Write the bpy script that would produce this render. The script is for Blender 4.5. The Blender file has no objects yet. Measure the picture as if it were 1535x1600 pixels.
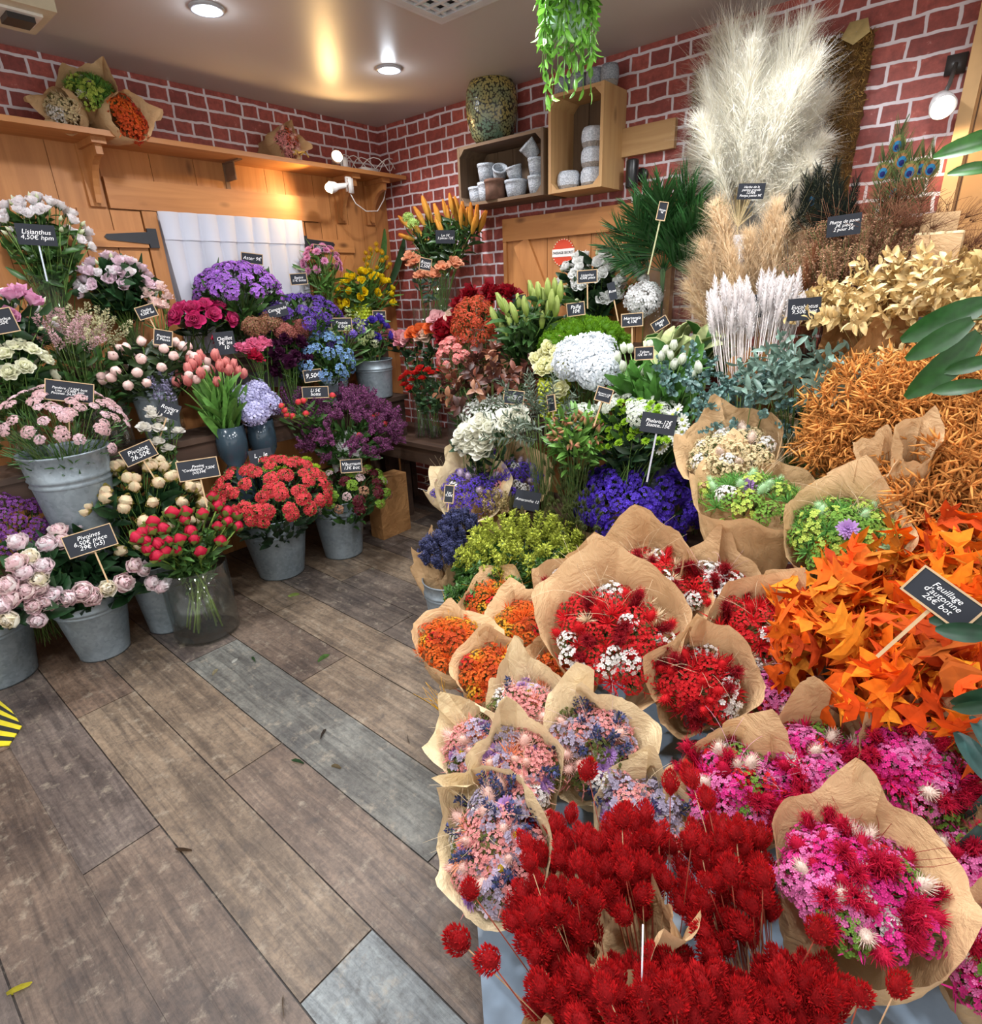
import bpy, math, random
import numpy as np
from mathutils import Vector, Matrix, Quaternion

# ------------------------------------------------------------ camera, world, exposure
SC = bpy.context.scene
COL = SC.collection
FPX = 900.0
CAM = np.array([3.448, -3.009, 1.50])
CEIL = 2.53
_p, _r, _t = math.radians(21.2), math.radians(-2.2), math.radians(-40.6)
def _room(v):
    return np.array([v[0]*math.cos(_t)+v[1]*math.sin(_t), -v[0]*math.sin(_t)+v[1]*math.cos(_t), v[2]])
_f = _room((0, math.cos(_p), -math.sin(_p))); _u = _room((0, math.sin(_p), math.cos(_p))); _x = _room((1, 0, 0))
_X = math.cos(_r)*_x + math.sin(_r)*_u
_U = -math.sin(_r)*_x + math.cos(_r)*_u
cam_data = bpy.data.cameras.new('camera'); cam = bpy.data.objects.new('camera', cam_data); COL.objects.link(cam)
cam_data.sensor_fit = 'HORIZONTAL'; cam_data.sensor_width = 36.0; cam_data.lens = FPX/1535*36.0
cam_data.clip_start = 0.02
cam.matrix_world = Matrix(((_X[0], _U[0], -_f[0], CAM[0]), (_X[1], _U[1], -_f[1], CAM[1]), (_X[2], _U[2], -_f[2], CAM[2]), (0, 0, 0, 1)))
SC.camera = cam
SC.view_settings.view_transform = 'Standard'; SC.view_settings.look = 'None'; SC.view_settings.gamma = 1.0
SC.view_settings.use_curve_mapping = False
SC.view_settings.exposure = 0.15
world = bpy.data.worlds.new('daylight'); SC.world = world; world.use_nodes = True
bg = world.node_tree.nodes['Background']; bg.inputs[0].default_value = (1.0, 0.975, 0.95, 1); bg.inputs[1].default_value = 1.55   # daylight entering by the open shop front
SC.cycles.max_bounces = 6; SC.cycles.diffuse_bounces = 3; SC.cycles.glossy_bounces = 3
SC.cycles.transmission_bounces = 6; SC.cycles.transparent_max_bounces = 8
SC.cycles.caustics_reflective = False; SC.cycles.caustics_refractive = False
SC.cycles.sample_clamp_indirect = 4.0
def lamp_light(name, kind, loc, energy, color, size=.1, direction=(0, 0, -1), angle=150, blend=.6, parent=None):
    l = bpy.data.lights.new(name, kind); l.energy = energy; l.color = color
    if kind == 'SPOT': l.spot_size = math.radians(angle); l.spot_blend = blend; l.shadow_soft_size = size
    elif kind == 'AREA': l.shape = 'DISK'; l.size = size
    else: l.shadow_soft_size = size
    o = bpy.data.objects.new(name, l); COL.objects.link(o)
    o.location = loc; o.rotation_euler = Vector(direction).to_track_quat('-Z', 'Y').to_euler()
    return o
DOWNLIGHTS = [(.90, -1.58), (.884, -.662), (.9, -2.6), (2.2, -2.7), (2.3, -1.75), (1.95, -1.2), (2.62, -.72), (3.15, -1.15), (3.45, -2.0), (3.5, -3.2), (2.4, -3.8), (1.0, -3.8)]  # first two are visible fixtures; the rest are unseen, added to brighten the display

# ------------------------------------------------------------ helpers
def at(px, py, ax, v):
    "point of the room on the sight line of a photograph pixel, at x, y, z or depth v"
    d = _X*(px-767.5)/FPX - _U*(py-800)/FPX + _f
    if ax == 'd': return CAM + d*v
    i = 'xyz'.index(ax); return CAM + d*((v-CAM[i])/d[i])
def depth(p): return float((np.asarray(p)-CAM) @ _f)
def px2m(n, p): return n*depth(p)/FPX
def srgb(r, g=None, b=None):
    if isinstance(r, str):
        h = r.lstrip('#'); r, g, b = (int(h[i:i+2], 16) for i in (0, 2, 4))
    return np.array([((c/255)/12.92 if c/255 <= .04045 else ((c/255+.055)/1.055)**2.4) for c in (r, g, b)])
def hx(c): return srgb(c) if isinstance(c, str) else np.asarray(c, float)
R = np.random.default_rng(7)

class Geo:
    "a bag of polygons with one colour for each vertex"
    def __init__(s): s.V = []; s.L = []; s.S = []; s.C = []; s.n = 0
    def add(s, V, F, c, c1=None, t=None):
        V = np.asarray(V, float).reshape(-1, 3)
        if len(V) == 0: return s
        if isinstance(F, tuple): L, S = F
        else:
            L = np.array([i for f in F for i in f], int); S = np.array([len(f) for f in F], int)
        c = hx(c)
        if c.ndim == 1:
            if c1 is not None: c = c[None]*(1-t[:, None]) + hx(c1)[None]*t[:, None]
            else: c = np.repeat(c[None], len(V), 0)
        s.V.append(V); s.L.append(L+s.n); s.S.append(S); s.C.append(c); s.n += len(V); return s
    def arr(s):
        if len(s.V) > 1 or not s.V:
            s.V = [np.concatenate(s.V) if s.V else np.zeros((0, 3))]; s.L = [np.concatenate(s.L) if s.L else np.zeros(0, int)]
            s.S = [np.concatenate(s.S) if s.S else np.zeros(0, int)]; s.C = [np.concatenate(s.C) if s.C else np.zeros((0, 3))]
        return s.V[0], s.L[0], s.S[0], s.C[0]
    def put(s, g, M, tint=None):
        "add copies of geo g under the (k,3,4) matrices M, each with its own tint"
        V, L, S, C = g.arr(); M = np.asarray(M, float)
        if M.ndim == 2: M = M[None]
        k, nv = len(M), len(V)
        if k == 0: return s
        VV = np.einsum('kij,nj->kni', M[:, :, :3], V) + M[:, None, :, 3]
        LL = (L[None] + (np.arange(k)*nv)[:, None]).ravel()
        CC = np.repeat(C[None], k, 0)
        if tint is not None:
            tint = np.broadcast_to(np.asarray(tint, float), (k,)) if np.ndim(tint) < 2 else np.asarray(tint, float)
            CC = CC*(tint[:, None, :] if tint.ndim == 2 else tint[:, None, None])
        return s.add(VV.reshape(-1, 3), (LL, np.tile(S, k)), CC.reshape(-1, 3))
    def mesh(s, name, mat, smooth=True):
        V, L, S, C = s.arr(); me = bpy.data.meshes.new(name)
        me.vertices.add(len(V)); me.vertices.foreach_set('co', V.ravel().astype(np.float32))
        me.loops.add(len(L)); me.loops.foreach_set('vertex_index', L.astype(np.int32))
        me.polygons.add(len(S)); st = np.concatenate([[0], np.cumsum(S)[:-1]]) if len(S) else S
        me.polygons.foreach_set('loop_start', st.astype(np.int32)); me.polygons.foreach_set('loop_total', S.astype(np.int32))
        me.update(calc_edges=True)
        at_ = me.color_attributes.new('Col', 'FLOAT_COLOR', 'POINT')
        at_.data.foreach_set('color', np.concatenate([np.clip(C, 0, 1), np.ones((len(C), 1))], 1).ravel().astype(np.float32))
        me.polygons.foreach_set('use_smooth', np.full(len(S), smooth)); me.materials.append(mat); return me

def mat34(loc, axis=(0, 0, 1), spin=0., scale=1.):
    "matrix that takes local +z to axis"
    z = np.asarray(axis, float); z = z/(np.linalg.norm(z)+1e-12)
    a = np.array([1., 0, 0]) if abs(z[0]) < .8 else np.array([0, 1., 0])
    x = np.cross(a, z); x /= np.linalg.norm(x); y = np.cross(z, x)
    c, s = math.cos(spin), math.sin(spin)
    B = np.stack([c*x+s*y, -s*x+c*y, z], 1)*np.asarray(scale, float)
    return np.concatenate([B, np.asarray(loc, float)[:, None]], 1)
def mats(P, A, spin=None, scale=1.):
    n = len(P); spin = R.uniform(0, 6.28, n) if spin is None else np.broadcast_to(spin, n)
    if np.isscalar(scale): scale = np.full(n, scale)
    return np.stack([mat34(P[i], A[i], spin[i], scale[i]) for i in range(n)]) if n else np.zeros((0, 3, 4))
def m4(M): return Matrix([list(M[0]), list(M[1]), list(M[2]), [0, 0, 0, 1]])
def link(name, data, parent=None, M=None, **props):
    o = bpy.data.objects.new(name, data); COL.objects.link(o)
    if parent is not None: o.parent = parent
    if M is not None: o.matrix_basis = M if isinstance(M, Matrix) else m4(np.asarray(M))
    for k, v in props.items():
        if v: o[k] = v
    return o
def thing(name, label, category, loc=(0, 0, 0), group=None, kind=None):
    return link(name, None, None, Matrix.Translation(Vector(loc)), label=label, category=category, group=group, kind=kind)
def part(name, geo, mat, parent, smooth=True, world=True, **props):
    "geo is given in room coordinates; the part hangs under its thing"
    o = link(name, geo.mesh(name, mat, smooth), parent, **props)
    if parent is not None and world:
        p, T = parent, Matrix()
        while p is not None: T = p.matrix_basis @ T; p = p.parent
        o.matrix_basis = T.inverted()
    return o
def solo(name, geo, mat, label, category, group=None, smooth=True, loc=(0, 0, 0), kind=None):
    o = link(name, geo.mesh(name, mat, smooth), None, label=label, category=category, group=group, kind=kind)
    return o
def lettering(name, text, size, mat, parent, M, offset=0., shear=0., space=1.):
    cu = bpy.data.curves.new(name, 'FONT'); cu.body = text; cu.size = size; cu.align_x = 'CENTER'; cu.align_y = 'CENTER'; cu.shear = shear; cu.space_line = space
    cu.offset = offset; cu.extrude = .0002; cu.resolution_u = 3; tmp = bpy.data.objects.new('tmp', cu); COL.objects.link(tmp)
    me = bpy.data.meshes.new_from_object(tmp.evaluated_get(bpy.context.evaluated_depsgraph_get())) if False else bpy.data.meshes.new_from_object(tmp)
    bpy.data.objects.remove(tmp); me.materials.clear(); me.materials.append(mat); me.name = name; return link(name, me, parent, M)
def struct(name, geo, mat, smooth=False, parent=None):
    o = link(name, geo.mesh(name, mat, smooth), parent)
    if parent is None: o['kind'] = 'structure'
    return o

# ------------------------------------------------------------ materials
def nodes(name):
    m = bpy.data.materials.new(name); m.use_nodes = True; nt = m.node_tree
    return m, nt, nt.nodes['Principled BSDF'], nt.nodes, nt.links
def N(nt, t, **kw):
    n = nt.nodes.new(t)
    for k, v in kw.items():
        if k.startswith('i_'):
            key = k[2:]; key = int(key) if key.isdigit() else key.replace('_', ' ')
            n.inputs[key].default_value = v
        else: setattr(n, k, v)
    return n
def mixc(nt, fac, a, b, mode='MIX'):
    n = nt.nodes.new('ShaderNodeMix'); n.data_type = 'RGBA'; n.blend_type = mode
    for i, v in ((0, fac), (6, a), (7, b)):
        if hasattr(v, 'is_linked') or hasattr(v, 'links'): nt.links.new(v, n.inputs[i])
        elif i == 0: n.inputs[0].default_value = v
        else: n.inputs[i].default_value = (*v, 1) if len(v) == 3 else v
    return n.outputs[2]
def ramp(nt, fac, stops):
    r = nt.nodes.new('ShaderNodeValToRGB'); nt.links.new(fac, r.inputs[0]); e = r.color_ramp.elements
    while len(e) < len(stops): e.new(.5)
    for i, (p, c) in enumerate(stops): e[i].position = p; e[i].color = (*c, 1) if len(c) == 3 else c
    return r.outputs[0]
def bump(nt, bs, h, dist=.002, strength=.6):
    b = N(nt, 'ShaderNodeBump', i_Strength=strength, i_Distance=dist); nt.links.new(h, b.inputs['Height'])
    nt.links.new(b.outputs[0], bs.inputs['Normal'])
def coords(nt, scale=(1, 1, 1), kind='Object'):
    tc = N(nt, 'ShaderNodeTexCoord'); mp = N(nt, 'ShaderNodeMapping'); mp.inputs['Scale'].default_value = scale
    nt.links.new(tc.outputs[kind], mp.inputs[0]); return mp.outputs[0]
def noise(nt, vec, scale, detail=3, rough=.5, dist=0):
    n = N(nt, 'ShaderNodeTexNoise', i_Scale=scale, i_Detail=detail, i_Roughness=rough, i_Distortion=dist)
    nt.links.new(vec, n.inputs['Vector']); return n.outputs['Fac']

def tinted(name, rough=.6, trans=.0, var=.25, metallic=0., nscale=60, bmp=0., spec=.3, sheen=0.):
    "material whose colour is the mesh's own colour with a little natural variation"
    m, nt, bs, nd, lk = nodes(name)
    a = N(nt, 'ShaderNodeAttribute', attribute_name='Col'); v = coords(nt)
    n = noise(nt, v, nscale, 2)
    f = ramp(nt, n, [(.3, (1-var,)*3), (.7, (1+var*.25,)*3)])
    col = mixc(nt, 1.0, a.outputs[0], f, 'MULTIPLY')
    lk.new(col, bs.inputs['Base Color']); bs.inputs['Roughness'].default_value = rough
    bs.inputs['Metallic'].default_value = metallic; bs.inputs['Specular IOR Level'].default_value = spec
    if sheen: bs.inputs['Sheen Weight'].default_value = sheen
    if bmp: bump(nt, bs, n, bmp)
    if trans:
        t = N(nt, 'ShaderNodeBsdfTranslucent'); lk.new(col, t.inputs[0])
        mx = N(nt, 'ShaderNodeMixShader', i_0=trans); lk.new(bs.outputs[0], mx.inputs[1]); lk.new(t.outputs[0], mx.inputs[2])
        lk.new(mx.outputs[0], nd['Material Output'].inputs[0])
    return m
M_PETAL = tinted('petal', .6, .42, .12)
M_LEAF = tinted('leaf', .42, .18, .3, spec=.5)
M_DRY = tinted('dried_flower', .85, .25, .2)
M_PLUME = tinted('grass_plume', .9, .5, .08)
M_STEM = tinted('stem', .6, 0, .25)
M_MATTE = tinted('painted', .6, 0, .12, nscale=12)
M_CERAMIC = tinted('glazed', .25, 0, .12, nscale=30, spec=.5)
M_PLASTIC = tinted('plastic', .35, 0, .05, spec=.5)

def m_paper(name, c, c2):
    m, nt, bs, nd, lk = nodes(name); v = coords(nt)
    n = noise(nt, v, 7, 4, .6)
    col = ramp(nt, n, [(.3, c2), (.7, c)])
    vo = N(nt, 'ShaderNodeTexVoronoi', feature='DISTANCE_TO_EDGE', i_Scale=11.); nt.links.new(v, vo.inputs['Vector'])
    n2 = noise(nt, v, 14, 5, .65, 1.2)
    ad = N(nt, 'ShaderNodeMath', operation='MULTIPLY_ADD', i_1=.55); lk.new(vo.outputs['Distance'], ad.inputs[0]); lk.new(n2, ad.inputs[2])
    bump(nt, bs, ad.outputs[0], .016, .7)
    lk.new(col, bs.inputs['Base Color']); bs.inputs['Roughness'].default_value = .62; bs.inputs['Specular IOR Level'].default_value = .3
    t = N(nt, 'ShaderNodeBsdfTranslucent'); lk.new(col, t.inputs[0])
    mx = N(nt, 'ShaderNodeMixShader', i_0=.22); lk.new(bs.outputs[0], mx.inputs[1]); lk.new(t.outputs[0], mx.inputs[2])
    lk.new(mx.outputs[0], nd['Material Output'].inputs[0]); return m
M_KRAFT = m_paper('kraft_paper', srgb(216, 182, 138), srgb(198, 162, 118))
M_CREAMP = m_paper('cream_paper', srgb(232, 212, 172), srgb(216, 192, 148))
M_BROWNP = m_paper('brown_paper', srgb(186, 138, 88), srgb(158, 112, 68))

def m_glass(name, c=(1, 1, 1), rough=.0, body=.06):
    "thin clear glass: lets light straight through, mirrors at grazing angles"
    m, nt, bs, nd, lk = nodes(name)
    tr = N(nt, 'ShaderNodeBsdfTransparent'); tr.inputs[0].default_value = (*c, 1); gl = N(nt, 'ShaderNodeBsdfGlossy', i_Roughness=.03+rough)
    fr = N(nt, 'ShaderNodeLayerWeight', i_Blend=.5); pw = N(nt, 'ShaderNodeMath', operation='POWER', i_1=4.); lk.new(fr.outputs['Facing'], pw.inputs[0]); ml = N(nt, 'ShaderNodeMath', operation='MULTIPLY_ADD', i_1=.6, i_2=.035); lk.new(pw.outputs[0], ml.inputs[0]); mx = N(nt, 'ShaderNodeMixShader'); lk.new(ml.outputs[0], mx.inputs[0]); lk.new(tr.outputs[0], mx.inputs[1]); lk.new(gl.outputs[0], mx.inputs[2])
    bs.inputs['Base Color'].default_value = (*[x*.8 for x in c], 1); bs.inputs['Roughness'].default_value = .2
    m2 = N(nt, 'ShaderNodeMixShader', i_0=body); lk.new(mx.outputs[0], m2.inputs[1]); lk.new(bs.outputs[0], m2.inputs[2]); lk.new(m2.outputs[0], nd['Material Output'].inputs[0])
    return m
M_GLASS = m_glass('clear_glass', (.97, .985, .975), 0, .008); M_BLUEGLASS = m_glass('dark_blue_glass', (.09, .15, .20), .05, .45)
M_WATER = m_glass('vase_water', (.95, .97, .94), 0, .005)

def m_zinc():
    m, nt, bs, nd, lk = nodes('zinc'); v = coords(nt)
    n = noise(nt, v, 5, 5, .6); vo = N(nt, 'ShaderNodeTexVoronoi', i_Scale=70.); lk.new(v, vo.inputs['Vector'])
    f = mixc(nt, .25, n, vo.outputs['Color'])
    col = ramp(nt, f, [(.25, srgb(112, 124, 130)), (.7, srgb(152, 164, 172))])
    lk.new(col, bs.inputs['Base Color']); bs.inputs['Metallic'].default_value = .45; bs.inputs['Roughness'].default_value = .42
    return m
M_ZINC = m_zinc()

def m_wood(name, light, dark, axis, scale=1., rough=.5, knots=True, vary=.14):
    "boards: grain runs along axis; each board carries its own tone in the mesh colour"
    m, nt, bs, nd, lk = nodes(name)
    s = [22*scale]*3; s['xyz'.index(axis)] = 1.6*scale
    v = coords(nt, s)
    w = noise(nt, v, 1.0, 4, .6, .8); n = noise(nt, coords(nt), 2.2, 3)
    vs = [9*scale]*3; vs['xyz'.index(axis)] = .5*scale
    w2 = noise(nt, coords(nt, vs), 1.0, 2, .5, 2.)
    col = ramp(nt, w, [(.25, dark), (.62, light)])
    col = mixc(nt, .35, col, ramp(nt, w2, [(.4, dark), (.6, light)]))
    col = mixc(nt, vary*2, col, mixc(nt, n, dark, light))
    if knots:
        ks = [6.]*3; ks['xyz'.index(axis)] = 2.6
        vo = N(nt, 'ShaderNodeTexVoronoi', i_Scale=1.0); lk.new(coords(nt, ks), vo.inputs['Vector'])
        k = ramp(nt, vo.outputs['Distance'], [(.04, (1, 1, 1)), (.13, (0, 0, 0))])
        col = mixc(nt, k, col, dark*.45)
    a = N(nt, 'ShaderNodeAttribute', attribute_name='Col')
    col = mixc(nt, 1., col, a.outputs[0], 'MULTIPLY')
    lk.new(col, bs.inputs['Base Color']); bs.inputs['Roughness'].default_value = rough
    bump(nt, bs, w, .0015, .5); return m
PL, PD = srgb(186, 128, 74), srgb(150, 94, 48)
M_PINE_Z = m_wood('pine_upright', PL, PD, 'z'); M_PINE_X = m_wood('pine_along_x', PL, PD, 'x'); M_PINE_Y = m_wood('pine_along_y', PL, PD, 'y')
M_OLD_X = m_wood('old_crate_wood', srgb(124, 98, 72), srgb(70, 52, 38), 'x', rough=.75); M_OLD_Z = m_wood('old_crate_wood_upright', srgb(124, 98, 72), srgb(66, 48, 34), 'z', rough=.75)
M_PALE_Z = m_wood('pale_crate_wood', srgb(206, 168, 116), srgb(168, 122, 76), 'z', rough=.65); M_PALE_X = m_wood('pale_crate_wood_along', srgb(200, 162, 112), srgb(160, 118, 74), 'x', rough=.65)
M_DARK_Y = m_wood('dark_stained_wood', srgb(84, 62, 48), srgb(44, 32, 26), 'y', rough=.6, knots=False); M_DARK_X = m_wood('dark_stained_wood_along', srgb(92, 68, 52), srgb(46, 34, 28), 'x', rough=.6, knots=False)

def m_brick():
    m, nt, bs, nd, lk = nodes('brick_wall'); v = coords(nt)
    nz = N(nt, 'ShaderNodeTexNoise', i_Scale=14., i_Detail=3.); lk.new(v, nz.inputs['Vector'])
    # one running coordinate along both walls, z upward
    sp = N(nt, 'ShaderNodeSeparateXYZ'); lk.new(v, sp.inputs[0])
    al = N(nt, 'ShaderNodeMath', operation='SUBTRACT'); lk.new(sp.outputs[0], al.inputs[0]); lk.new(sp.outputs[1], al.inputs[1])
    cb = N(nt, 'ShaderNodeCombineXYZ'); lk.new(al.outputs[0], cb.inputs[0]); lk.new(sp.outputs[2], cb.inputs[1])
    sc = N(nt, 'ShaderNodeVectorMath', operation='MULTIPLY_ADD'); lk.new(nz.outputs['Color'], sc.inputs[0]); sc.inputs[1].default_value = (.016, .016, 0); lk.new(cb.outputs[0], sc.inputs[2])
    br = N(nt, 'ShaderNodeTexBrick', offset=.5, offset_frequency=2, squash=1.85, squash_frequency=2)
    lk.new(sc.outputs[0], br.inputs['Vector'])
    for k, q in (('Scale', 1.), ('Mortar Size', .0065), ('Mortar Smooth', .35), ('Bias', 0.), ('Brick Width', .098), ('Row Height', .066)): br.inputs[k].default_value = q
    br.inputs['Color1'].default_value = (*srgb(176, 86, 74), 1); br.inputs['Color2'].default_value = (*srgb(138, 64, 58), 1)
    br.inputs['Mortar'].default_value = (*srgb(206, 192, 200), 1)
    n2 = noise(nt, v, 30, 4, .7); n3 = noise(nt, v, 6, 2)
    c = mixc(nt, ramp(nt, n2, [(.35, (.55,)*3), (.62, (0,)*3)]), br.outputs['Color'], srgb(92, 42, 40))
    c = mixc(nt, ramp(nt, n2, [(.62, (0,)*3), (.72, (.6,)*3)]), c, srgb(204, 150, 140))
    c = mixc(nt, br.outputs['Fac'], c, mixc(nt, n3, srgb(196, 184, 190), srgb(232, 222, 226)))
    lk.new(c, bs.inputs['Base Color']); bs.inputs['Roughness'].default_value = .6
    inv = N(nt, 'ShaderNodeMath', operation='SUBTRACT', i_0=1.); lk.new(br.outputs['Fac'], inv.inputs[1]); bump(nt, bs, inv.outputs[0], .002, .4)
    return m
M_BRICK = m_brick()
def m_floor():
    m, nt, bs, nd, lk = nodes('plank_tiles'); v = coords(nt)
    a = N(nt, 'ShaderNodeAttribute', attribute_name='Col')
    n1 = noise(nt, v, 3.2, 6, .62); n2 = noise(nt, v, 17, 6, .72); g = noise(nt, coords(nt, (2.4, 34, 1)), 1., 6, .7, .9)
    c = mixc(nt, 1., a.outputs[0], ramp(nt, n1, [(.34, (.58, .55, .56)), (.5, (1.0, .95, .91)), (.66, (1.36, 1.33, 1.29))]), 'MULTIPLY')
    c = mixc(nt, .75, c, mixc(nt, 1., c, ramp(nt, g, [(.38, (.48, .46, .45)), (.52, (1.0, .98, .95)), (.66, (1.35, 1.3, 1.22))]), 'MULTIPLY'))
    c = mixc(nt, ramp(nt, n2, [(.55, (0,)*3), (.68, (.55,)*3)]), c, srgb(140, 130, 115))
    n4 = noise(nt, v, 60, 5, .75, .6); c = mixc(nt, .55, c, mixc(nt, 1., c, ramp(nt, n4, [(.36, (.5, .48, .47)), (.6, (1.3, 1.28, 1.22))]), 'MULTIPLY'))
    c = mixc(nt, ramp(nt, n2, [(.30, (.7,)*3), (.45, (0,)*3)]), c, srgb(56, 50, 47))
    lk.new(c, bs.inputs['Base Color']); bs.inputs['Roughness'].default_value = .48; bs.inputs['Specular IOR Level'].default_value = .45
    bump(nt, bs, g, .004, .6); return m
M_FLOOR = m_floor()
def m_ceiling():
    m, nt, bs, nd, lk = nodes('satin_ceiling'); v = coords(nt); n = noise(nt, v, 40, 4)
    bs.inputs['Base Color'].default_value = (*srgb(186, 178, 173), 1); bs.inputs['Roughness'].default_value = .4
    bs.inputs['Specular IOR Level'].default_value = .6
    bump(nt, bs, n, .0008, .35); return m
M_CEIL = m_ceiling()
def m_emit(name, c, s):
    m, nt, bs, nd, lk = nodes(name); bs.inputs['Base Color'].default_value = (*c, 1)
    bs.inputs['Emission Color'].default_value = (*c, 1); bs.inputs['Emission Strength'].default_value = s; return m
M_LED = m_emit('lit_led', (.86, .95, 1.), 14.); M_WARM = m_emit('lit_warm_bulb', (1., .78, .42), 16.)
M_CHALK = m_emit('chalk', (.9, .9, .9), 0.)
def m_curtain():
    m, nt, bs, nd, lk = nodes('sheer_cotton'); v = coords(nt)
    bs.inputs['Base Color'].default_value = (*srgb(206, 210, 222), 1); bs.inputs['Roughness'].default_value = .9
    t = N(nt, 'ShaderNodeBsdfTranslucent'); t.inputs[0].default_value = (.8, .82, .88, 1)
    tr = N(nt, 'ShaderNodeBsdfTransparent')
    a = N(nt, 'ShaderNodeMixShader', i_0=.3); lk.new(bs.outputs[0], a.inputs[1]); lk.new(t.outputs[0], a.inputs[2])
    b = N(nt, 'ShaderNodeMixShader', i_0=.12); lk.new(a.outputs[0], b.inputs[1]); lk.new(tr.outputs[0], b.inputs[2])
    n = noise(nt, v, 260, 2); bump(nt, bs, n, .0005, .4)
    lk.new(b.outputs[0], nd['Material Output'].inputs[0]); return m
M_CURTAIN = m_curtain()
def m_speckle(name, base, spot, scale, rough):
    m, nt, bs, nd, lk = nodes(name); v = coords(nt)
    vo = N(nt, 'ShaderNodeTexVoronoi', i_Scale=scale, feature='F1'); lk.new(v, vo.inputs['Vector'])
    n = noise(nt, v, 5, 2); b2 = mixc(nt, ramp(nt, n, [(.42, (0,)*3), (.58, (1,)*3)]), base[0], base[1])
    c = mixc(nt, ramp(nt, vo.outputs['Distance'], [(.16, (0,)*3), (.52, (0,)*3), (.64, (1,)*3)]), b2, spot)
    lk.new(c, bs.inputs['Base Color']); bs.inputs['Roughness'].default_value = rough; bump(nt, bs, vo.outputs['Distance'], .002, .5); return m
M_MOSAIC = m_speckle('speckled_glaze', (srgb(158, 140, 78), srgb(92, 116, 96)), srgb(44, 44, 34), 85, .25)
def m_relief():
    m, nt, bs, nd, lk = nodes('relief_stoneware'); v = coords(nt)
    a = N(nt, 'ShaderNodeAttribute', attribute_name='Col')
    w = N(nt, 'ShaderNodeTexWave', wave_type='RINGS', i_Scale=14., i_Distortion=14., i_Detail=2.); w.inputs['Detail Scale'].default_value = 4.; lk.new(v, w.inputs['Vector'])
    r = ramp(nt, w.outputs['Fac'], [(.35, (.68, .70, .72)), (.55, (1, 1, 1))])
    lk.new(mixc(nt, 1., a.outputs[0], r, 'MULTIPLY'), bs.inputs['Base Color']); bs.inputs['Roughness'].default_value = .7; bump(nt, bs, w.outputs['Fac'], .003, .5); return m
M_RELIEF = m_relief()
M_MOSS = tinted('moss_fibre', .95, 0, .45, nscale=45, bmp=.01)
M_STONE = tinted('rough_stoneware', .8, 0, .4, nscale=28, bmp=.002)
# ------------------------------------------------------------ shapes
def box(g, x0, y0, z0, x1, y1, z1, c=(1, 1, 1), M=None):
    V = np.array([[x, y, z] for x in (x0, x1) for y in (y0, y1) for z in (z0, z1)], float)
    if M is not None: V = V @ M[:, :3].T + M[:, 3]
    g.add(V, [(0, 1, 3, 2), (4, 6, 7, 5), (0, 4, 5, 1), (2, 3, 7, 6), (0, 2, 6, 4), (1, 5, 7, 3)], c); return g
def lathe(g, prof, c=(1, 1, 1), n=32, M=None, wob=None):
    "surface of revolution; prof = [(r, z)...]"
    pr = np.array(prof, float); k = len(pr); a = np.linspace(0, 2*np.pi, n, endpoint=False)
    V = np.stack([pr[:, None, 0]*np.cos(a), pr[:, None, 0]*np.sin(a), np.repeat(pr[:, 1:2], n, 1)], -1).reshape(-1, 3)
    if M is not None: V = V @ M[:, :3].T + M[:, 3]
    F = [(i*n+j, i*n+(j+1) % n, (i+1)*n+(j+1) % n, (i+1)*n+j) for i in range(k-1) for j in range(n)]
    g.add(V, F, c); return g
def tube(g, pts, r, c, n=5, r1=None, c1=None):
    P = np.asarray(pts, float); k = len(P); T = np.gradient(P, axis=0); T /= np.linalg.norm(T, axis=1)[:, None]+1e-12
    ref = np.array([0, 0, 1.]) if abs(T[:, 2]).mean() < .8 else np.array([1., 0, 0])
    X = np.cross(ref, T); X /= np.linalg.norm(X, axis=1)[:, None]+1e-9; Y = np.cross(T, X)
    a = np.linspace(0, 2*np.pi, n, endpoint=False); rr = np.linspace(r, r if r1 is None else r1, k)[:, None, None]
    V = (P[:, None] + rr*(X[:, None]*np.cos(a)[None, :, None] + Y[:, None]*np.sin(a)[None, :, None])).reshape(-1, 3)
    F = [(i*n+j, i*n+(j+1) % n, (i+1)*n+(j+1) % n, (i+1)*n+j) for i in range(k-1) for j in range(n)]
    F += [tuple(range(n))[::-1], tuple((k-1)*n+j for j in range(n))]
    if c1 is not None: g.add(V, F, c, c1, np.repeat(np.linspace(0, 1, k), n))
    else: g.add(V, F, c)
    return g
def bez(a, b, c, n=7):
    t = np.linspace(0, 1, n)[:, None]; a, b, c = map(np.asarray, (a, b, c)); return a*(1-t)**2 + 2*b*t*(1-t) + c*t*t
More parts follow.
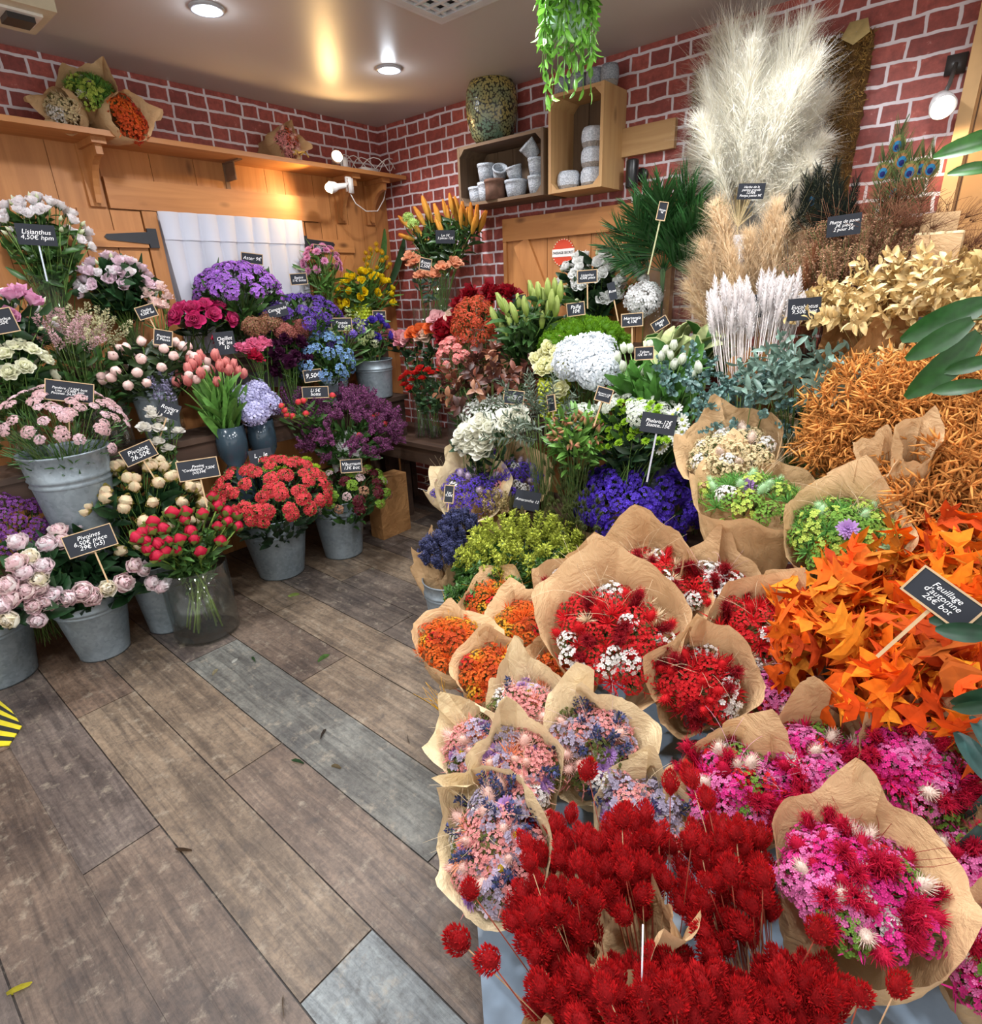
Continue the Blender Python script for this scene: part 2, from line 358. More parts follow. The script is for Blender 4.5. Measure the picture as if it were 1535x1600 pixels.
def petal(L, W, b0, b1, cup=.25, nu=4, nv=2, a=.6, b=.4, ruf=0.):
    "one petal: rises from the origin, leaning b0 deg at the base and b1 at the tip, toward +x"
    t = np.linspace(0, 1, nu+1); ph = np.radians(b0+(b1-b0)*t); d = L/nu
    pm = (ph[1:]+ph[:-1])/2
    x = np.concatenate([[0], np.cumsum(np.sin(pm)*d)]); z = np.concatenate([[0], np.cumsum(np.cos(pm)*d)])
    w = (np.clip(t, .04, 1)**a)*(np.clip(1-t, .02, 1)**b); w = w/w.max()*W/2
    s = np.linspace(-1, 1, nv+1)
    inn = np.stack([-np.cos(ph), np.zeros_like(ph), np.sin(ph)], 1)
    V = np.stack([x, np.zeros_like(x), z], 1)[:, None] + np.array([0, 1., 0])*(w[:, None]*s)[..., None] + inn[:, None]*(cup*2*w[:, None]*s**2)[..., None]
    if ruf: V[-2:] += (R.normal(0, ruf*L, V[-2:].shape))
    F = [(i*(nv+1)+j, (i+1)*(nv+1)+j, (i+1)*(nv+1)+j+1, i*(nv+1)+j+1) for i in range(nu) for j in range(nv)]
    return V.reshape(-1, 3), F, np.repeat(t, nv+1)
def ring(g, n, L, W, b0, b1, c0, c1, cup=.25, r0=0, z0=0, ph=0, nu=3, nv=2, a=.6, b=.4, ruf=0, jit=.08):
    for i in range(n):
        j = R.normal(0, jit)
        V, F, t = petal(L*(1+j), W*(1+j), b0+R.normal(0, 60*jit), b1+R.normal(0, 60*jit), cup, nu, nv, a, b, ruf)
        V = V+np.array([r0, 0, z0]); an = 2*np.pi*(i+ph+R.normal(0, jit))/n; cs, sn = math.cos(an), math.sin(an)
        V = V @ np.array([[cs, sn, 0], [-sn, cs, 0], [0, 0, 1]])
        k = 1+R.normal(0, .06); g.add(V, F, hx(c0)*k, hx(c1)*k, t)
    return g
def ball(g, r, c, c1=None, n=8, m=6, z0=0, rz=None):
    rz = rz or r; pr = [(max(r*math.sin(math.pi*i/m), 1e-4), z0-rz*math.cos(math.pi*i/m)) for i in range(m+1)]
    lathe(g, pr, c, n); return g
SEP = srgb(112, 140, 70)
def peony(c_out, c_in, open_=1.):
    g = Geo(); r = .05
    ring(g, 6, .062, .060, 92*open_, 6, c_out, hx(c_out)*1.05, .28, 0, -.022, nu=4, nv=3, ruf=.04)
    ring(g, 7, .064, .058, 80*open_, -20, c_out, c_in, .3, .004, -.018, .5, nu=4, nv=3, ruf=.04)
    ring(g, 8, .060, .052, 66*open_, -40, c_in, c_out, .32, .005, -.012, nu=4, nv=3, ruf=.05)
    ring(g, 8, .054, .040, 42, -48, c_in, c_out, .32, .004, -.006, .5, nu=4, nv=2, ruf=.06)
    ring(g, 6, .044, .032, 25, -60, hx(c_in)*.95, c_in, .3, .003, 0, nu=3, nv=2, ruf=.08)
    ring(g, 4, .03, .018, 60, 0, SEP, SEP, .2, 0, -.03); return g
def peony_bud(c_out, c_in, r=.021, sep=.5, sc=SEP):
    g = Geo(); L = r*2.75
    ring(g, 5, L, r*1.9, 86, -82, c_out, c_in, .36, 0, -r, nu=7, nv=4, a=.5, b=.35, jit=.04)
    ring(g, 5, L*.98, r*1.7, 80, -86, c_in, c_out, .36, 0, -r*.92, .5, nu=7, nv=4, a=.5, b=.35, jit=.04)
    ring(g, 4, L*sep, r*1.2, 88, 0, sc, sc*1.2, .4, 0, -r*1.08, .2); return g
def rose(c_out, c_in, r=.032):
    g = Geo()
    for i, (n, b0, b1, k) in enumerate([(5, 88, 62, 1.1), (5, 75, 30, 1.05), (5, 55, 2, 1.), (4, 35, -18, .95), (4, 20, -25, .85), (3, 10, -22, .75)]):
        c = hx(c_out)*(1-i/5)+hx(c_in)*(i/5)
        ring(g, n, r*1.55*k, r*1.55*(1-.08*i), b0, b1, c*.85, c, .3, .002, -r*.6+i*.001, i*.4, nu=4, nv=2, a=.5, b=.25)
    ring(g, 5, r*1.1, r*.4, 95, 120, SEP*.7, SEP, .1, 0, -r*.7); return g
def lisianthus(c_out, c_in, r=.028):
    g = Geo()
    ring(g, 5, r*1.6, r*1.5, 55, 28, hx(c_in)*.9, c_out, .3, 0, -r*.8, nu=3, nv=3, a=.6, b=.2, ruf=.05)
    ring(g, 5, r*1.5, r*1.2, 32, 2, c_in, c_out, .3, 0, -r*.7, .5, nu=3, nv=2, a=.6, b=.2, ruf=.05)
    ring(g, 4, r*1.2, r*.9, 15, -10, c_in, c_in, .3, 0, -r*.6, nu=3, nv=2, a=.6, b=.2)
    ring(g, 5, r*.9, r*.2, 60, 10, SEP*.7, SEP, .1, 0, -r*.95); return g
def closed_bud(c0, c1, r=.009, L=.032, n=8):
    g = Geo(); pr = [(r*max(.08, math.sin(math.pi*(t**.8)))*(1-.35*t), L*(t-.3)) for t in np.linspace(0, 1, 7)]
    k = Geo(); lathe(k, pr, c0, n); V, Lo, S, C = k.arr(); t = np.clip((V[:, 2]-V[:, 2].min())/L, 0, 1); g.add(V, (Lo, S), hx(c0), hx(c1), t); return g
def tulip(c0, c1, L=.052):
    g = Geo()
    ring(g, 3, L*1.05, L*.66, 52, -28, c0, c1, .34, .0, -L*.45, nu=5, nv=3, a=.5, b=.55, jit=.04)
    ring(g, 3, L, L*.62, 48, -30, c0, c1, .34, .0, -L*.43, .5, nu=5, nv=3, a=.5, b=.55, jit=.04); return g
def lily_bud(c0, c1, L=.10, r=.014):
    g = Geo(); m = 8; n = 9
    for i in range(3):
        ring(g, 1, L, r*2.1, 20, -14, c0, c1, .4, 0, -L*.3, i/3, nu=6, nv=3, a=.5, b=.5, jit=.02)
    pr = [(r*(.25+.75*math.sin(math.pi*min(1, t**.85*.97+.02))), L*(t-.3)) for t in np.linspace(0, 1, m)]; pr[-1] = (.0008, L*.7)
    k = Geo(); lathe(k, pr, c0, n); V, Lo, S, C = k.arr(); an = np.arctan2(V[:, 1], V[:, 0]); V = V.copy(); V[:, :2] *= (1+.13*np.cos(3*an))[:, None]
    g.add(V, (Lo, S), hx(c0), hx(c1), np.clip((V[:, 2]+L*.3)/L, 0, 1)); return g
def ranunculus(c, cc, r=.026):
    g = Geo()
    for i, (n, b0, b1) in enumerate([(7, 95, 40), (7, 80, 5), (7, 62, -25), (6, 45, -50), (5, 30, -70)]):
        ring(g, n, r*1.6*(1-.07*i), r*1.25*(1-.1*i), b0, b1, hx(cc)*(i/5)+hx(c)*(1-i/5), c, .3, .001, -r*.6+.001*i, i*.5, nu=4, nv=2, a=.5, b=.3, jit=.05)
    return g
def carnation(c, c2, r=.026):
    g = Geo()
    for i, (n, b0, b1) in enumerate([(8, 80, 70), (8, 60, 45), (7, 40, 25), (6, 22, 8), (4, 8, 0)]):
        ring(g, n, r*1.25, r*.9, b0, b1, hx(c2), c, .15, .001, -r*.3+.002*i, i*.4, nu=3, nv=3, a=.8, b=.1, ruf=.11, jit=.1)
    k = Geo(); lathe(k, [(.002, -.035), (.007, -.03), (.008, -.012), (.006, -.005)], SEP*.8, 7); g.put(k, mat34((0, 0, 0))); return g
def mum(c0, c1, r=.035, n=70, w=.16, cc=None):
    g = Geo()
    for i in range(n):
        t = (i/n); b = 95*(1-t)**.6+R.normal(0, 6); V, F, tt = petal(r*(1-.35*t), r*w, b*.7, b, .3, 3, 1, .4, .3)
        an = i*2.39996; cs, sn = math.cos(an), math.sin(an); V = V @ np.array([[cs, sn, 0], [-sn, cs, 0], [0, 0, 1]]); g.add(V, F, c0, c1, tt)
    if cc is not None: ball(g, r*.25, cc, n=8, m=5, z0=r*.12, rz=r*.12)
    return g
def daisy(c, cc, r=.016, n=11):
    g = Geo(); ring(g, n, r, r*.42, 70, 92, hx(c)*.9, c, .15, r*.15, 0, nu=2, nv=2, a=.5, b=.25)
    ball(g, r*.36, cc, n=8, m=5, z0=.001, rz=r*.2); return g
def mini5(c, c2, r=.008, n=5, lift=62):
    g = Geo()
    for i in range(n):
        an = 2*np.pi*i/n; V, F, t = petal(r, r*.95, lift, 88, 0., 1, 1, .5, .2)
        # a single kite quad for each little petal
        V = np.array([[0, 0, 0], [r*.75, -r*.42, r*.3], [r*1.05, 0, r*.28], [r*.75, r*.42, r*.3]]); F = [(0, 1, 2, 3)]
        cs, sn = math.cos(an), math.sin(an); V = V @ np.array([[cs, sn, 0], [-sn, cs, 0], [0, 0, 1]]); g.add(V, F, c2, c, np.array([0, .7, 1, .7]))
    return g
def fib(n, zmin=-1.):
    i = np.arange(n)+.5; z = 1-(1-zmin)*i/n; a = i*2.39996; s = np.sqrt(np.clip(1-z*z, 0, 1)); return np.stack([s*np.cos(a), s*np.sin(a), z], 1)
def cluster(c, c2, n=34, rr=.032, fr=.008, flat=.55, zmin=.0, stem=True, jit=.12, petals=5, vary=.12, leafc=None):
    "a small domed head of many little blossoms"
    g = Geo(); m = mini5(c, c2, fr, petals); D = fib(n, zmin); D += R.normal(0, jit, D.shape); D /= np.linalg.norm(D, axis=1)[:, None]
    P = D*np.array([rr, rr, rr*flat])*R.uniform(.85, 1.05, n)[:, None]; A = D+np.array([0, 0, .5])
    g.put(m, mats(P, A, None, R.uniform(.8, 1.2, n)), 1+R.normal(0, vary, n))
    if stem:
        for k in range(0, n, 3): tube(g, [(0, 0, -rr*1.1), P[k]*.95], .0009, SEP*.6, 3)
        if leafc is not None: g.put(leaf_t(.03, .008, leafc), mats(P[::2]*.6-[0, 0, .01], D[::2]+R.normal(0, .3, (len(D[::2]), 3))))
    return g
def hydrangea(c, c2, r=.07, n=110, fr=.014, flat=.85):
    g = Geo(); m = mini5(c, c2, fr, 4); D = fib(n, -.55); D += R.normal(0, .06, D.shape)
    P = D*np.array([r, r, r*flat])*R.uniform(.92, 1.04, n)[:, None]; g.put(m, mats(P, D+R.normal(0, .2, D.shape), None, R.uniform(.85, 1.2, n)), 1+R.normal(0, .08, n))
    return g
def leaf_t(L=.07, W=.022, c=(.05, .12, .03), bend=40, fold=.25, nu=3, a=.6, b=.7, c1=None, nv=2):
    g = Geo(); V, F, t = petal(L, W, bend*.2, bend, fold, nu, nv, a, b); g.add(V, F, hx(c)*.85, hx(c)*1.15 if c1 is None else hx(c1), t); return g
def spiky(c, c2, r=.014, L=.045, n=90, sl=.5, thick=1.):
    "egg-shaped seed head of many pointed scales"
    g = Geo(); k = Geo(); lathe(k, [(r*max(.1, math.sin(math.pi*t))*.75, L*(t-.5)) for t in np.linspace(0.02, .98, 6)], c2, 7); g.put(k, mat34((0, 0, 0)))
    i = np.arange(n)+.5; t = i/n; a = i*2.39996; rad = r*np.sin(np.pi*np.clip(t*.94+.04, 0, 1))**.75*.8
    P = np.stack([rad*np.cos(a), rad*np.sin(a), L*(t-.5)], 1); A = np.stack([np.cos(a)*.8*np.sin(np.pi*t)+.0, np.sin(a)*.8*np.sin(np.pi*t), .7+.4*t], 1)
    q = Geo(); s = r*sl; q.add([[0, -s*.32*thick, 0], [s*.1, 0, s*.9*.5], [0, s*.32*thick, 0], [0, 0, s*1.25]], [(0, 1, 3), (1, 2, 3)], c2, c, np.array([0, .5, 0, 1.]))
    g.put(q, mats(P, A, None, R.uniform(.8, 1.25, n)), 1+R.normal(0, .15, n)); return g
def fluffy(c, r=.014, L=.04, n=140, hair=.8):
    "bunny-tail: a soft egg of fine hairs"
    g = Geo(); ball(g, r*.72, c, n=8, m=6, rz=L*.42); D = fib(n); P = D*np.array([r*.7, r*.7, L*.42]); A = D+np.array([0, 0, .6]); h = r*hair
    q = Geo(); q.add([[0, -h*.07, 0], [0, h*.07, 0], [0, 0, h]], [(0, 1, 2)], hx(c)*.9, hx(c)*1.1, np.array([0, 0, 1.])); g.put(q, mats(P, A, None, R.uniform(.7, 1.2, n)), 1+R.normal(0, .08, n)); return g
def plume(c, L=.3, W=.08, n=900, droop=.35, hair=.06, c2=None, lean=0.4):
    "feathery grass plume built from fine curved strands along one stalk"
    g = Geo(); tube(g, [(0, 0, 0), (0, 0, L*.5), (0.01, 0, L*.95)], .0022, hx(c)*.8, 4, .0006)
    t = R.uniform(0, 1, n)**.9; a = R.uniform(0, 6.283, n); pr = np.sin(np.pi*np.clip(t*.86+.12, 0, 1))**.7
    hl = hair*(.45+.75*pr)*R.uniform(.6, 1.25, n); w = .0011
    s = np.linspace(0, 1, 4)
    spd = R.uniform(.15, .75, n); dro = droop*R.uniform(.2, 1.8, n); V = np.zeros((n, 4, 2, 3)); out = np.stack([np.cos(a), np.sin(a), np.zeros(n)], 1); side = np.stack([-np.sin(a), np.cos(a), np.zeros(n)], 1)
    for i, q in enumerate(s):
        ctr = out*(hl*spd*q+.004)[:, None] + np.array([0, 0, 1.])*(t*L*.98 + hl*(q*.95-q*q*dro))[:, None]+R.normal(0, .0035*q, (n, 3))
        ww = w*(1-q*.8); V[:, i, 0] = ctr-side*ww; V[:, i, 1] = ctr+side*ww
    F = np.array([[0, 2, 3, 1], [2, 4, 5, 3], [4, 6, 7, 5]]); LL = (F[None]+(np.arange(n)*8)[:, None, None]).ravel()
    cc = hx(c)[None]*(1+R.normal(0, .07, n))[:, None]
    if c2 is not None: cc = cc*(1-t[:, None]*.0)+0*cc; k = (R.uniform(0, 1, n) < .3)[:, None]; cc = np.where(k, hx(c2)[None], cc)
    g.add(V.reshape(-1, 3), (LL, np.full(3*n, 4)), np.repeat(cc, 8, 0)); return g
def feathery(c, r=.05, n=26):
    "small starburst of dyed feathery blades"
    g = Geo(); q = leaf_t(r, r*.10, c, 30, .1, 2); D = fib(n, .1)+R.normal(0, .15, (n, 3)); g.put(q, mats(np.zeros((n, 3)), D, None, R.uniform(.6, 1.1, n)), 1+R.normal(0, .12, n)); return g
def oak_leaf(L=.13, c=(.6, .2, .02), bend=35):
    out = [(0, .004), (.12, .02), (.2, .05), (.23, .15), (.30, .29), (.30, .12), (.37, .06), (.46, .07), (.50, .22), (.62, .40), (.60, .18), (.65, .07), (.74, .07), (.79, .18), (.92, .27), (.86, .11), (.90, .05), (1.04, .002)]
    g = Geo(); pts = [(t, y) for t, y in out]; V = []; 
    for t, y in pts: V += [(t, 0), (t, y), (t, -y)]
    V = np.array(V); ph = np.radians(bend)*V[:, 0]; fold = .22+.2*R.uniform()
    X = np.stack([L*np.sin(ph)*V[:, 0]-np.abs(V[:, 1])*L*fold*-1*.6, V[:, 1]*L, L*np.cos(ph)*V[:, 0]+.0*V[:, 1]], 1); X += R.normal(0, .012*L, X.shape)
    F = []
    for i in range(len(pts)-1): a = 3*i; b = a+3; F += [(a, b, b+1, a+1), (a, a+2, b+2, b)]
    g.add(X, F, hx(c), hx(c)*1.15, np.clip(V[:, 0], 0, 1)); tube(g, [(0, 0, -.03*L/.1), (0, 0, 0)], .0012, hx(c)*.6, 3); return g
def sprig(c, L=.12, n=10, lw=.012, ll=.02, stemc=None, round_=False, bend=50):
    "a stem with pairs of leaves"
    g = Geo(); P = bez((0, 0, 0), (0.01, 0, L*.5), (.03, .0, L), 6); tube(g, P, .0013, SEP*.5 if stemc is None else stemc, 4, .0006)
    q = leaf_t(ll, lw, c, bend, .15, 3, .45, .35) if round_ else leaf_t(ll, lw, c, bend, .2, 3)
    t = np.linspace(.15, 1, n); pp = np.stack([np.interp(t, np.linspace(0, 1, 6), P[:, k]) for k in range(3)], 1); a = np.arange(n)*2.4
    A = np.stack([np.cos(a), np.sin(a), .35+t*.6], 1); g.put(q, mats(pp, A, None, 1.1-.4*t), 1+R.normal(0, .12, n)); return g
def spike(c, L=.12, r=.009, n=70, br=.005, stemc=None, c2=None):
    "flower spike with tiny florets along the upper stem (lavender, heather, veronica)"
    g = Geo(); tube(g, [(0, 0, -L*.4), (0, 0, L*.5), (.004, 0, L)], .0012, SEP*.6 if stemc is None else stemc, 3, .0006)
    q = Geo(); q.add([[0, -br*.5, 0], [br*.5, 0, br*.5], [0, br*.5, 0], [0, 0, br*1.3]], [(0, 1, 3), (1, 2, 3)], hx(c)*.7, hx(c), np.array([0, .5, 0, 1.]))
    t = R.uniform(0, 1, n); a = R.uniform(0, 6.28, n); rr = r*(1-.6*t)*R.uniform(.5, 1, n); P = np.stack([rr*np.cos(a), rr*np.sin(a), L*t], 1)
    g.put(q, mats(P, np.stack([np.cos(a), np.sin(a), np.full(n, .6)], 1), None, R.uniform(.8, 1.4, n)), 1+R.normal(0, .2, n)); return g
def dome(n, rx, rz, zmin=0., jit=.1, ry=None):
    D = fib(n, zmin); D = D+R.normal(0, jit, D.shape); D /= np.linalg.norm(D, axis=1)[:, None]
    return D*np.array([rx, ry or rx, rz]), D

# ------------------------------------------------------------ builders of bunches and flowers
TINY = []
_mc = {}
def proto(key, fn, mat):
    "mesh datablock shared by all copies"
    if key not in _mc: _mc[key] = fn().mesh(key.split('|')[0], mat)
    return _mc[key]
def protos(key, fn, mat, k=3): return [proto(f'{key}|{i}', fn, mat) for i in range(k)]
def stems_geo(P, foot, spread, c, r=.0016, bulge=.5):
    g = Geo(); foot = np.asarray(foot)
    for p in P:
        b = foot+np.append(R.normal(0, spread, 2), 0); m = foot*(1-bulge)+p*bulge; m = m+(p-foot)*np.array([-.18, -.18, .12]); tube(g, bez(b, m, p, 6), r, hx(c)*R.uniform(.8, 1.15), 4)
    return g
def bunch(name, label, cat, c, rx, rz, meshes, n, foot, bloom='blossom', group=None, leaf=None, leaf_c=srgb(52, 84, 40), nleaf=160,
          zmin=.0, scale=(.85, 1.15), tilt=(0, 0, .35), stemc=SEP*.6, jit=.1, ry=None, leafpart='foliage', inner=.9, spread=.03, ret=False, face=None, leaf_up=.5, kmin=.25):
    "one tied bunch: every flower head is a part, the leaves one part, the stems one part"
    c = np.asarray(c, float); foot = np.asarray(foot, float); root = thing(name, label, cat, foot, group)
    P, D = dome(n, rx, rz, zmin, jit, ry); W = c+P
    Ax = D+np.array(tilt)
    if face is not None: Ax = Ax+np.asarray(face)
    for i in range(n):
        M = mat34(W[i]-foot, Ax[i], R.uniform(0, 6.28), R.uniform(*scale)); link(bloom, meshes[i % len(meshes)], root, M)
    part('stems', stems_geo(W[::max(1, n//28)], foot, spread, stemc), M_STEM, root)
    if leaf is not None and nleaf:
        g = Geo(); k = R.uniform(kmin, inner, nleaf); Q, D2 = dome(nleaf, rx, rz, min(zmin, -.2), .2, ry)
        pts = foot + (c+Q*.95-foot)*k[:, None]; g.put(leaf, mats(pts, D2*np.array([1, 1, .3])+np.array([0, 0, leaf_up]), None, R.uniform(.7, 1.3, nleaf)), 1+R.normal(0, .15, nleaf)); part(leafpart, g, M_LEAF, root)
    return root
def stems_of(name, label, cat, heads, meshes, foot, group, bloom='bloom', leafg=None, leaf_n=6, stemr=.0022, stemc=srgb(96, 128, 60), scale=(.9, 1.1), spread=.03, axes=None, leaf_k=(.45, .92), foots=None, tilt=.5, leaf_part='leaves', leaf_up=.45):
    "loose cut flowers, each a thing of its own: bloom, stem, leaves"
    foot = np.asarray(foot, float); cen = np.mean(heads, axis=0)
    for i, h in enumerate(heads):
        h = np.asarray(h, float); b = foots[i] if foots is not None else foot+np.append(R.normal(0, spread, 2), 0)
        root = thing(name, label, cat, b, group)
        ax = axes[i] if axes is not None else (h-foot)/np.linalg.norm(h-foot)+np.array([0, 0, tilt*.3])+R.normal(0, .15, 3)
        link(bloom, meshes[i % len(meshes)], root, mat34(h-b, ax, R.uniform(0, 6.28), R.uniform(*scale)))
        pts = bez(b, (b+h)/2+(h-b)*np.array([-.25, -.25, .15]), h-np.asarray(ax)/np.linalg.norm(ax)*.012, 7)
        g = Geo(); tube(g, pts, stemr, stemc, 5, stemr*.8); part('stem', g, M_STEM, root)
        if leafg is not None:
            t = R.uniform(*leaf_k, leaf_n); pp = np.stack([np.interp(t, np.linspace(0, 1, 7), pts[:, k]) for k in range(3)], 1); a = R.uniform(0, 6.28, leaf_n)
            g = Geo(); g.put(leafg, mats(pp, np.stack([np.cos(a), np.sin(a), np.full(leaf_n, leaf_up)], 1), None, R.uniform(.7, 1.25, leaf_n)), 1+R.normal(0, .15, leaf_n)); part(leaf_part, g, M_LEAF, root)

def paper(root, base, axis, Rr, L, seed=0, back=1.0, mat=None, r0=.035, front=None, corners=3, up=(0, 0, 1), flare=.75, name='paper_wrap', dz=.22):
    "cone of wrapping paper: high pointed back, lower rolled front; crumpled"
    rs = np.random.default_rng(seed); nt, nv = 72, 16; th = np.linspace(0, 2*np.pi*1.06, nt); t = np.linspace(0, 1, nv)
    z = np.asarray(axis, float); z /= np.linalg.norm(z); upv = np.array([0, 0, 1.]) if front is None else -np.asarray(front, float)
    x = upv-z*(upv@z); x /= np.linalg.norm(x)+1e-9; y = np.cross(z, x)    # +x = the high back side
    ph = rs.uniform(0, 6.28, 6)
    cor = sum(np.clip(1-np.abs((th-a0+np.pi) % (2*np.pi)-np.pi)/rs.uniform(.3, .55), 0, 1)*k0 for a0, k0 in ((rs.uniform(-.5, .5), .20), (rs.uniform(1.3, 1.9), .16), (rs.uniform(2.7, 3.5), .06), (rs.uniform(4.3, 4.9), .16)))
    rim = 1+dz*np.cos(th)*back+cor+.015*np.sin(5*th+ph[1])+.01*np.sin(11*th+ph[2])-.05
    rad = 1+.06*np.sin(2*th+ph[3])+.06*np.sin(3*th+ph[4])+.02*np.sin(6*th+ph[5])+.35*cor
    T, TH = np.meshgrid(t, th, indexing='ij'); lip = np.clip((T-.82)/.18, 0, 1)
    RR = r0+(Rr-r0)*(T**flare)*(1+(rad[None]-1)*(.3+.7*T))+lip**2*Rr*.10*(.4+.6*np.cos(TH+ph[0]))
    ZZ = L*T*rim[None]-lip**2*L*.02
    cre = np.zeros_like(T)
    for k in range(5):
        d = rs.normal(0, 1, 2); d /= np.linalg.norm(d); q = (d[0]*TH*2.2+d[1]*T*5.)*rs.uniform(.8, 2.0)+rs.uniform(0, 6); cre += np.abs((q/3.14159) % 2-1)*rs.uniform(.3, 1)
    cre = (cre-cre.mean())*.019*(.4+T); RR = RR+cre+rs.normal(0, .0012, T.shape)
    V = np.asarray(base)+RR[..., None]*(np.cos(TH)[..., None]*x+np.sin(TH)[..., None]*y)+ZZ[..., None]*z+0*cre[..., None]
    V += (np.linspace(0, 1, nt)[None, :, None]*.006)*(np.cos(TH)[..., None]*x+np.sin(TH)[..., None]*y)
    F = [(i*nt+j, i*nt+j+1, (i+1)*nt+j+1, (i+1)*nt+j) for i in range(nv-1) for j in range(nt-1)]
    g = Geo(); g.add(V.reshape(-1, 3), F, (1, 1, 1)); return part(name, g, mat or M_KRAFT, root)
def wisps(c, n, L, spread=.6, r=.0007, curl=.4):
    g = Geo()
    for i in range(n):
        d = np.append(R.normal(0, spread, 2), 1); d /= np.linalg.norm(d); e = d*L*R.uniform(.6, 1.1); m = e*.5+R.normal(0, L*curl*.4, 3); e = e+np.append(R.normal(0, L*curl*.5, 2), -L*.15); tube(g, bez((0, 0, 0), m, e, 8), r, hx(c)*R.uniform(.8, 1.1), 3, r*.4)
    return g
def front_of(p):
    d = np.array([CAM[0]-p[0], CAM[1]-p[1], 0]); return d/np.linalg.norm(d)
def bouquet(label, c, Rr, H, mix, n=30, tilt=.35, seed=0, back=1.1, mat=None, lean=None, cat='bouquet', group='bouquets of dried flowers wrapped in brown paper', wisp=None, corners=3, L=None, dz=.13, fill=None, name='wrapped_bouquet', dome_h=.45, axis=None):
    "a bouquet in a paper cone; c = centre of the flower face, Rr its radius, H the length of the cone; mix = [(name, meshes, weight)]"
    c = np.asarray(c, float); fr = front_of(c) if lean is None else np.asarray(lean, float)
    ax = np.array([0, 0, 1.])+fr*tilt if axis is None else np.asarray(axis, float); ax /= np.linalg.norm(ax); base = c-ax*H
    root = thing(name, label, cat, base, group)
    paper(root, base, ax, Rr*1.17, H*1.10, seed, back, mat, r0=Rr*.28, front=fr, corners=corners, dz=dz)
    names = [m[0] for m in mix]; w = np.array([m[2] for m in mix], float); w /= w.sum(); ch = R.choice(len(mix), n, p=w)
    B = mat34((0, 0, 0), ax)[:, :3]; i = np.arange(n)+.5; rr = np.sqrt(i/n)*.93; a = i*2.39996+seed
    for k in range(n):
        q = np.array([rr[k]*math.cos(a[k]), rr[k]*math.sin(a[k]), 0]); z = dome_h*(1-rr[k]**2); nm, ms = mix[ch[k]][:2]
        p = base+ax*H+B @ (np.array([q[0]*Rr, q[1]*Rr, (z-.25)*Rr])); d = B @ np.array([q[0]*.9, q[1]*.9, 1.])+R.normal(0, .18, 3)
        link(nm, ms[k % len(ms)], root, mat34(p-base, d, R.uniform(0, 6.28), R.uniform(.85, 1.2)))
    if fill is not None:
        g = Geo(); m = 260; ang = R.uniform(0, 6.28, m); ra = np.sqrt(R.uniform(0, 1, m))*.95; P = np.stack([ra*np.cos(ang)*Rr, ra*np.sin(ang)*Rr, (dome_h*(1-ra**2)-.42)*Rr], 1) @ B.T+c
        D = np.stack([ra*np.cos(ang)*.9, ra*np.sin(ang)*.9, np.ones(m)], 1) @ B.T+R.normal(0, .35, (m, 3)); g.put(fill, mats(P, D, None, R.uniform(.7, 1.3, m)), 1+R.normal(0, .15, m)); part('filler_sprigs', g, M_DRY, root)
    if wisp is not None: part('feather_grass', Geo().put(wisps(wisp, 16, Rr*1.5), mat34(c+fr*-.3*Rr, ax+fr*-.2)), M_DRY, root)
    return root

# ------------------------------------------------------------ vessels
def bucket(px_c, ax, v, r, h, label, loc=None, mat=None, name='zinc_bucket', taper=.74, cat='bucket', rimc=None, bands=True, group=None, handle=True):
    p = np.asarray(loc, float); root = thing(name, label, cat, p, group); g = Geo(); rb = r*taper
    R_ = lambda z: rb+(r-rb)*z/h
    pr = [(.001, .006), (rb*.98, .006), (rb, 0), (rb, .008)]+[(R_(z*h), z*h) for z in (.3, .6, .70)]
    if bands: pr += [(R_(.705*h), .705*h), (R_(.72*h)+.006, .72*h), (R_(.735*h), .735*h), (R_(.76*h), .76*h), (R_(.775*h)+.006, .775*h), (R_(.79*h), .79*h)]
    pr += [(R_(h*.97), .97*h), (r+.004, h*.985), (r+.005, h), (r-.001, h), (r-.003, h*.97), (R_(h*.3)-.004, h*.3), (rb-.004, .012), (.001, .012)]
    lathe(g, pr, (1, 1, 1), 40, mat34(p)); part('pail', g, mat or M_ZINC, root); return root
def glass_vase(loc, r, h, label, mat=None, water=.6, name='glass_vase', prof=None, group=None, cat='vase'):
    p = np.asarray(loc, float); root = thing(name, label, cat, p, group); g = Geo(); w = .0035
    if prof is None: prof = [(r*.94, 0), (r, .02), (r, h)]
    pr = [(.001, 0)]+list(prof)+[(prof[-1][0]-w, prof[-1][1])]+[(a-w, b+(.012 if i == len(prof)-1 else 0)) for i, (a, b) in enumerate(reversed(prof))][1:]+[(.001, .012)]
    lathe(g, pr, (1, 1, 1), 36, mat34(p)); part('vessel', g, mat or M_GLASS, root)
    if water:
        g = Geo(); lathe(g, [(.001, .014), (r-w-.002, .014), (r-w-.002, h*water), (.001, h*water)], (1, 1, 1), 28, mat34(p)); part('water', g, M_WATER, root)
    return root
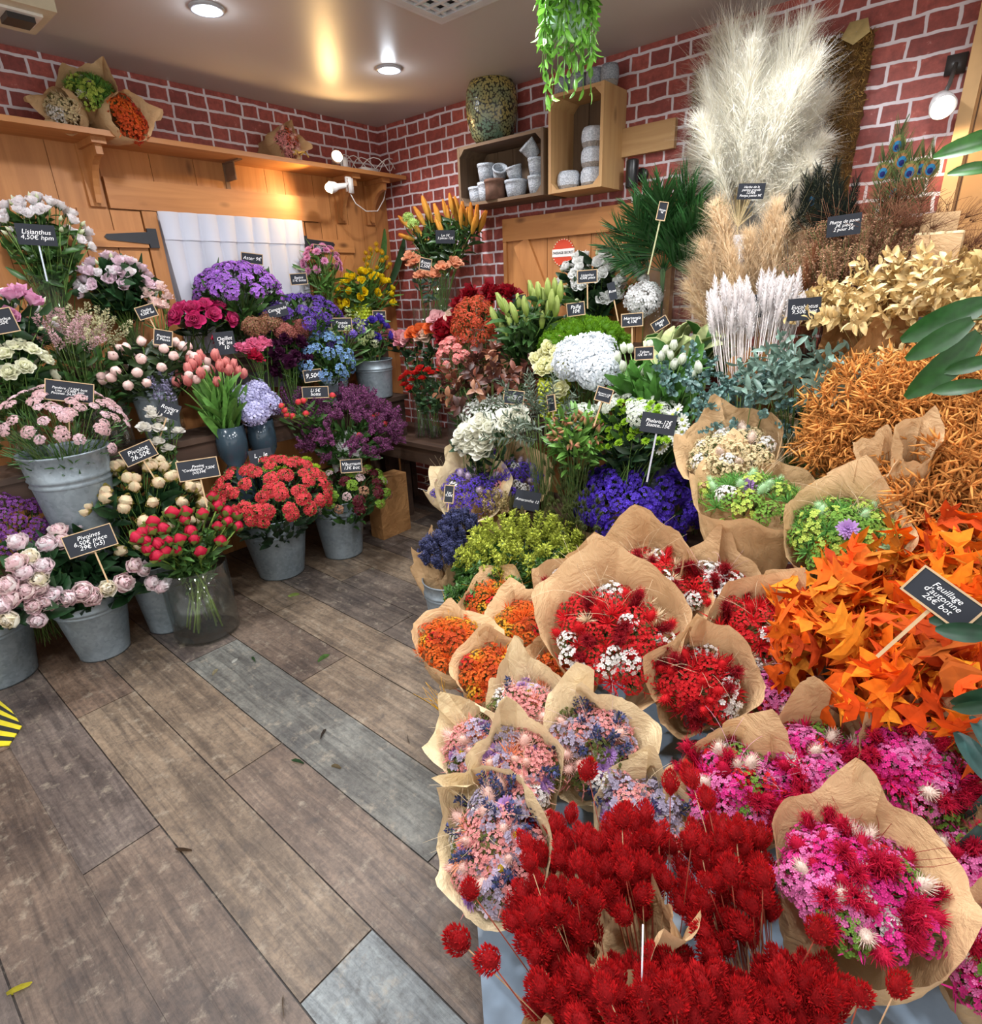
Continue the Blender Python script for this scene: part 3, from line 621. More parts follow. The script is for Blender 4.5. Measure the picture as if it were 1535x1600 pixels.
def bump_vase(loc, r, h, label, c=srgb(170, 186, 46), name='dimpled_vase', group=None):
    p = np.asarray(loc, float); root = thing(name, label, 'vase', p, group); g = Geo()
    lathe(g, [(.001, 0), (r*.8, 0), (r*.82, .01), (r, h*.9), (r, h), (r*.93, h), (r*.78, .02), (.001, .02)], c, 32, mat34(p))
    part('vessel', g, M_CERAMIC, root)
    g = Geo(); q = Geo(); lathe(q, [(.010, -.001), (.008, .004), (.004, .008), (.0004, .009)], c*1.1, 6)
    for i in range(9):
        z = h*(.06+.1*i); rr = r*(.82+.18*min(1, z/(h*.9)))
        for k in range(16):
            a = 2*np.pi*(k+.5*(i % 2))/16; g.put(q, mat34(p+np.array([rr*math.cos(a), rr*math.sin(a), z]), (math.cos(a), math.sin(a), 0)))
    part('dimples', g, M_CERAMIC, root); return root
CHALK_BOARD = srgb(34, 38, 46)
def sign(label, lines, px, py, ax, v, wpx, hpx, roll=0, stick=0, frame=True, yaw=0, pitch=0, stick_c=srgb(190, 160, 120), fs=1., group=None, stick_lean=0, blank=False):
    "small slate price board: board, wooden frame, stick, chalk writing"
    p = at(px, py, ax, v); D = depth(p); w, h = wpx*D/FPX, hpx*D/FPX
    n = CAM-p; n = n/np.linalg.norm(n); rx = np.cross((0, 0, 1), n); rx /= np.linalg.norm(rx)
    n = n*math.cos(math.radians(yaw))+rx*math.sin(math.radians(yaw)); n = n+np.array([0, 0, pitch]); n /= np.linalg.norm(n)
    x = np.cross((0, 0, 1), n); x /= np.linalg.norm(x); y = np.cross(n, x); a = math.radians(roll)
    X, Y = math.cos(a)*x+math.sin(a)*y, -math.sin(a)*x+math.cos(a)*y
    M = np.stack([X, Y, n, p], 1); root = link('price_sign', None, None, m4(M), label=label, category='sign', group=group)
    g = Geo(); box(g, -w/2, -h/2, -.0015, w/2, h/2, .0015, CHALK_BOARD); link('slate', g.mesh('slate', M_MATTE, False), root)
    if frame:
        g = Geo(); t = min(.0035, h*.07); fc = srgb(186, 158, 122)
        for q in ((-w/2-t, -h/2-t, w/2+t, -h/2), (-w/2-t, h/2, w/2+t, h/2+t), (-w/2-t, -h/2, -w/2, h/2), (w/2, -h/2, w/2+t, h/2)): box(g, q[0], q[1], -.003, q[2], q[3], .003, fc)
        link('frame', g.mesh('frame', M_MATTE, False), root)
    if stick:
        g = Geo(); box(g, -.003, -h/2-stick, -.005, .003, h*.1, -.002, stick_c); link('stick', g.mesh('stick', M_MATTE, False), root)
    if lines:
        ln = lines.split('/'); mx = max(len(s) for s in ln); size = min(h*.86/len(ln), w*.94/(.50*mx))*fs
        lettering('chalk_lettering', '\n'.join(ln), size, M_CHALK, root, Matrix.Translation((0, 0, .0022)), -size*.004, .25, .82)
    return root
# ------------------------------------------------------------ the room
W1 = (1., 1., 1.)
def tone(s=.1): k = 1+R.uniform(-s, s); return (k, k*(1+R.uniform(-.02, .02)), k)
g = Geo(); box(g, 0, -6, -.05, 6, 0, -.004, srgb(40, 34, 31))
rows = [(-3.11-.21*k, 1.79 if k % 2 else 1.0) for k in range(12, -1, -1)]
rows = [(y, y+.21, s) for y, s in rows] + [(-2.905, -2.695, 1.79), (-2.695, -2.485, 1.02), (-2.485, -2.27, 1.78), (-2.27, -2.03, 1.0), (-2.03, -1.795, 1.53), (-1.795, -1.58, .925), (-1.58, -1.375, 1.515), (-1.375, -1.16, .925), (-1.16, -.95, 1.6), (-.95, -.74, .8), (-.74, -.53, 1.3), (-.53, -.32, .6), (-.32, -.11, 1.1), (-.11, .0, .5)]
TC = [srgb(90, 79, 71), srgb(100, 89, 77), srgb(84, 77, 72), srgb(94, 80, 70), srgb(80, 73, 70)]
for r, (ya, yb, s0) in enumerate(rows):
    x = s0-1.53*2; k = 0
    while x < 6:
        xa, xb = max(x, 0), min(x+1.53, 6)
        if xb > xa+.01:
            c = TC[R.integers(len(TC))]*R.uniform(.88, 1.1)
            if abs(ya+2.27) < .01 and abs(x-1.0) < .01: c = srgb(90, 92, 90)
            if abs(ya+2.905) < .01 and 2.3 < x+.01 < 3.4: c = srgb(98, 98, 100)
            if abs(ya+2.695) < .01 and 2.3 < x < 2.7: c = srgb(112, 122, 128)
            m = .0022; box(g, xa+m, ya+m, -.006, xb-m, yb-m, 0, c)
        x += 1.53; k += 1
struct('floor', g, M_FLOOR)
g = Geo(); box(g, -.1, -6, CEIL, 6, .1, CEIL+.08); struct('ceiling', g, M_CEIL)
g = Geo(); box(g, -.12, -6, 0, 0, .12, CEIL); struct('wall_left', g, M_BRICK)
g = Geo(); box(g, -.12, 0, 0, 6, .12, CEIL); struct('wall_back', g, M_BRICK)

# wooden boarding under the shelf on the left wall
g = Geo(); y = 0.0; ws = [.11, .115, .12, .13, .11, .2, .12, .24, .17, .22, .24, .2, .25, .22, .24, .2, .25]; i = 0
while y > -4:
    w = ws[i % len(ws)]; box(g, .0, y-w+.0025, 0, .018, y, 2.19, tone(.10)); y -= w; i += 1
box(g, 0, -4, 0, .012, 0, 2.19, (.35,)*3)
struct('trim_1', g, M_PINE_Z)
# wall shelf and brackets
root = thing('wall_shelf', 'long pine shelf on the left wall below the bricks, carrying dried bouquets', 'shelf', (0, -1.5, 2.2))
g = Geo(); box(g, .018, -3.6, 2.19, .255, -.012, 2.212, tone(.05)); part('board', g, M_PINE_Y, root, False)
def bracket(y, metal=False, d=.2, hh=.2):
    g = Geo()
    if metal:
        c = srgb(120, 92, 70); box(g, .018, y-.012, 2.0, .024, y+.012, 2.19, c); box(g, .018, y-.012, 2.184, .19, y+.012, 2.19, c); box(g, .02, y-.003, 2.10, .12, y+.003, 2.184, c); part('bracket', g, M_MATTE, root, False); return
    box(g, .0182, y-.035, 1.932, .0345, y+.035, 2.1895, tone()); box(g, .034, y-.03, 2.165, d+.02, y+.03, 2.19, tone())
    n = 9; P = []
    for k in range(n): a = math.pi/2*k/(n-1); P.append((.034+(d-.04)*(1-math.sin(a)), 2.165-hh*(1-(1-math.cos(a)))))
    top = [(.034, 2.165), (d-.01, 2.165)]; prof = [(.034, 2.165)]+[(.05+(d-.06)*(1-math.sin(a)), 2.14-hh*math.cos(a)*.93) for a in np.linspace(0, math.pi/2, 9)][::-1]
    prof = [(.034, 2.165), (d, 2.165), (d, 2.125)]+[(.055+(d-.055)*(1-math.sin(a)), 2.125-(hh-.02)*(1-math.cos(a))) for a in np.linspace(0, math.pi/2, 9)]+[(.034, 2.165-hh)]
    m = len(prof); V = [(a, y-.014, b) for a, b in prof]+[(a, y+.014, b) for a, b in prof]
    g.add(V, [tuple(range(m))[::-1], tuple(range(m, 2*m))]+[(k, (k+1) % m, m+(k+1) % m, m+k) for k in range(m)], tone()); part('bracket', g, M_PINE_Z, root, False)
bracket(-1.82); bracket(-1.14, True); bracket(-.40); bracket(-.16); bracket(-2.75)
# header board over the curtained window
g = Geo(); box(g, .018, -1.775, 1.928, .045, -.585, 2.062, tone(.04)); solo('header_board', g, M_PINE_Y, 'long horizontal pine board above the white curtain', 'board', smooth=False)
# curtained opening between two plank shutters
wy0, wy1, wz0 = -1.575, -.75, 1.0
g = Geo(); box(g, .018, wy0-.06, wz0, .04, wy0+.01, 1.925, tone()); box(g, .018, wy1-.0, wz0, .04, wy1+.05, 1.925, tone())
win = struct('window_1', g, M_PINE_Z)
g = Geo(); box(g, .018, wy0, wz0, .02, wy1, 1.925, srgb(150, 146, 150)); struct('pane', g, M_PLASTIC, parent=win)
def shutter(nm, y0, y1, lab, hinge_y, out, brace):
    root = thing(nm, lab, 'shutter', (.02, (y0+y1)/2, wz0)); g = Geo(); n = 3; w = (y1-y0)/n
    for k in range(n): box(g, .018, y0+k*w+.002, wz0, .034, y0+(k+1)*w-.002, 1.922, tone())
    part('boards', g, M_PINE_Z, root, False)
    g = Geo(); box(g, .034, y0, 1.755, .05, y1, 1.83, tone()); part('rail', g, M_PINE_Y, root, False)
    g = Geo(); a = np.array([.042, y0+.04, 1.72]) if brace > 0 else np.array([.042, y1-.04, 1.72]); b = np.array([.042, y1-.04, 1.2]) if brace > 0 else np.array([.042, y0+.04, 1.2]); d = (b-a); L = np.linalg.norm(d); d /= L; s = np.cross((1, 0, 0), d)
    box(g, -.008, -.035, 0, .008, .035, L, tone(), np.stack([(1, 0, 0), s, d, a], 1)); part('brace', g, M_PINE_Z, root, False)
    g = Geo(); hz = 1.80; c = srgb(40, 42, 48); e = hinge_y+out*.19
    V = [(x, yy, zz) for x in (.05, .055) for yy, zz in ((hinge_y, hz-.028), (hinge_y, hz+.028), (e, hz+.013), (e+out*.012, hz), (e, hz-.013))]
    g.add(V, [(0, 1, 2, 3, 4), (9, 8, 7, 6, 5)]+[(k, (k+1) % 5, 5+(k+1) % 5, 5+k) for k in range(5)], c); box(g, .04, min(hinge_y, hinge_y-out*.045), hz-.045, .053, max(hinge_y, hinge_y-out*.045), hz+.045, c)
    part('strap_hinge', g, M_PLASTIC, root, False)
shutter('plank_shutter', -2.06, -1.64, 'pine plank shutter with black strap hinge left of the white curtain', -1.635, -1, 1)
shutter('plank_shutter', -.69, -.34, 'pine plank shutter with black hinge right of the curtain, below the clamp lamp', -.70, 1, -1)
# gathered sheer curtain
root = thing('curtain', 'sheer white cotton curtain with a gathered heading over the window', 'curtain', (.06, -1.16, 1.92))
ny, nz = 130, 30; ya, yb = -1.57, -.74; yy = np.linspace(0, 1, ny); zz = np.linspace(0, 1, nz); Y, Z = np.meshgrid(yy, zz, indexing='ij')
fold = np.abs(np.sin(Y*math.pi*8.2+.5*np.sin(Z*3)))**.55
X = .062+(.018+.016*Z)*fold+.016*np.sin(Y*47+Z*4)*Z+.028*Z*np.sin(Y*23)
Yw = ya+(yb-ya)*(Y+.02*np.sin(Y*40)*Z)+.05*Z*(.5-Y)+.03*Z*Z
V = np.stack([X, Yw, 1.925-Z*.95], -1).reshape(-1, 3); F = [(i*nz+j, i*nz+j+1, (i+1)*nz+j+1, (i+1)*nz+j) for i in range(ny-1) for j in range(nz-1)]
g = Geo(); g.add(V, F, W1); part('cloth', g, M_CURTAIN, root)
m = Z[0] < .17; k = int(m.sum()); sel = (np.arange(ny)[:, None]*nz+np.arange(k)).ravel(); V2 = V[sel]+np.array([.006, 0, 0]); F = [(i*k+j, i*k+j+1, (i+1)*k+j+1, (i+1)*k+j) for i in range(ny-1) for j in range(k-1)]
g = Geo(); g.add(V2, F, W1); part('heading', g, M_CURTAIN, root)

# door on the brick wall
dx0, dx1, dzt = 1.095, 2.12, 1.755
root = thing('plank_door', 'pine plank door with diagonal brace and header in the brick wall', 'door', (1.6, 0, 0)); root['category'] = 'door'
g = Geo(); n = 7; w = (dx1-dx0-.02)/n
for k in range(n): box(g, dx0+.01+k*w+.002, -.03, .0, dx0+.01+(k+1)*w-.002, -.008, dzt, tone(.07))
part('boards', g, M_PINE_Z, root, False)
g = Geo(); box(g, dx0-.012, -.045, 0, dx0+.012, 0, 1.86, tone()); box(g, dx1, -.045, 0, dx1+.03, 0, 1.86, tone()); part('frame', g, M_PINE_Z, root, False)
g = Geo(); box(g, dx0-.01, -.05, dzt, dx1+.03, 0, 1.875, tone(.03)); part('header', g, M_PINE_X, root, False)
g = Geo(); a = np.array([dx0+.12, -.04, dzt-.01]); b = np.array([dx0+.48, -.04, 1.0]); d = b-a; L = np.linalg.norm(d); d /= L; s = np.cross(d, (0, 1, 0)); box(g, -.055, -.009, 0, .055, .009, L, tone(), np.stack([s, (0, 1, 0), d, a], 1)); part('brace', g, M_PINE_Z, root, False)
# round secret-passage sign
p = at(881, 395, 'y', -.034); r = px2m(20, p); root = thing('round_sign', 'round red sign reading PASSAGE SECRET on the plank door', 'sign', p)
My = np.array([[1, 0, 0], [0, 0, -1.], [0, 1, 0]]); Mf = np.concatenate([My, p[:, None]], 1)
g = Geo(); lathe(g, [(.001, 0), (r, 0), (r, .004), (.001, .004)], srgb(206, 72, 46), 40, Mf); part('disc', g, M_MATTE, root, False)
g = Geo(); box(g, -r*1.02, -r*.28, .004, r*1.02, r*.28, .0055, srgb(232, 228, 224), Mf); part('band', g, M_MATTE, root, False)
g = Geo(); q = Geo(); ball(q, .0035, srgb(240, 226, 190), n=6, m=4)
for k in range(26): a = 2*np.pi*k/26; g.put(q, mat34(Mf[:, :3] @ np.array([r*.96*math.cos(a), r*.96*math.sin(a), .005])+p))
part('beads', g, M_MATTE, root)
mk = nodes('black_ink'); mk[2].inputs[0].default_value = (.03, .03, .03, 1)
lettering('lettering', 'PASSAGE SECRET', r*.25, mk[0], root, m4(np.concatenate([My, np.array([[0], [-.0062], [.0]])], 1)), .0004)
# short board and black tube lamp beside the pale crate
g = Geo(); box(g, 1.72, -.03, 2.085, 2.112, -.002, 2.207, tone(.03)); solo('wall_board', g, M_PALE_X, 'short pale board fixed to the bricks right of the tall crate', 'board', smooth=False)
p = at(988, 272, 'y', -.08); root = thing('tube_spotlight', 'black tube spotlight on the bricks above the palm leaves', 'lamp', p); g = Geo()
lathe(g, [(.001, -.062), (.026, -.062), (.03, -.055), (.03, .055), (.026, .062), (.001, .062)], srgb(30, 31, 34), 24, mat34(p)); part('tube', g, M_PLASTIC, root)
g = Geo(); lathe(g, [(.001, 0), (.03, 0), (.03, .02), (.001, .02)], srgb(34, 35, 38), 24, mat34(p+[.02, .078, 0], (0, -1, 0))); box(g, p[0]-.01, p[1]+.02, p[2]-.01, p[0]+.02, p[1]+.07, p[2]+.01, srgb(30, 31, 34)); part('wall_plate', g, M_PLASTIC, root)
# tan panel at the right end of the brick wall
g = Geo(); box(g, 3.185, -.045, 0, 3.23, 0, CEIL, srgb(206, 166, 116)); box(g, 3.23, -.03, 0, 4.6, 0, CEIL, srgb(186, 140, 90)); o = struct('trim_2', g, M_MATTE)
g = Geo(); box(g, 3.238, -.0325, 0, 3.242, -.03, CEIL, srgb(90, 60, 36)); struct('trim_3', g, M_MATTE)

# ceiling: downlights, air vent, projector housing
k = 0
for (x, y) in DOWNLIGHTS:
    root = thing('ceiling_downlight', ('lit round recessed downlight at the top left of the ceiling', 'lit round recessed downlight close to the room corner')[k] if k < 2 else 'added recessed downlight out of view, brightening the display', 'lamp', (x, y, CEIL), 'recessed ceiling downlights'); k += 1
    g = Geo(); lathe(g, [(.047, -.002), (.050, -.010), (.060, -.010), (.064, -.001), (.064, .0)], srgb(170, 172, 178), 36, mat34((x, y, CEIL))); part('bezel', g, M_CERAMIC, root)
    g = Geo(); lathe(g, [(.0005, -.020), (.02, -.018), (.036, -.012), (.048, -.003)], W1, 30, mat34((x, y, CEIL))); part('diffuser', g, M_LED, root)
for i, (x, y) in enumerate(DOWNLIGHTS):
    lamp_light('downlight_glow', 'SPOT', (x, y, CEIL-.035), (56 if i < 2 else 62), (.96, .97, 1.), .05, angle=165, blend=.9)
lamp_light('downlight_spill', 'POINT', (.9, -1.58, CEIL-.03), 1.2, (.8, .9, 1.), .03); lamp_light('downlight_spill', 'POINT', (.884, -.662, CEIL-.03), 1.2, (.8, .9, 1.), .03)
a = at(690, 33, 'z', CEIL); ux, uy = 1, -1
root = thing('ceiling_vent', 'white square ceiling air vent with a slatted grille', 'vent', (a[0]+.3, a[1]-.3, CEIL))
g = Geo(); s = .56; x0, y1 = a[0]-.0, a[1]
def frame(g, x0, y0, x1, y1, w, z0, z1, c):
    box(g, x0, y0, z0, x1, y0+w, z1, c); box(g, x0, y1-w, z0, x1, y1, z1, c); box(g, x0, y0+w, z0, x0+w, y1-w, z1, c); box(g, x1-w, y0+w, z0, x1, y1-w, z1, c)
c = srgb(214, 214, 218); frame(g, x0, y1-s, x0+s, y1, .03, CEIL-.012, CEIL, c); frame(g, x0+.03, y1-s+.03, x0+s-.03, y1-.03, .03, CEIL-.02, CEIL, c*.9); part('frame', g, M_MATTE, root, False)
g = Geo(); box(g, x0+.06, y1-s+.06, CEIL-.004, x0+s-.06, y1-.06, CEIL-.002, srgb(40, 42, 46)); part('duct', g, M_MATTE, root, False)
g = Geo()
for k in range(8):
    t = .075+k*.055; box(g, x0+t, y1-s+.06, CEIL-.016, x0+t+.012, y1-.06, CEIL-.006, c); box(g, x0+.06, y1-s+t, CEIL-.018, x0+s-.06, y1-s+t+.012, CEIL-.008, c)
part('grille', g, M_MATTE, root, False)
q = at(60, 30, 'z', CEIL-.1); root = thing('ceiling_unit', 'beige box hanging from the ceiling in the top left corner', 'appliance', q); g = Geo()
box(g, q[0]-.16, q[1]-.34, CEIL-.10, q[0]+.10, q[1]+.03, CEIL, srgb(196, 186, 160)); part('housing', g, M_PLASTIC, root, False)
g = Geo(); box(g, q[0]-.05, q[1]-.1, CEIL-.125, q[0]+.03, q[1]-.02, CEIL-.10, srgb(40, 36, 36)); box(g, q[0]-.07, q[1]-.12, CEIL-.108, q[0]+.05, q[1]+.0, CEIL-.10, srgb(226, 222, 214)); part('sensor', g, M_PLASTIC, root, False)

# clamp lamps on the shelf, cable
def clamp_lamp(label, bulb, aim, hinge, e):
    b = np.asarray(bulb); d = np.asarray(aim, float); d /= np.linalg.norm(d); root = thing('clamp_lamp', label, 'lamp', hinge); g = Geo()
    lathe(g, [(.001, -.105), (.014, -.10), (.017, -.05), (.028, -.03), (.034, .0), (.031, .0), (.02, -.03), (.001, -.035)], srgb(222, 220, 216), 24, mat34(b, d)); part('lamp_head', g, M_PLASTIC, root)
    g = Geo(); ball(g, .026, W1, n=16, m=10, z0=.0); V, L, S, C = g.arr(); k = Geo(); k.put(g, mat34(b+d*.004, d)); part('bulb', k, M_WARM, root)
    h = np.asarray(hinge); g = Geo(); tube(g, [b-d*.095, b*.3+h*.7-d*.03, h], .007, srgb(216, 214, 212), 8); box(g, h[0]-.012, h[1]-.02, h[2]-.05, h[0]+.004, h[1]+.02, h[2]+.03, srgb(220, 218, 214)); box(g, h[0]+.008, h[1]-.018, h[2]-.06, h[0]+.02, h[1]+.018, h[2]+.02, srgb(220, 218, 214)); part('clamp', g, M_PLASTIC, root)
    o = lamp_light('warm_bulb_light', 'SPOT', b+d*.045, e, (1., .62, .25), .02, d, 150, .7)
b1 = at(527, 244, 'x', .22); clamp_lamp('lit white clamp lamp standing on top of the wall shelf', b1, (.9, -.35, .25), b1+[-.06, .09, -.012], 8)
b2 = at(516, 293, 'x', .27); clamp_lamp('lit white clamp lamp hanging under the wall shelf edge', b2, (-.25, -.9, -.15), at(545, 285, 'x', .245), 11)
g = Geo(); P = [at(*q, 'x', v) for q, v in [((548, 303), .25), ((556, 318), .24), ((572, 330), .22), ((590, 330), .18), ((600, 312), .14), ((603, 296), .12), ((604, 282), .1)]]; tube(g, P, .0035, srgb(220, 216, 210), 6)
solo('lamp_cable', g, M_PLASTIC, 'white cable looping below the right end of the shelf', 'cable')
root = thing('power_strip', 'white cables and plug block on the right end of the wall shelf', 'cable', (.15, -.2, 2.22)); g = Geo(); P = at(575, 258, 'x', .12)
box(g, P[0]-.03, P[1]-.07, 2.214, P[0]+.03, P[1]+.06, 2.25, srgb(226, 224, 222)); part('block', g, M_PLASTIC, root)
for k in range(3):
    g = Geo(); t = np.linspace(0, 1, 14); tube(g, np.stack([.06+.12*t+.02*np.sin(t*9+k), -.42+.36*t+.02*k, 2.225+.09*np.abs(np.sin(t*(5+k)+k))], 1), .003, srgb(230, 228, 224), 5); part('cable', g, M_PLASTIC, root)
# spot lamp at the right
b3 = at(1474, 168, 'y', -.13); root = thing('wall_spotlight', 'lit white spotlight on the bricks beside the tan panel', 'lamp', (b3[0], 0, b3[2]+.14)); d = np.array([.28, -.75, -.6]); d /= np.linalg.norm(d); g = Geo()
lathe(g, [(.001, -.075), (.028, -.06), (.037, -.03), (.041, .0), (.038, .0), (.03, -.02), (.001, -.03)], srgb(206, 204, 206), 28, mat34(b3, d)); part('lamp_head', g, M_PLASTIC, root)
g = Geo(); lathe(g, [(.0005, -.014), (.014, -.013), (.033, -.012)], W1, 24, mat34(b3, d)); part('lens', g, m_emit('lit_spot', (1., .9, .75), 20.), root)
g = Geo(); tube(g, [b3-d*.05, b3+[0, .05, .08], (b3[0], -.02, b3[2]+.15)], .007, srgb(80, 76, 74), 8); box(g, b3[0]-.03, -.02, b3[2]+.12, b3[0]+.03, 0, b3[2]+.18, srgb(60, 56, 56)); part('arm', g, M_PLASTIC, root)
lamp_light('spot_glow', 'SPOT', b3+d*.02, 7, (1., .72, .42), .03, (.1, -.1, -1), 160, .9)

# crates with pots on the brick wall
def crate(name, label, x0, x1, z0, z1, dep, mz, mx, c=.1, t=.016, mb=None):
    root = thing(name, label, 'crate', (x0, 0, z0)); g = Geo(); n = 3; w = dep/1
    box(g, x0, -dep, z0, x0+t, 0, z1, tone(c)); part('side_board', g, mz, root, False); g = Geo(); box(g, x1-t, -dep, z0, x1, 0, z1, tone(c)); part('side_board', g, mz, root, False)
    g = Geo(); box(g, x0+t, -dep+.001, z1-t, x1-t, 0, z1-.001, tone(c)); part('long_board', g, mx, root, False); g = Geo(); box(g, x0+t, -dep+.001, z0+.001, x1-t, 0, z0+t, tone(c)); part('long_board', g, mx, root, False)
    g = Geo(); k = max(2, int(round((x1-x0)/.11)));
    for i in range(k): box(g, x0+t+(x1-x0-2*t)*i/k+.002, -.014, z0+t, x0+t+(x1-x0-2*t)*(i+1)/k-.002, -.004, z1-t, tone(.15))
    part('back_boards', g, mb or mz, root, False)
    for sx in (0, 1):
        for sz in (0, 1):
            g = Geo(); xx = x0+t if sx == 0 else x1-t; zz_ = z0+t if sz == 0 else z1-t; e = .035; dx = e if sx == 0 else -e; dz = e if sz == 0 else -e
            V = [(xx, -dep+.002, zz_), (xx+dx, -dep+.002, zz_), (xx, -dep+.002, zz_+dz), (xx, -.014, zz_), (xx+dx, -.014, zz_), (xx, -.014, zz_+dz)]; g.add(V, [(0, 1, 2), (3, 5, 4), (1, 4, 5, 2)], tone(.1)); part('corner_block', g, mz, root, False)
DEP = .22
c1 = at(714, 231, 'y', -DEP); c2 = at(852, 303, 'y', -DEP); c1b = at(722, 325, 'y', -DEP); c2t = at(842, 200, 'y', -DEP)
X0, X1, Z0, Z1 = c1[0], c2[0]-.01, (c1b[2]+c2[2])/2, (c1[2]+c2t[2])/2
crate('dark_crate', 'dark weathered wooden crate of grey pots fixed to the bricks', X0, X1, Z0, Z1, DEP, M_OLD_Z, M_OLD_X)
q1 = at(857, 303, 'y', -DEP); q2 = at(940, 292, 'y', -DEP); q3 = at(855, 150, 'y', -DEP)
PX0, PX1, PZ0, PZ1 = q1[0], q2[0], (q1[2]+q2[2])/2, q3[2]+.0
crate('pale_crate', 'tall pale wooden crate of white patterned pots fixed to the bricks', PX0, PX1, PZ0, PZ1, DEP, M_PALE_Z, M_PALE_X, .06, mb=M_OLD_Z)
def pot(label, loc, r, h, c, mat=M_RELIEF, tiltv=(0, 0, 1), group='grey stoneware pots in the dark crate', taper=.74, round_=False, name='stoneware_pot'):
    root = thing(name, label, 'pot', loc, group); g = Geo()
    if round_: pr = [(.001, .0), (r*.82, 0), (r*.93, h*.2), (r, h*.5), (r*.95, h*.82), (r*.8, h), (r*.72, h), (r*.72, h*.9), (r*.8, h*.5), (.001, h*.12)]
    else: pr = [(.001, 0), (r*taper, 0), (r*.92, h*.6), (r*.95, h*.84), (r*1.02, h*.86), (r*1.02, h), (r*.88, h), (r*.84, h*.7), (r*.6, .01), (.001, .01)]
    lathe(g, pr, c, 28, mat34(loc, tiltv)); part('body', g, mat, root)
    if round_: g = Geo(); lathe(g, [(r*.825, -.001), (r*.945, h*.21), (r*.94, h*.24), (r*.80, .0)], srgb(150, 142, 134), 28, mat34(loc, tiltv)); part('foot_band', g, mat, root)
GP = srgb(186, 192, 200); yq = -.15; bz = Z0+.016
def pp(px, py, v=yq): return at(px, py, 'y', v)
def setpot(px, w, z, h, label, **k):
    p = pp(px, 290); p[2] = z; r = px2m(w, p)/2; pot(label, p, r, h, GP*R.uniform(.9, 1.08), **k); return p
s1 = .085
setpot(745, 26, bz, .085, 'small grey relief pot at the left bottom of the dark crate')
setpot(760, 27, bz+.0, .10, 'grey pot carrying another one, behind the brown pot in the dark crate', mat=M_RELIEF); setpot(761, 28, bz+.101, .09, 'grey relief pot topmost of the left stack in the dark crate')
p = setpot(773, 34, bz, .115, 'rough brown square-shouldered pot in the dark crate', mat=M_STONE, taper=.95) if False else None
p = pp(774, 290, -.185); p[2] = bz; pot('rough brown pot in the middle of the dark crate', p, px2m(17, p), .10, srgb(112, 82, 68), M_STONE, taper=.92, group=None)
p = pp(781, 290, -.12); p[2] = bz+.10; pot('grey pot tipped over behind the brown pot', p, .042, .08, GP, tiltv=(.5, -.5, .8))
setpot(807, 36, bz, .085, 'wide grey relief pot under another in the dark crate'); p = pp(807, 280); p[2] = bz+.089; pot('grey pot tilted on top of the wide grey one', p, .045, .065, GP, tiltv=(-.15, -.2, 1))
p = pp(838, 280, -.17); p[2] = bz; pot('grey pot at the right bottom of the dark crate', p, .045, .085, GP); p = p+[0, 0, .087]; pot('grey pot, middle one of the right stack in the dark crate', p, .043, .08, GP); p = p+[-.0, 0, .087]; pot('grey pot lying tilted on the right stack in the dark crate', p, .044, .08, GP, tiltv=(-.35, -.45, .6))
WPc = srgb(206, 212, 220)
def wpot(px, py, v, w, z, h, label): p = at(px, py, 'y', v); p[2] = z; pot(label, p, px2m(w, p)/2, h, WPc, M_RELIEF, group='white patterned pots in the pale crate', round_=True)
bz = PZ0+.016
wpot(889, 290, -.14, 36, bz, .085, 'white patterned pot standing alone at the left of the pale crate')
for k in range(3): wpot(926, 290, -.12, 38, bz+.087*k, .086, ['bottom', 'middle', 'topmost'][k]+' of three stacked white patterned pots in the pale crate')
for k, dx in enumerate((.04, .13, .22, .30)):
    p = np.array([PX0+dx-.02, -.12, PZ1]); pot(['leftmost', 'second', 'third', 'rightmost'][k]+' dark patterned pot on top of the pale crate', p, .044, .085, srgb(150, 156, 164), M_RELIEF, group='dark patterned pots on top of the pale crate', round_=True)
p = at(770, 214, 'y', -.13); p[2] = Z1; r = px2m(80, p)/2; root = thing('ornamental_pot', 'large speckled green and gold glazed pot on the dark crate', 'pot', p); g = Geo(); h = .29
lathe(g, [(.001, 0), (r*.62, 0), (r*.8, h*.12), (r*.97, h*.4), (r, h*.62), (r*.95, h*.85), (r*.82, h*.98), (r*.74, h), (r*.68, h*.97), (r*.8, h*.8), (.001, h*.1)], W1, 48, mat34(p)); part('body', g, M_MOSAIC, root)
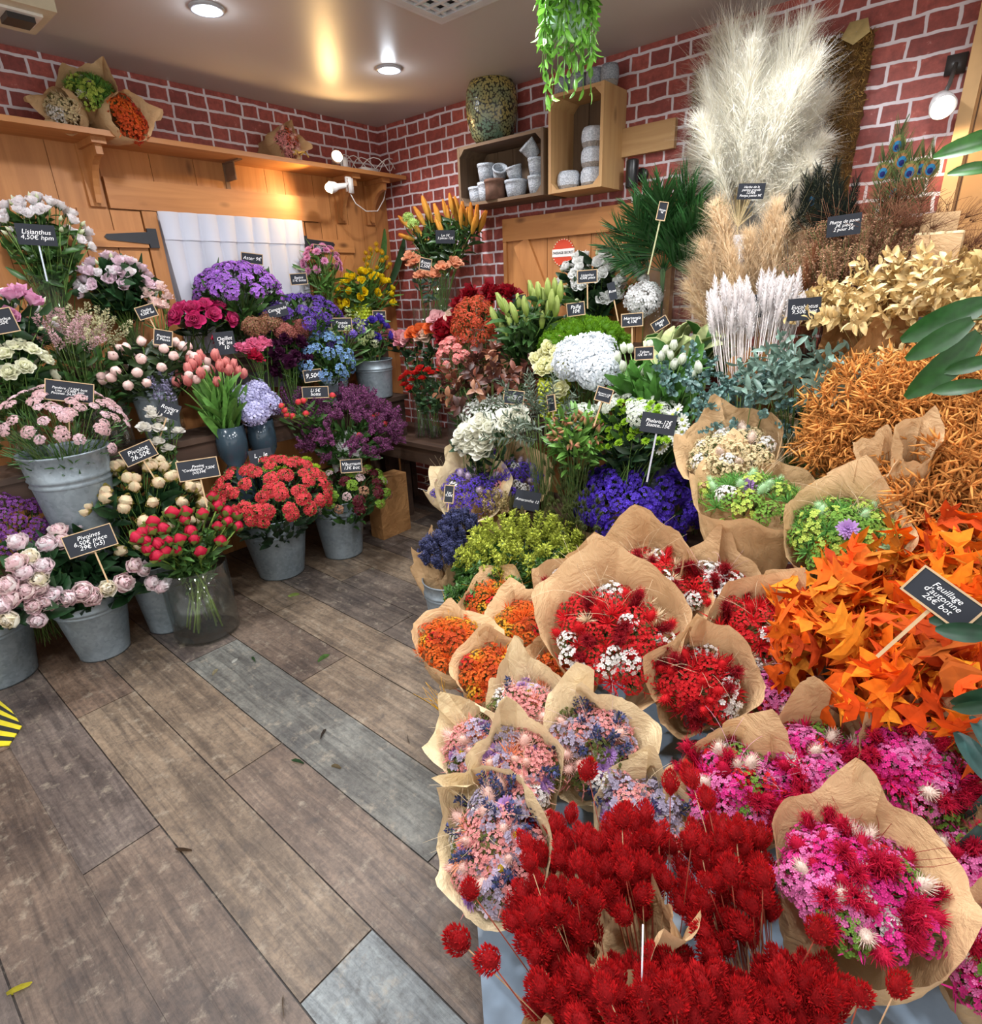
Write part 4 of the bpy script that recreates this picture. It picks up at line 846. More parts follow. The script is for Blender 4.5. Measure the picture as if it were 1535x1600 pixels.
# moss frame
ya_ = -.05; q0 = at(1368, 25, 'y', ya_); q1 = at(1085, 120, 'y', ya_); zt, zb = q0[2]-.03, 1.62; xa, xb = q1[0]-.0, q0[0]
root = thing('moss_frame', 'rectangular frame of brown moss fibre hung behind the pampas grass', 'frame', (xa, 0, zb)); 
g = Geo(); wv = .13; spots = []
tuft = Geo(); V, F, t = petal(.03, .004, 10, 70, 0, 2, 1); tuft.add(V, F, srgb(128, 96, 48), srgb(150, 116, 62), t)
frame_r = [(xa, zb, xa+wv, zt), (xb-wv, zb, xb, zt), (xa, zt-wv, xb, zt)]
for (a0, b0, a1, b1) in frame_r:
    nx, nz_ = max(4, int((a1-a0)/.02)), max(4, int((b1-b0)/.02)); xs = np.linspace(a0, a1, nx); zs = np.linspace(b0, b1, nz_); XX, ZZ = np.meshgrid(xs, zs, indexing='ij'); YY = -.035-R.uniform(0, .02, XX.shape); YY[0] = YY[-1] = -.005; YY[:, 0] = YY[:, -1] = -.005
    Vv = np.stack([XX+R.normal(0, .004, XX.shape), YY, ZZ+R.normal(0, .004, XX.shape)], -1).reshape(-1, 3); g.add(Vv, [(i*nz_+j, (i+1)*nz_+j, (i+1)*nz_+j+1, i*nz_+j+1) for i in range(nx-1) for j in range(nz_-1)], srgb(98, 70, 36))
    n = int((a1-a0)*(b1-b0)*26000); P = np.stack([R.uniform(a0, a1, n), np.full(n, -.04), R.uniform(b0, b1, n)], 1); g.put(tuft, mats(P, np.array([0, -1., 0])+R.normal(0, .8, (n, 3)), None, R.uniform(.5, 1.1, n)), 1+R.normal(0, .25, n))
part('moss', g, M_MOSS, root); g = Geo(); lathe(g, [(.001, 0), (.04, .01), (.05, .004)], srgb(214, 190, 130), 5, mat34((xb-.05, -.07, zt-.01), (0, -1, .4))); part('gold_leaf', g, M_PETAL, root)
g = Geo(); box(g, xa+wv-.02, -.015, zb, xb-wv+.02, -.004, zt-wv+.02, srgb(186, 188, 190)); part('backing', g, M_PLASTIC, root, False)
# display steps under the flowers
def bench(name, label, x0, y0, x1, y1, z, mat, th=.028, leg=.045, legs=True, apron=.09):
    root = thing(name, label, 'bench', ((x0+x1)/2, (y0+y1)/2, 0)); g = Geo(); box(g, x0, y0, z-th, x1, y1, z, tone(.1)); part('top', g, mat, root, False)
    g = Geo(); box(g, x0+.02, y0+.02, z-th-apron, x1-.02, y1-.02, z-th, (.85,)*3); part('apron', g, mat, root, False)
    for xx in (x0+.02, x1-.02-leg):
        for yy in (y0+.02, y1-.02-leg):
            g = Geo(); box(g, xx, yy, 0, xx+leg, yy+leg, z-th-apron, tone(.1)); part('leg', g, mat, root, False)
bench('display_step', 'tall dark wooden step along the pine boarding', .02, -3.0, .26, -.28, 1.22, M_DARK_Y)
bench('display_step', 'middle dark wooden step of vases below the tall one', .265, -3.0, .52, -.40, .86, M_DARK_Y)
bench('display_step', 'low dark wooden step behind the floor buckets', .32, -2.9, .56, -.95, .46, M_DARK_Y, apron=.04)
bench('wooden_crate_bench', 'dark wooden trestle step beside the heather', .30, -.86, .62, -.50, .76, M_DARK_X) if False else None
bt = at(612, 662, 'z', .60)
bench('wooden_table', 'small dark wooden table with glass vases in front of the brick wall', bt[0], -.55, bt[0]+.95, -.12, .585, M_DARK_X, apron=.11)
bench('display_step', 'tall dark wooden step against the brick wall', 1.05, -.28, 3.1, -.03, 1.20, M_DARK_X)
bench('display_step', 'middle dark wooden step before the brick wall', 1.42, -.58, 3.1, -.29, .84, M_DARK_X)
bench('display_step', 'low dark wooden step behind the purple statice', 1.5, -.92, 2.75, -.60, .48, M_DARK_X, apron=.05)
# ------------------------------------------------------------ flower prototypes
def P3(key, fn, mat=None, k=3): return protos(key, fn, mat or M_PETAL, k)
G1, G2, G3, GD = srgb(60, 96, 44), srgb(78, 118, 50), srgb(104, 140, 60), srgb(36, 62, 36)
lf = leaf_t(.07, .022, G1); lf_dark = leaf_t(.07, .026, GD); lf_big = leaf_t(.10, .04, srgb(40, 74, 42), 45); lf_small = leaf_t(.035, .014, G1); lf_blade = leaf_t(.14, .016, G2, 40, .2, 4)
lf_grey = leaf_t(.05, .02, srgb(84, 116, 100)); lf_narrow = leaf_t(.06, .008, G1, 30, .2, 3)
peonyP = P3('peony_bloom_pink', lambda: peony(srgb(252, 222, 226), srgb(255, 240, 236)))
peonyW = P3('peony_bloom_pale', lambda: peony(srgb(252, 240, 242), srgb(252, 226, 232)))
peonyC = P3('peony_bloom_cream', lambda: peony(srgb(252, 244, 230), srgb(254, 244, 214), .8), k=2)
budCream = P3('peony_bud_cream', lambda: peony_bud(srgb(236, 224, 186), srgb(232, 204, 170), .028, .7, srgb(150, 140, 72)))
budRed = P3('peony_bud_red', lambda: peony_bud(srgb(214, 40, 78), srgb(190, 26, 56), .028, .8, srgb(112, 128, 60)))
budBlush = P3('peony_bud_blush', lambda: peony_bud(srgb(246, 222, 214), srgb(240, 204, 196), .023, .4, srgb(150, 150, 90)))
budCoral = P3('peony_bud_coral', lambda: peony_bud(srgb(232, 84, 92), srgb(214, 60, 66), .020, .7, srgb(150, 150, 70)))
def hc(px, py, x): return at(px, py, 'x', x)
def heads(px, py, hw, hh, x, n, ax='x', zmin=.0, jit=.12, ry=None):
    c = at(px, py, ax, x); rx = px2m(hw, c); rz = px2m(hh, c); Pp, D = dome(n, rx*.6 if ax == 'x' else rx, rz*1.3, zmin, jit, rx if ax == 'x' else rx*.6); c = c-np.array([0, 0, rz*.5]); return c+Pp, D, c, rx, rz
def on(p, z): q = np.array(p, float); q[2] = z; return q

# lisianthus in the tall glass vase
H1, D1, c, rx, rz = heads(64, 350, 62, 46, .16, 64)
ft = on(at(80, 470, 'x', .15), 1.225)
glass_vase(ft, .055, .40, 'tall clear glass vase of white lisianthus at the far left', water=.0, prof=[(.05, 0), (.055, .03), (.072, .40)])
lisWh = P3('lisianthus_bloom_white', lambda: lisianthus(srgb(254, 248, 251), srgb(255, 254, 252), .025)); lisBud = P3('lisianthus_bud', lambda: closed_bud(srgb(170, 190, 120), srgb(240, 240, 220)), k=2)
lisPk = P3('lisianthus_bloom_pink', lambda: lisianthus(srgb(240, 214, 228), srgb(252, 240, 244), .027)); lisMv = P3('lisianthus_bloom_mauve', lambda: lisianthus(srgb(214, 150, 186), srgb(232, 192, 212), .033))
stems_of('lisianthus', 'white lisianthus edged pink in the tall glass vase', 'flower', H1, [lisWh[0], lisWh[1], lisBud[0], lisWh[2], lisBud[1]], ft+[0, 0, .02], 'white lisianthus in the tall glass vase', leafg=lf, leaf_n=4, axes=D1+[0, 0, .6], spread=.02)
sign('black board priced 4,50 among the tall white lisianthus', 'Lisianthus/4,50€ hpm', 57, 367, 'x', .30, 50, 30, -3, .14, False, stick_c=srgb(190, 200, 210))
# blush lisianthus
H1, D1, c, rx, rz = heads(182, 435, 54, 40, .2, 48); ft = on(at(200, 500, 'x', .15), 1.225)
glass_vase(ft, .045, .16, 'glass vase of blush lisianthus on the tall step', water=.0)
stems_of('lisianthus', 'blush pink lisianthus in the glass vase left of the curtain', 'flower', H1, [lisPk[0], lisPk[1], lisBud[1], lisWh[0], lisPk[2]], ft+[0, 0, .02], 'blush lisianthus left of the curtain', leafg=lf_big, leaf_n=4, axes=D1+[0, 0, .5], spread=.015)
# mauve and cream lisianthus, far left
H1, D1, c, rx, rz = heads(22, 492, 58, 45, .36, 20); ft = on(at(20, 590, 'x', .36), .865); glass_vase(ft, .06, .22, 'glass vase of mauve lisianthus at the left edge', water=0)
stems_of('lisianthus', 'mauve or cream lisianthus at the left edge above the white ranunculus', 'flower', H1, [lisMv[0], lisWh[1], lisMv[1], lisBud[0], lisMv[2]], ft+[0, 0, .02], 'mauve lisianthus at the left edge', leafg=lf_big, leaf_n=6, axes=D1+[0, 0, .3])
sign('small board among the mauve lisianthus at the left edge', 'Lisianthus/5,50€', 2, 502, 'x', .48, 34, 34, 8)
ranW = P3('ranunculus_bloom_white', lambda: ranunculus(srgb(238, 238, 214), srgb(222, 222, 150), .026))
H1, D1, c, rx, rz = heads(28, 570, 46, 42, .43, 18); ft = on(at(25, 640, 'x', .40), .865)
stems_of('ranunculus', 'white ranunculus at the left edge above the pink yarrow', 'flower', H1, ranW, ft+[0, 0, .02], 'white ranunculus at the left edge', leafg=lf, leaf_n=5, axes=D1+[.2, 0, .3]); glass_vase(ft, .06, .16, 'glass vase of white ranunculus at the left edge', water=0)
# astilbe
asP = P3('astilbe_plume_pink', lambda: spike(srgb(226, 186, 190), .11, .022, 170, .006, None)); asC = P3('astilbe_plume_cream', lambda: spike(srgb(218, 214, 170), .12, .016, 130, .006))
c = hc(100, 530, .35); r = px2m(30, c)
bunch('astilbe_bunch', 'pink astilbe bunch in front of the pine boards', 'flowers', c-[0, 0, r*.5], r, r*.8, asP, 20, on(c, .88), 'plume', leaf=lf, nleaf=90, zmin=.1)
c = hc(142, 530, .35); r = px2m(24, c)
bunch('astilbe_bunch', 'cream astilbe bunch right of the pink one', 'flowers', c-[0, 0, r*.5], r, r*1., asC, 18, on(c, .88), 'plume', leaf=lf, nleaf=90, zmin=.1)
q = on(hc(122, 560, .35), .865); glass_vase(q, .06, .18, 'glass vase of astilbe on the middle step', water=0)
# pale carnations
carP = P3('carnation_bloom_blush', lambda: carnation(srgb(244, 216, 210), srgb(250, 236, 228)))
HH = [hc(*q) for q in ((232, 462, .28), (250, 452, .26), (243, 476, .30), (262, 466, .27), (228, 450, .24), (256, 480, .30))]
ft = on(hc(250, 540, .3), .865); stems_of('carnation', 'blush carnation standing before the left edge of the curtain', 'flower', HH, carP, ft, 'blush carnations before the curtain', leafg=lf_narrow, leaf_n=4, spread=.01); glass_vase(ft, .03, .2, 'slim glass vase of blush carnations', water=0)
sign('small board priced 9,50 below the blush carnations', 'Oeillet/9,50€ les', 229, 487, 'x', .42, 26, 17, 14, .1)
# white and blush peony buds in a zinc bucket
H1, D1, c, rx, rz = heads(243, 565, 78, 42, .43, 42, zmin=-.15)
ft = on(hc(247, 640, .38), .865); rb = px2m(34, hc(247, 592, .38)); bucket(0, 0, 0, rb, hc(247, 592, .40)[2]-.865, 'zinc bucket of blush peony buds on the middle step', ft)
stems_of('peony', 'blush peony bud in the zinc bucket behind the pink tulips', 'flower', H1, budBlush, ft+[0, 0, .05], 'blush peony buds behind the pink tulips', leafg=leaf_t(.09, .028, srgb(48, 66, 36)), leaf_n=6, axes=D1+[0, 0, .3])
sign('small board above the blush peony buds', 'Pivoines/5 Pièces', 255, 528, 'x', .5, 24, 22, -14)
# magenta roses
rosM = P3('rose_bloom_magenta', lambda: rose(srgb(196, 40, 104), srgb(214, 90, 140), .027))
H1, D1, c, rx, rz = heads(316, 492, 50, 22, .28, 16); ft = on(hc(325, 560, .26), 1.225); ft[0] = .14
stems_of('rose', 'magenta rose in front of the white curtain', 'flower', H1, rosM, ft, 'magenta roses before the curtain', leafg=lf_dark, leaf_n=5, axes=D1+[.3, -.2, .3])
sign('dark board priced 9 between magenta roses and tulips', 'Oeillet/9€ les/10', 352, 536, 'x', .45, 30, 34, 3, 0, False)
# big zinc bucket of pink yarrow
c = hc(98, 702, .56); r = px2m(60, c); b = on(c, .465); bucket(0, 0, 0, r, c[2]-.465, 'large zinc bucket of pink yarrow at the left', b, taper=.66)
yar = P3('yarrow_head_pink', lambda: cluster(srgb(232, 200, 200), srgb(208, 166, 170), 70, .024, .0042, .35, .1)); yar2 = P3('yarrow_head_rose', lambda: cluster(srgb(236, 208, 212), srgb(214, 176, 184), 54, .020, .0042, .35, .1), k=2)
H1, D1, cc, rx, rz = heads(90, 648, 88, 58, .55, 3); bunch('yarrow_bunch', 'mass of pale pink yarrow in the large zinc bucket', 'flowers', cc, rx, rz*1.25, yar+yar2, 96, c-[0, 0, .3], 'flower_head', leaf=leaf_t(.05, .006, G1, 40), nleaf=600, zmin=-.1, inner=.97, jit=.16)
sign('black board with three prices in the pink yarrow', 'Pandora .17,50€ bott/Lina ..17,90€ bott/Pivoines .24,90€ botte', 109, 612, 'x', .66, 60, 29, -15, .16)
# cream peony buds
H1, D1, c, rx, rz = heads(215, 772, 92, 66, .62, 92, zmin=-.35)
ft = np.array([c[0]-.02, c[1], 0]); bucket(0, 0, 0, .13, .36, 'zinc bucket of cream peony buds behind the pale pink peonies', ft)
stems_of('peony', 'cream peony bud in the bunch beside the red peonies', 'flower', H1, budCream, ft+[0, 0, .1], 'cream peony buds', leafg=lf_big, leaf_n=2, axes=D1+[.2, -.2, .2], leaf_k=(.65, .98))
sign('tilted black board priced 26.50 above the cream peony buds', 'Pivoine/26.50€', 217, 708, 'x', .70, 45, 24, 16, .1)
sign('slate grey board priced 7,50 on a stick above the red peonies', 'Pivoine/"Confidence" 7,50€/(x5)34€', 310, 733, 'x', .92, 56, 29, 0, .13)
# white blooms and veronica behind the cream buds
wr = P3('spray_rose_white', lambda: rose(srgb(236, 232, 224), srgb(244, 240, 226), .02)); ver = P3('larkspur_spike', lambda: spike(srgb(196, 190, 226), .10, .014, 90, .009))
HH = [hc(*q) for q in ((225, 668, .58), (240, 648, .58), (252, 655, .56), (278, 673, .6), (235, 640, .56), (247, 668, .6), (262, 700, .6), (246, 690, .6))]
ft = on(hc(262, 735, .52), .465); glass_vase(ft, .05, .2, 'glass vase of white spray roses beside the dark blue vases', water=0)
stems_of('spray_rose', 'small white rose between the yarrow and the tulips', 'flower', HH, wr, ft, 'small white roses', leafg=lf_small, leaf_n=12, spread=.01)
HH = [hc(*q) for q in ((258, 612, .5), (270, 628, .52), (248, 625, .5), (266, 600, .48))]; stems_of('larkspur', 'pale lilac larkspur spike behind the small white roses', 'flower', HH, ver, ft, 'pale lilac larkspur', leafg=lf_small, leaf_n=8, spread=.01)
sign('black board leaning before the pale lilac larkspur', 'Rosiers/12€', 264, 641, 'x', .6, 30, 24, -28, .16, False)
for k, (px, py) in enumerate(((150, 640), (168, 632), (190, 648))):
    q = on(hc(px, py, .40), .865); glass_vase(q, .03, .2, ['slim empty glass vase behind the yarrow', 'second slim empty glass vase behind the yarrow', 'empty glass vase nearest the small white roses'][k], water=0)
# dark blue glass vases, tulips, lavender hydrangea
prof = lambda r, h: [(r*.7, 0), (r*.95, h*.12), (r, h*.26), (r*.94, h*.42), (r*.55, h*.52), (r*.94, h*.64), (r, h*.78), (r*.96, h)]
c1_ = hc(362, 690, .53); r1 = px2m(23, c1_); b1_ = on(c1_, .465); h1 = hc(362, 664, .53)[2]-.465; glass_vase(b1_, r1, h1, 'dark blue ribbed glass vase of pink tulips', M_BLUEGLASS, 0, prof=prof(r1, h1), name='dark_blue_vase')
c2_ = hc(411, 690, .53); b2_ = on(c2_, .465); h2 = hc(411, 655, .53)[2]-.465; glass_vase(b2_, r1*.95, h2, 'dark blue ribbed glass vase of lilac hydrangea', M_BLUEGLASS, 0, prof=prof(r1*.95, h2), name='dark_blue_vase')
tuP = P3('tulip_bloom_pink', lambda: tulip(srgb(226, 122, 122), srgb(238, 160, 152), .060)); lft = leaf_t(.20, .036, srgb(92, 140, 62), 22, .3, 5, .5, .6)
H1, D1, c, rx, rz = heads(328, 585, 54, 36, .50, 26, zmin=.0)
stems_of('tulip', 'pink tulip in the dark blue vase', 'flower', H1, tuP, on(c1_, b1_[2]+h1*.55), 'pink tulips', leafg=lft, leaf_n=3, axes=D1*.5+[0, 0, 1.], stemr=.003, stemc=srgb(120, 160, 80), leaf_k=(.2, .5), spread=.012, leaf_up=1.5)
hyL = P3('hydrangea_head_lilac', lambda: hydrangea(srgb(206, 204, 234), srgb(186, 184, 222), .062, 150, .017), k=2)
HH = [hc(*q) for q in ((382, 622, .54), (418, 632, .54), (398, 645, .60), (402, 612, .50))]; stems_of('hydrangea', 'lilac hydrangea head above the dark blue vase', 'flower', HH, hyL, on(c2_, b2_[2]+h2*.6), 'lilac hydrangeas', stemr=.004, spread=.01, scale=(.95, 1.1))
# pale pink peonies in two zinc buckets in front
f0 = at(160, 1026, 'z', 0)-np.array([0, 0, 0]); rim = at(160, 935, 'd', depth(f0)); rf = .155; f0[0] -= .05; f0[1] += .03
bucket(0, 0, 0, rf, .33, 'zinc bucket of pale pink peonies in front', f0, taper=.66)
f1 = np.array([.44, -2.80, 0]); bucket(0, 0, 0, .17, .33, 'zinc bucket cut by the left edge of the photo', f1, taper=.7)
FP = [(20, 935, 0), (55, 945, 0), (62, 968, 1), (20, 966, 2), (85, 928, 1), (105, 935, 0), (65, 918, 0), (40, 895, 1), (15, 915, 0), (50, 872, 2), (30, 848, 1), (92, 832, 0), (124, 822, 1), (75, 852, 1), (65, 905, 2), (108, 935, 1), (143, 932, 0), (166, 920, 2), (192, 911, 0), (209, 884, 0), (222, 890, 1), (235, 910, 1), (248, 915, 1), (45, 922, 0), (75, 940, 0), (8, 945, 1), (130, 925, 0), (28, 880, 0), (70, 885, 1), (98, 848, 0)]
PM = {0: peonyP, 1: peonyW, 2: peonyC}; hp = []; ms = []; axs = []
for px, py, k in FP:
    d = (px-115)/150; up = (880-py)/60.; v = .86-.22*(up > 0)*min(1, up)
    h = at(px, py, 'x', v-.05*abs(d)); hp.append(h); ms.append(PM[k][R.integers(len(PM[k]))]); a = h-np.array([f0[0], f0[1], .35]); axs.append(a/np.linalg.norm(a)+[.1, -.1, .25])
for h, m_, a in zip(hp, ms, axs): stems_of('peony', 'full pale pink peony in the front zinc buckets', 'flower', [h], [m_], (f0 if h[1] > -2.72 else f1)+[0, 0, .1], 'full pale pink peonies', leafg=lf_big, leaf_n=9, axes=[a], scale=(.78, 1.0), leaf_k=(.5, .97))
g = Geo(); n = 260; a = R.uniform(0, 6.28, n); k = np.sqrt(R.uniform(0, 1, n)); ctr = f0+[-.02, .0, .33]; PP = ctr+np.stack([k*np.cos(a)*.17, k*np.sin(a)*.20, R.uniform(-.02, .14, n)], 1); g.put(lf_big, mats(PP, np.stack([np.cos(a)*k, np.sin(a)*k, np.full(n, .5)], 1), None, R.uniform(.7, 1.2, n)), 1+R.normal(0, .15, n))
solo('peony_leaves', g, M_LEAF, 'dark green peony leaves inside the front zinc bucket', 'leaves', kind='stuff')
sign('black board priced 6,50 on a stick in the pale pink peonies', 'Pivoines/6,50€ pièce/29€ (x5)', 141, 845, 'x', .82, 64, 33, 5, .14)
# purple wax flowers at the left
wax = P3('waxflower_head_purple', lambda: cluster(srgb(150, 84, 168), srgb(120, 60, 140), 34, .03, .007, .9, -.3))
c = hc(15, 830, .45); bunch('waxflower_bunch', 'purple wax flowers at the left edge behind the peonies', 'flowers', c, px2m(50, c), px2m(62, c), wax, 40, on(c, .1), 'blossom', leaf=lf_small, nleaf=220, zmin=-.4, tilt=(.3, -.1, .3))
# red peonies in the glass cylinder
v0 = at(326, 985, 'z', 0); rv = px2m(47, v0); hv = .36
root = glass_vase(v0, rv, hv, 'large clear glass cylinder vase of red peony buds on the floor', water=.0); 
g = Geo(); lathe(g, [(.001, .016), (rv-.008, .016), (rv-.008, .25), (.001, .25)], W1, 28, mat34(v0)); part('water', g, M_WATER, root)
RP = [(222, 832), (231, 858), (245, 868), (214, 840), (228, 845), (240, 815), (254, 826), (262, 845), (270, 801), (288, 812), (298, 830), (316, 803), (340, 790), (355, 800), (371, 805), (340, 822), (356, 815), (280, 843), (303, 842), (313, 862), (290, 800), (332, 776), (247, 850), (275, 860), (345, 845), (372, 822), (258, 862), (236, 828)]
HH = [at(px, py, 'x', v0[0]+(.02+.08*(py-790)/70)) for px, py in RP]
axs = [(h-(v0+[0, 0, .2])) for h in HH]; foots = [v0+np.array([(h-v0)[0]*-.25+R.normal(0, .02), (h-v0)[1]*-.25+R.normal(0, .02), .03]) for h in HH]; foots = [np.array([v0[0]+np.clip(2.2*(f[0]-v0[0]), -.07, .07), v0[1]+np.clip(2.2*(f[1]-v0[1]), -.07, .07), f[2]]) for f in foots]
stems_of('peony', 'red peony bud in the large glass cylinder', 'flower', HH, budRed, v0+[0, 0, .05], 'red peony buds', leafg=leaf_t(.08, .022, srgb(70, 104, 50)), leaf_n=13, axes=[a/np.linalg.norm(a)+[0, 0, .4] for a in axs], foots=foots, stemr=.0045, stemc=srgb(120, 146, 62), leaf_k=(.38, .93))
# coral sweet william
b2p = at(440, 905, 'z', 0)+np.array([-.09, .06, 0]); bucket(0, 0, 0, px2m(50, b2p), .37, 'zinc bucket of coral sweet william on the floor', b2p, taper=.68)
swc = P3('sweet_william_head', lambda: cluster(srgb(226, 84, 88), srgb(200, 40, 52), 50, .033, .0088, .55, .05, vary=.15, leafc=G2)); 
c = at(425, 770, 'x', .72); bunch('sweet_william_bunch', 'coral red sweet william filling the zinc bucket', 'flowers', c-[0, 0, .03], px2m(86, c), px2m(60, c), swc, 84, b2p+[0, 0, .12], 'flower_head', leaf=lf_dark, nleaf=420, zmin=-.1, tilt=(.2, -.2, .3), jit=.1)
mumG = P3('spider_mum_green', lambda: mum(srgb(130, 176, 30), srgb(186, 214, 60), .045, 110, .12))
HH = [at(*q) for q in ((490, 735, 'x', .70), (508, 762, 'x', .78), (423, 732, 'x', .70), (440, 738, 'x', .68), (478, 722, 'x', .64))]; stems_of('chrysanthemum', 'lime green spider chrysanthemum beside the coral sweet william', 'flower', HH, mumG, b2p+[0, 0, .1], 'lime green chrysanthemums', leafg=lf_dark, leaf_n=8, axes=[np.array([.3, -.35, 1.])]*5)
# mixed bunch in the last bucket
b3p = at(538, 873, 'z', 0)+np.array([-.08, .06, 0]); bucket(0, 0, 0, px2m(38, b3p)*1.05, .37, 'zinc bucket of burgundy and green mixed flowers on the floor', b3p, taper=.72)
mixA = P3('scabious_burgundy', lambda: cluster(srgb(104, 26, 42), srgb(70, 14, 26), 30, .028, .010, .6, .0, leafc=G1), k=2)+P3('blossom_green', lambda: cluster(srgb(140, 176, 60), srgb(100, 136, 40), 30, .03, .009, .8, -.1), k=2)+P3('blossom_white', lambda: cluster(srgb(226, 216, 214), srgb(190, 120, 120), 16, .024, .009, .6, 0), k=1)+P3('blossom_rosy', lambda: cluster(srgb(190, 100, 110), srgb(140, 150, 80), 24, .026, .007, .7, 0), k=1)
c = at(546, 765, 'x', .76); bunch('mixed_bunch', 'burgundy, lime and white mixed flowers in the zinc bucket nearest the wall', 'flowers', c-[0, 0, .03], px2m(60, c), px2m(42, c), mixA, 50, b3p+[0, 0, .12], 'flower_head', leaf=lf, nleaf=300, zmin=-.2, tilt=(.2, -.2, .3))
sign('small board priced 13 above the burgundy mixed flowers', 'Viburnum/13€ bot', 549, 728, 'x', .86, 31, 19, -2)
sign('black board between the dark blue vase and the sweet william', 'L .. le/13€', 408, 715, 'x', .66, 34, 26, 3, 0, False)
# heather bunch with coral buds
hea = P3('limonium_spray', lambda: Geo().put(spike(srgb(130, 68, 112), .07, .011, 70, .006, srgb(96, 90, 70)), np.stack([mat34((0, 0, 0), (R.normal(0, .45), R.normal(0, .45), 1), 0, R.uniform(.7, 1.2)) for _ in range(6)])), M_DRY, 4)
c = at(548, 668, 'x', .66); foot = on(c, .47)+np.array([-.12, .03, 0]); bunch('limonium_bunch', 'large airy bunch of dusky purple sea lavender', 'flowers', c-[0, 0, .05], px2m(66, c), px2m(56, c), hea, 90, foot, 'spray', leaf=lf, nleaf=160, zmin=-.25, tilt=(.15, -.2, .5), scale=(.8, 1.3), inner=.8)
c = at(460, 640, 'x', .6); wd = P3('limonium_spray_dark', lambda: spike(srgb(96, 48, 88), .08, .013, 80, .006), M_DRY, 2)
bunch('limonium_bunch', 'small dark purple sea lavender spray behind the coral peony buds', 'flowers', c-[0, 0, .05], px2m(28, c), px2m(26, c), wd, 22, foot, 'spray', leaf=lf, nleaf=80)
HH = [at(px, py, 'x', .72) for px, py in ((440, 634), (448, 648), (457, 650), (478, 646), (474, 626), (466, 628), (445, 641), (575, 650), (582, 652), (558, 685), (590, 648), (520, 618), (562, 680), (602, 662))]
stems_of('peony', 'small coral peony bud among the purple sea lavender', 'flower', HH, budCoral, foot+[0, 0, .05], 'small coral peony buds', leafg=lf, leaf_n=8, scale=(.75, .95))
g = Geo(); 
bucket(0, 0, 0, .11, .24, 'dark pail holding the purple sea lavender', foot-[0, 0, .005], mat=M_MATTE, name='flower_pail', taper=.8)
sign('small white framed board above the sea lavender', 'Li 5€/botte', 493, 613, 'x', .66, 38, 16, -3)
root = thing('paper_bag', 'brown paper bag behind the mixed flowers bucket', 'bag', (.62, -.72, 0)); g = Geo(); box(g, .56, -.86, 0, .68, -.62, .40, W1); part('bag', g, M_BROWNP, root, False)
# asters, statice, hydrangeas, mums at the back
ast = P3('aster_head_violet', lambda: cluster(srgb(172, 116, 206), srgb(140, 80, 180), 26, .034, .0100, .7, -.05, petals=6, leafc=G1)); 
c = at(370, 445, 'x', .2); ft = on(c, 1.22)-[.05, 0, 0]; bunch('aster_bunch', 'wide dome of violet asters before the white curtain', 'flowers', c-[0, 0, .06], px2m(60, c), px2m(46, c), ast, 52, ft, 'flower_head', leaf=lf, nleaf=420, zmin=.05, inner=.95); glass_vase(ft+[0, 0, .004], .05, .14, 'short glass vase of violet asters', water=0)
sign('small board behind the violet asters', 'Aster 9€', 394, 404, 'x', .14, 30, 14, -8)
sta = P3('campanula_head', lambda: cluster(srgb(112, 70, 176), srgb(80, 50, 140), 26, .034, .0095, .7, -.1, leafc=GD))
c = at(468, 490, 'x', .3); ft = on(c, 1.2)-[.1, 0, 0]; bunch('campanula_bunch', 'deep violet bellflowers right of the asters', 'flowers', c-[0, 0, .05], px2m(62, c), px2m(38, c), sta, 40, on(ft, .9), 'flower_head', leaf=lf, nleaf=500, zmin=-.1, inner=.95)
sign('dark little board in front of the deep violet bellflowers', 'Campanule/7€', 434, 486, 'x', .46, 30, 18, 12, 0, False)
sign('grey board priced 11 in front of the curtain edge', 'Statice/11€ botte', 467, 436, 'x', .2, 24, 15, 2)
hyB = P3('hydrangea_head_antique', lambda: hydrangea(srgb(156, 96, 84), srgb(122, 112, 62), .06, 170, .013), k=1)+P3('hydrangea_head_antique_rose', lambda: hydrangea(srgb(176, 98, 96), srgb(140, 96, 70), .062, 170, .013), k=1)
HH = [hc(*q) for q in ((398, 512, .42), (446, 520, .46), (425, 505, .40), (470, 515, .42))]; stems_of('hydrangea', 'antique brown-pink hydrangea head below the bellflowers', 'flower', HH, hyB, on(hc(430, 600, .36), .87), 'antique hydrangeas', stemr=.004, leafg=lf_big, leaf_n=3, spread=.02, scale=(.85, 1.05))
rosD = P3('carnation_bloom_plum', lambda: carnation(srgb(70, 22, 56), srgb(50, 14, 40), .03)); carK = P3('carnation_bloom_pink', lambda: carnation(srgb(232, 120, 160), srgb(240, 160, 186))); carR = P3('carnation_bloom_red', lambda: carnation(srgb(176, 24, 60), srgb(150, 16, 44)), k=2)
H1, D1, c, rx, rz = heads(452, 545, 27, 30, .46, 18, zmin=-.3); ft = on(hc(455, 610, .42), .865); stems_of('carnation', 'dark plum carnation in the glass vase', 'flower', H1, rosD, ft, 'dark plum carnations', leafg=lf_narrow, leaf_n=3, axes=D1+[.3, -.2, .2], spread=.012); glass_vase(ft, .045, .16, 'glass vase of dark plum carnations', water=0)
HH = [hc(*q) for q in ((376, 545, .48), (386, 548, .5), (398, 538, .48), (410, 536, .47), (405, 545, .5), (390, 540, .46), (418, 540, .48))]; ft = on(hc(415, 610, .42), .865)
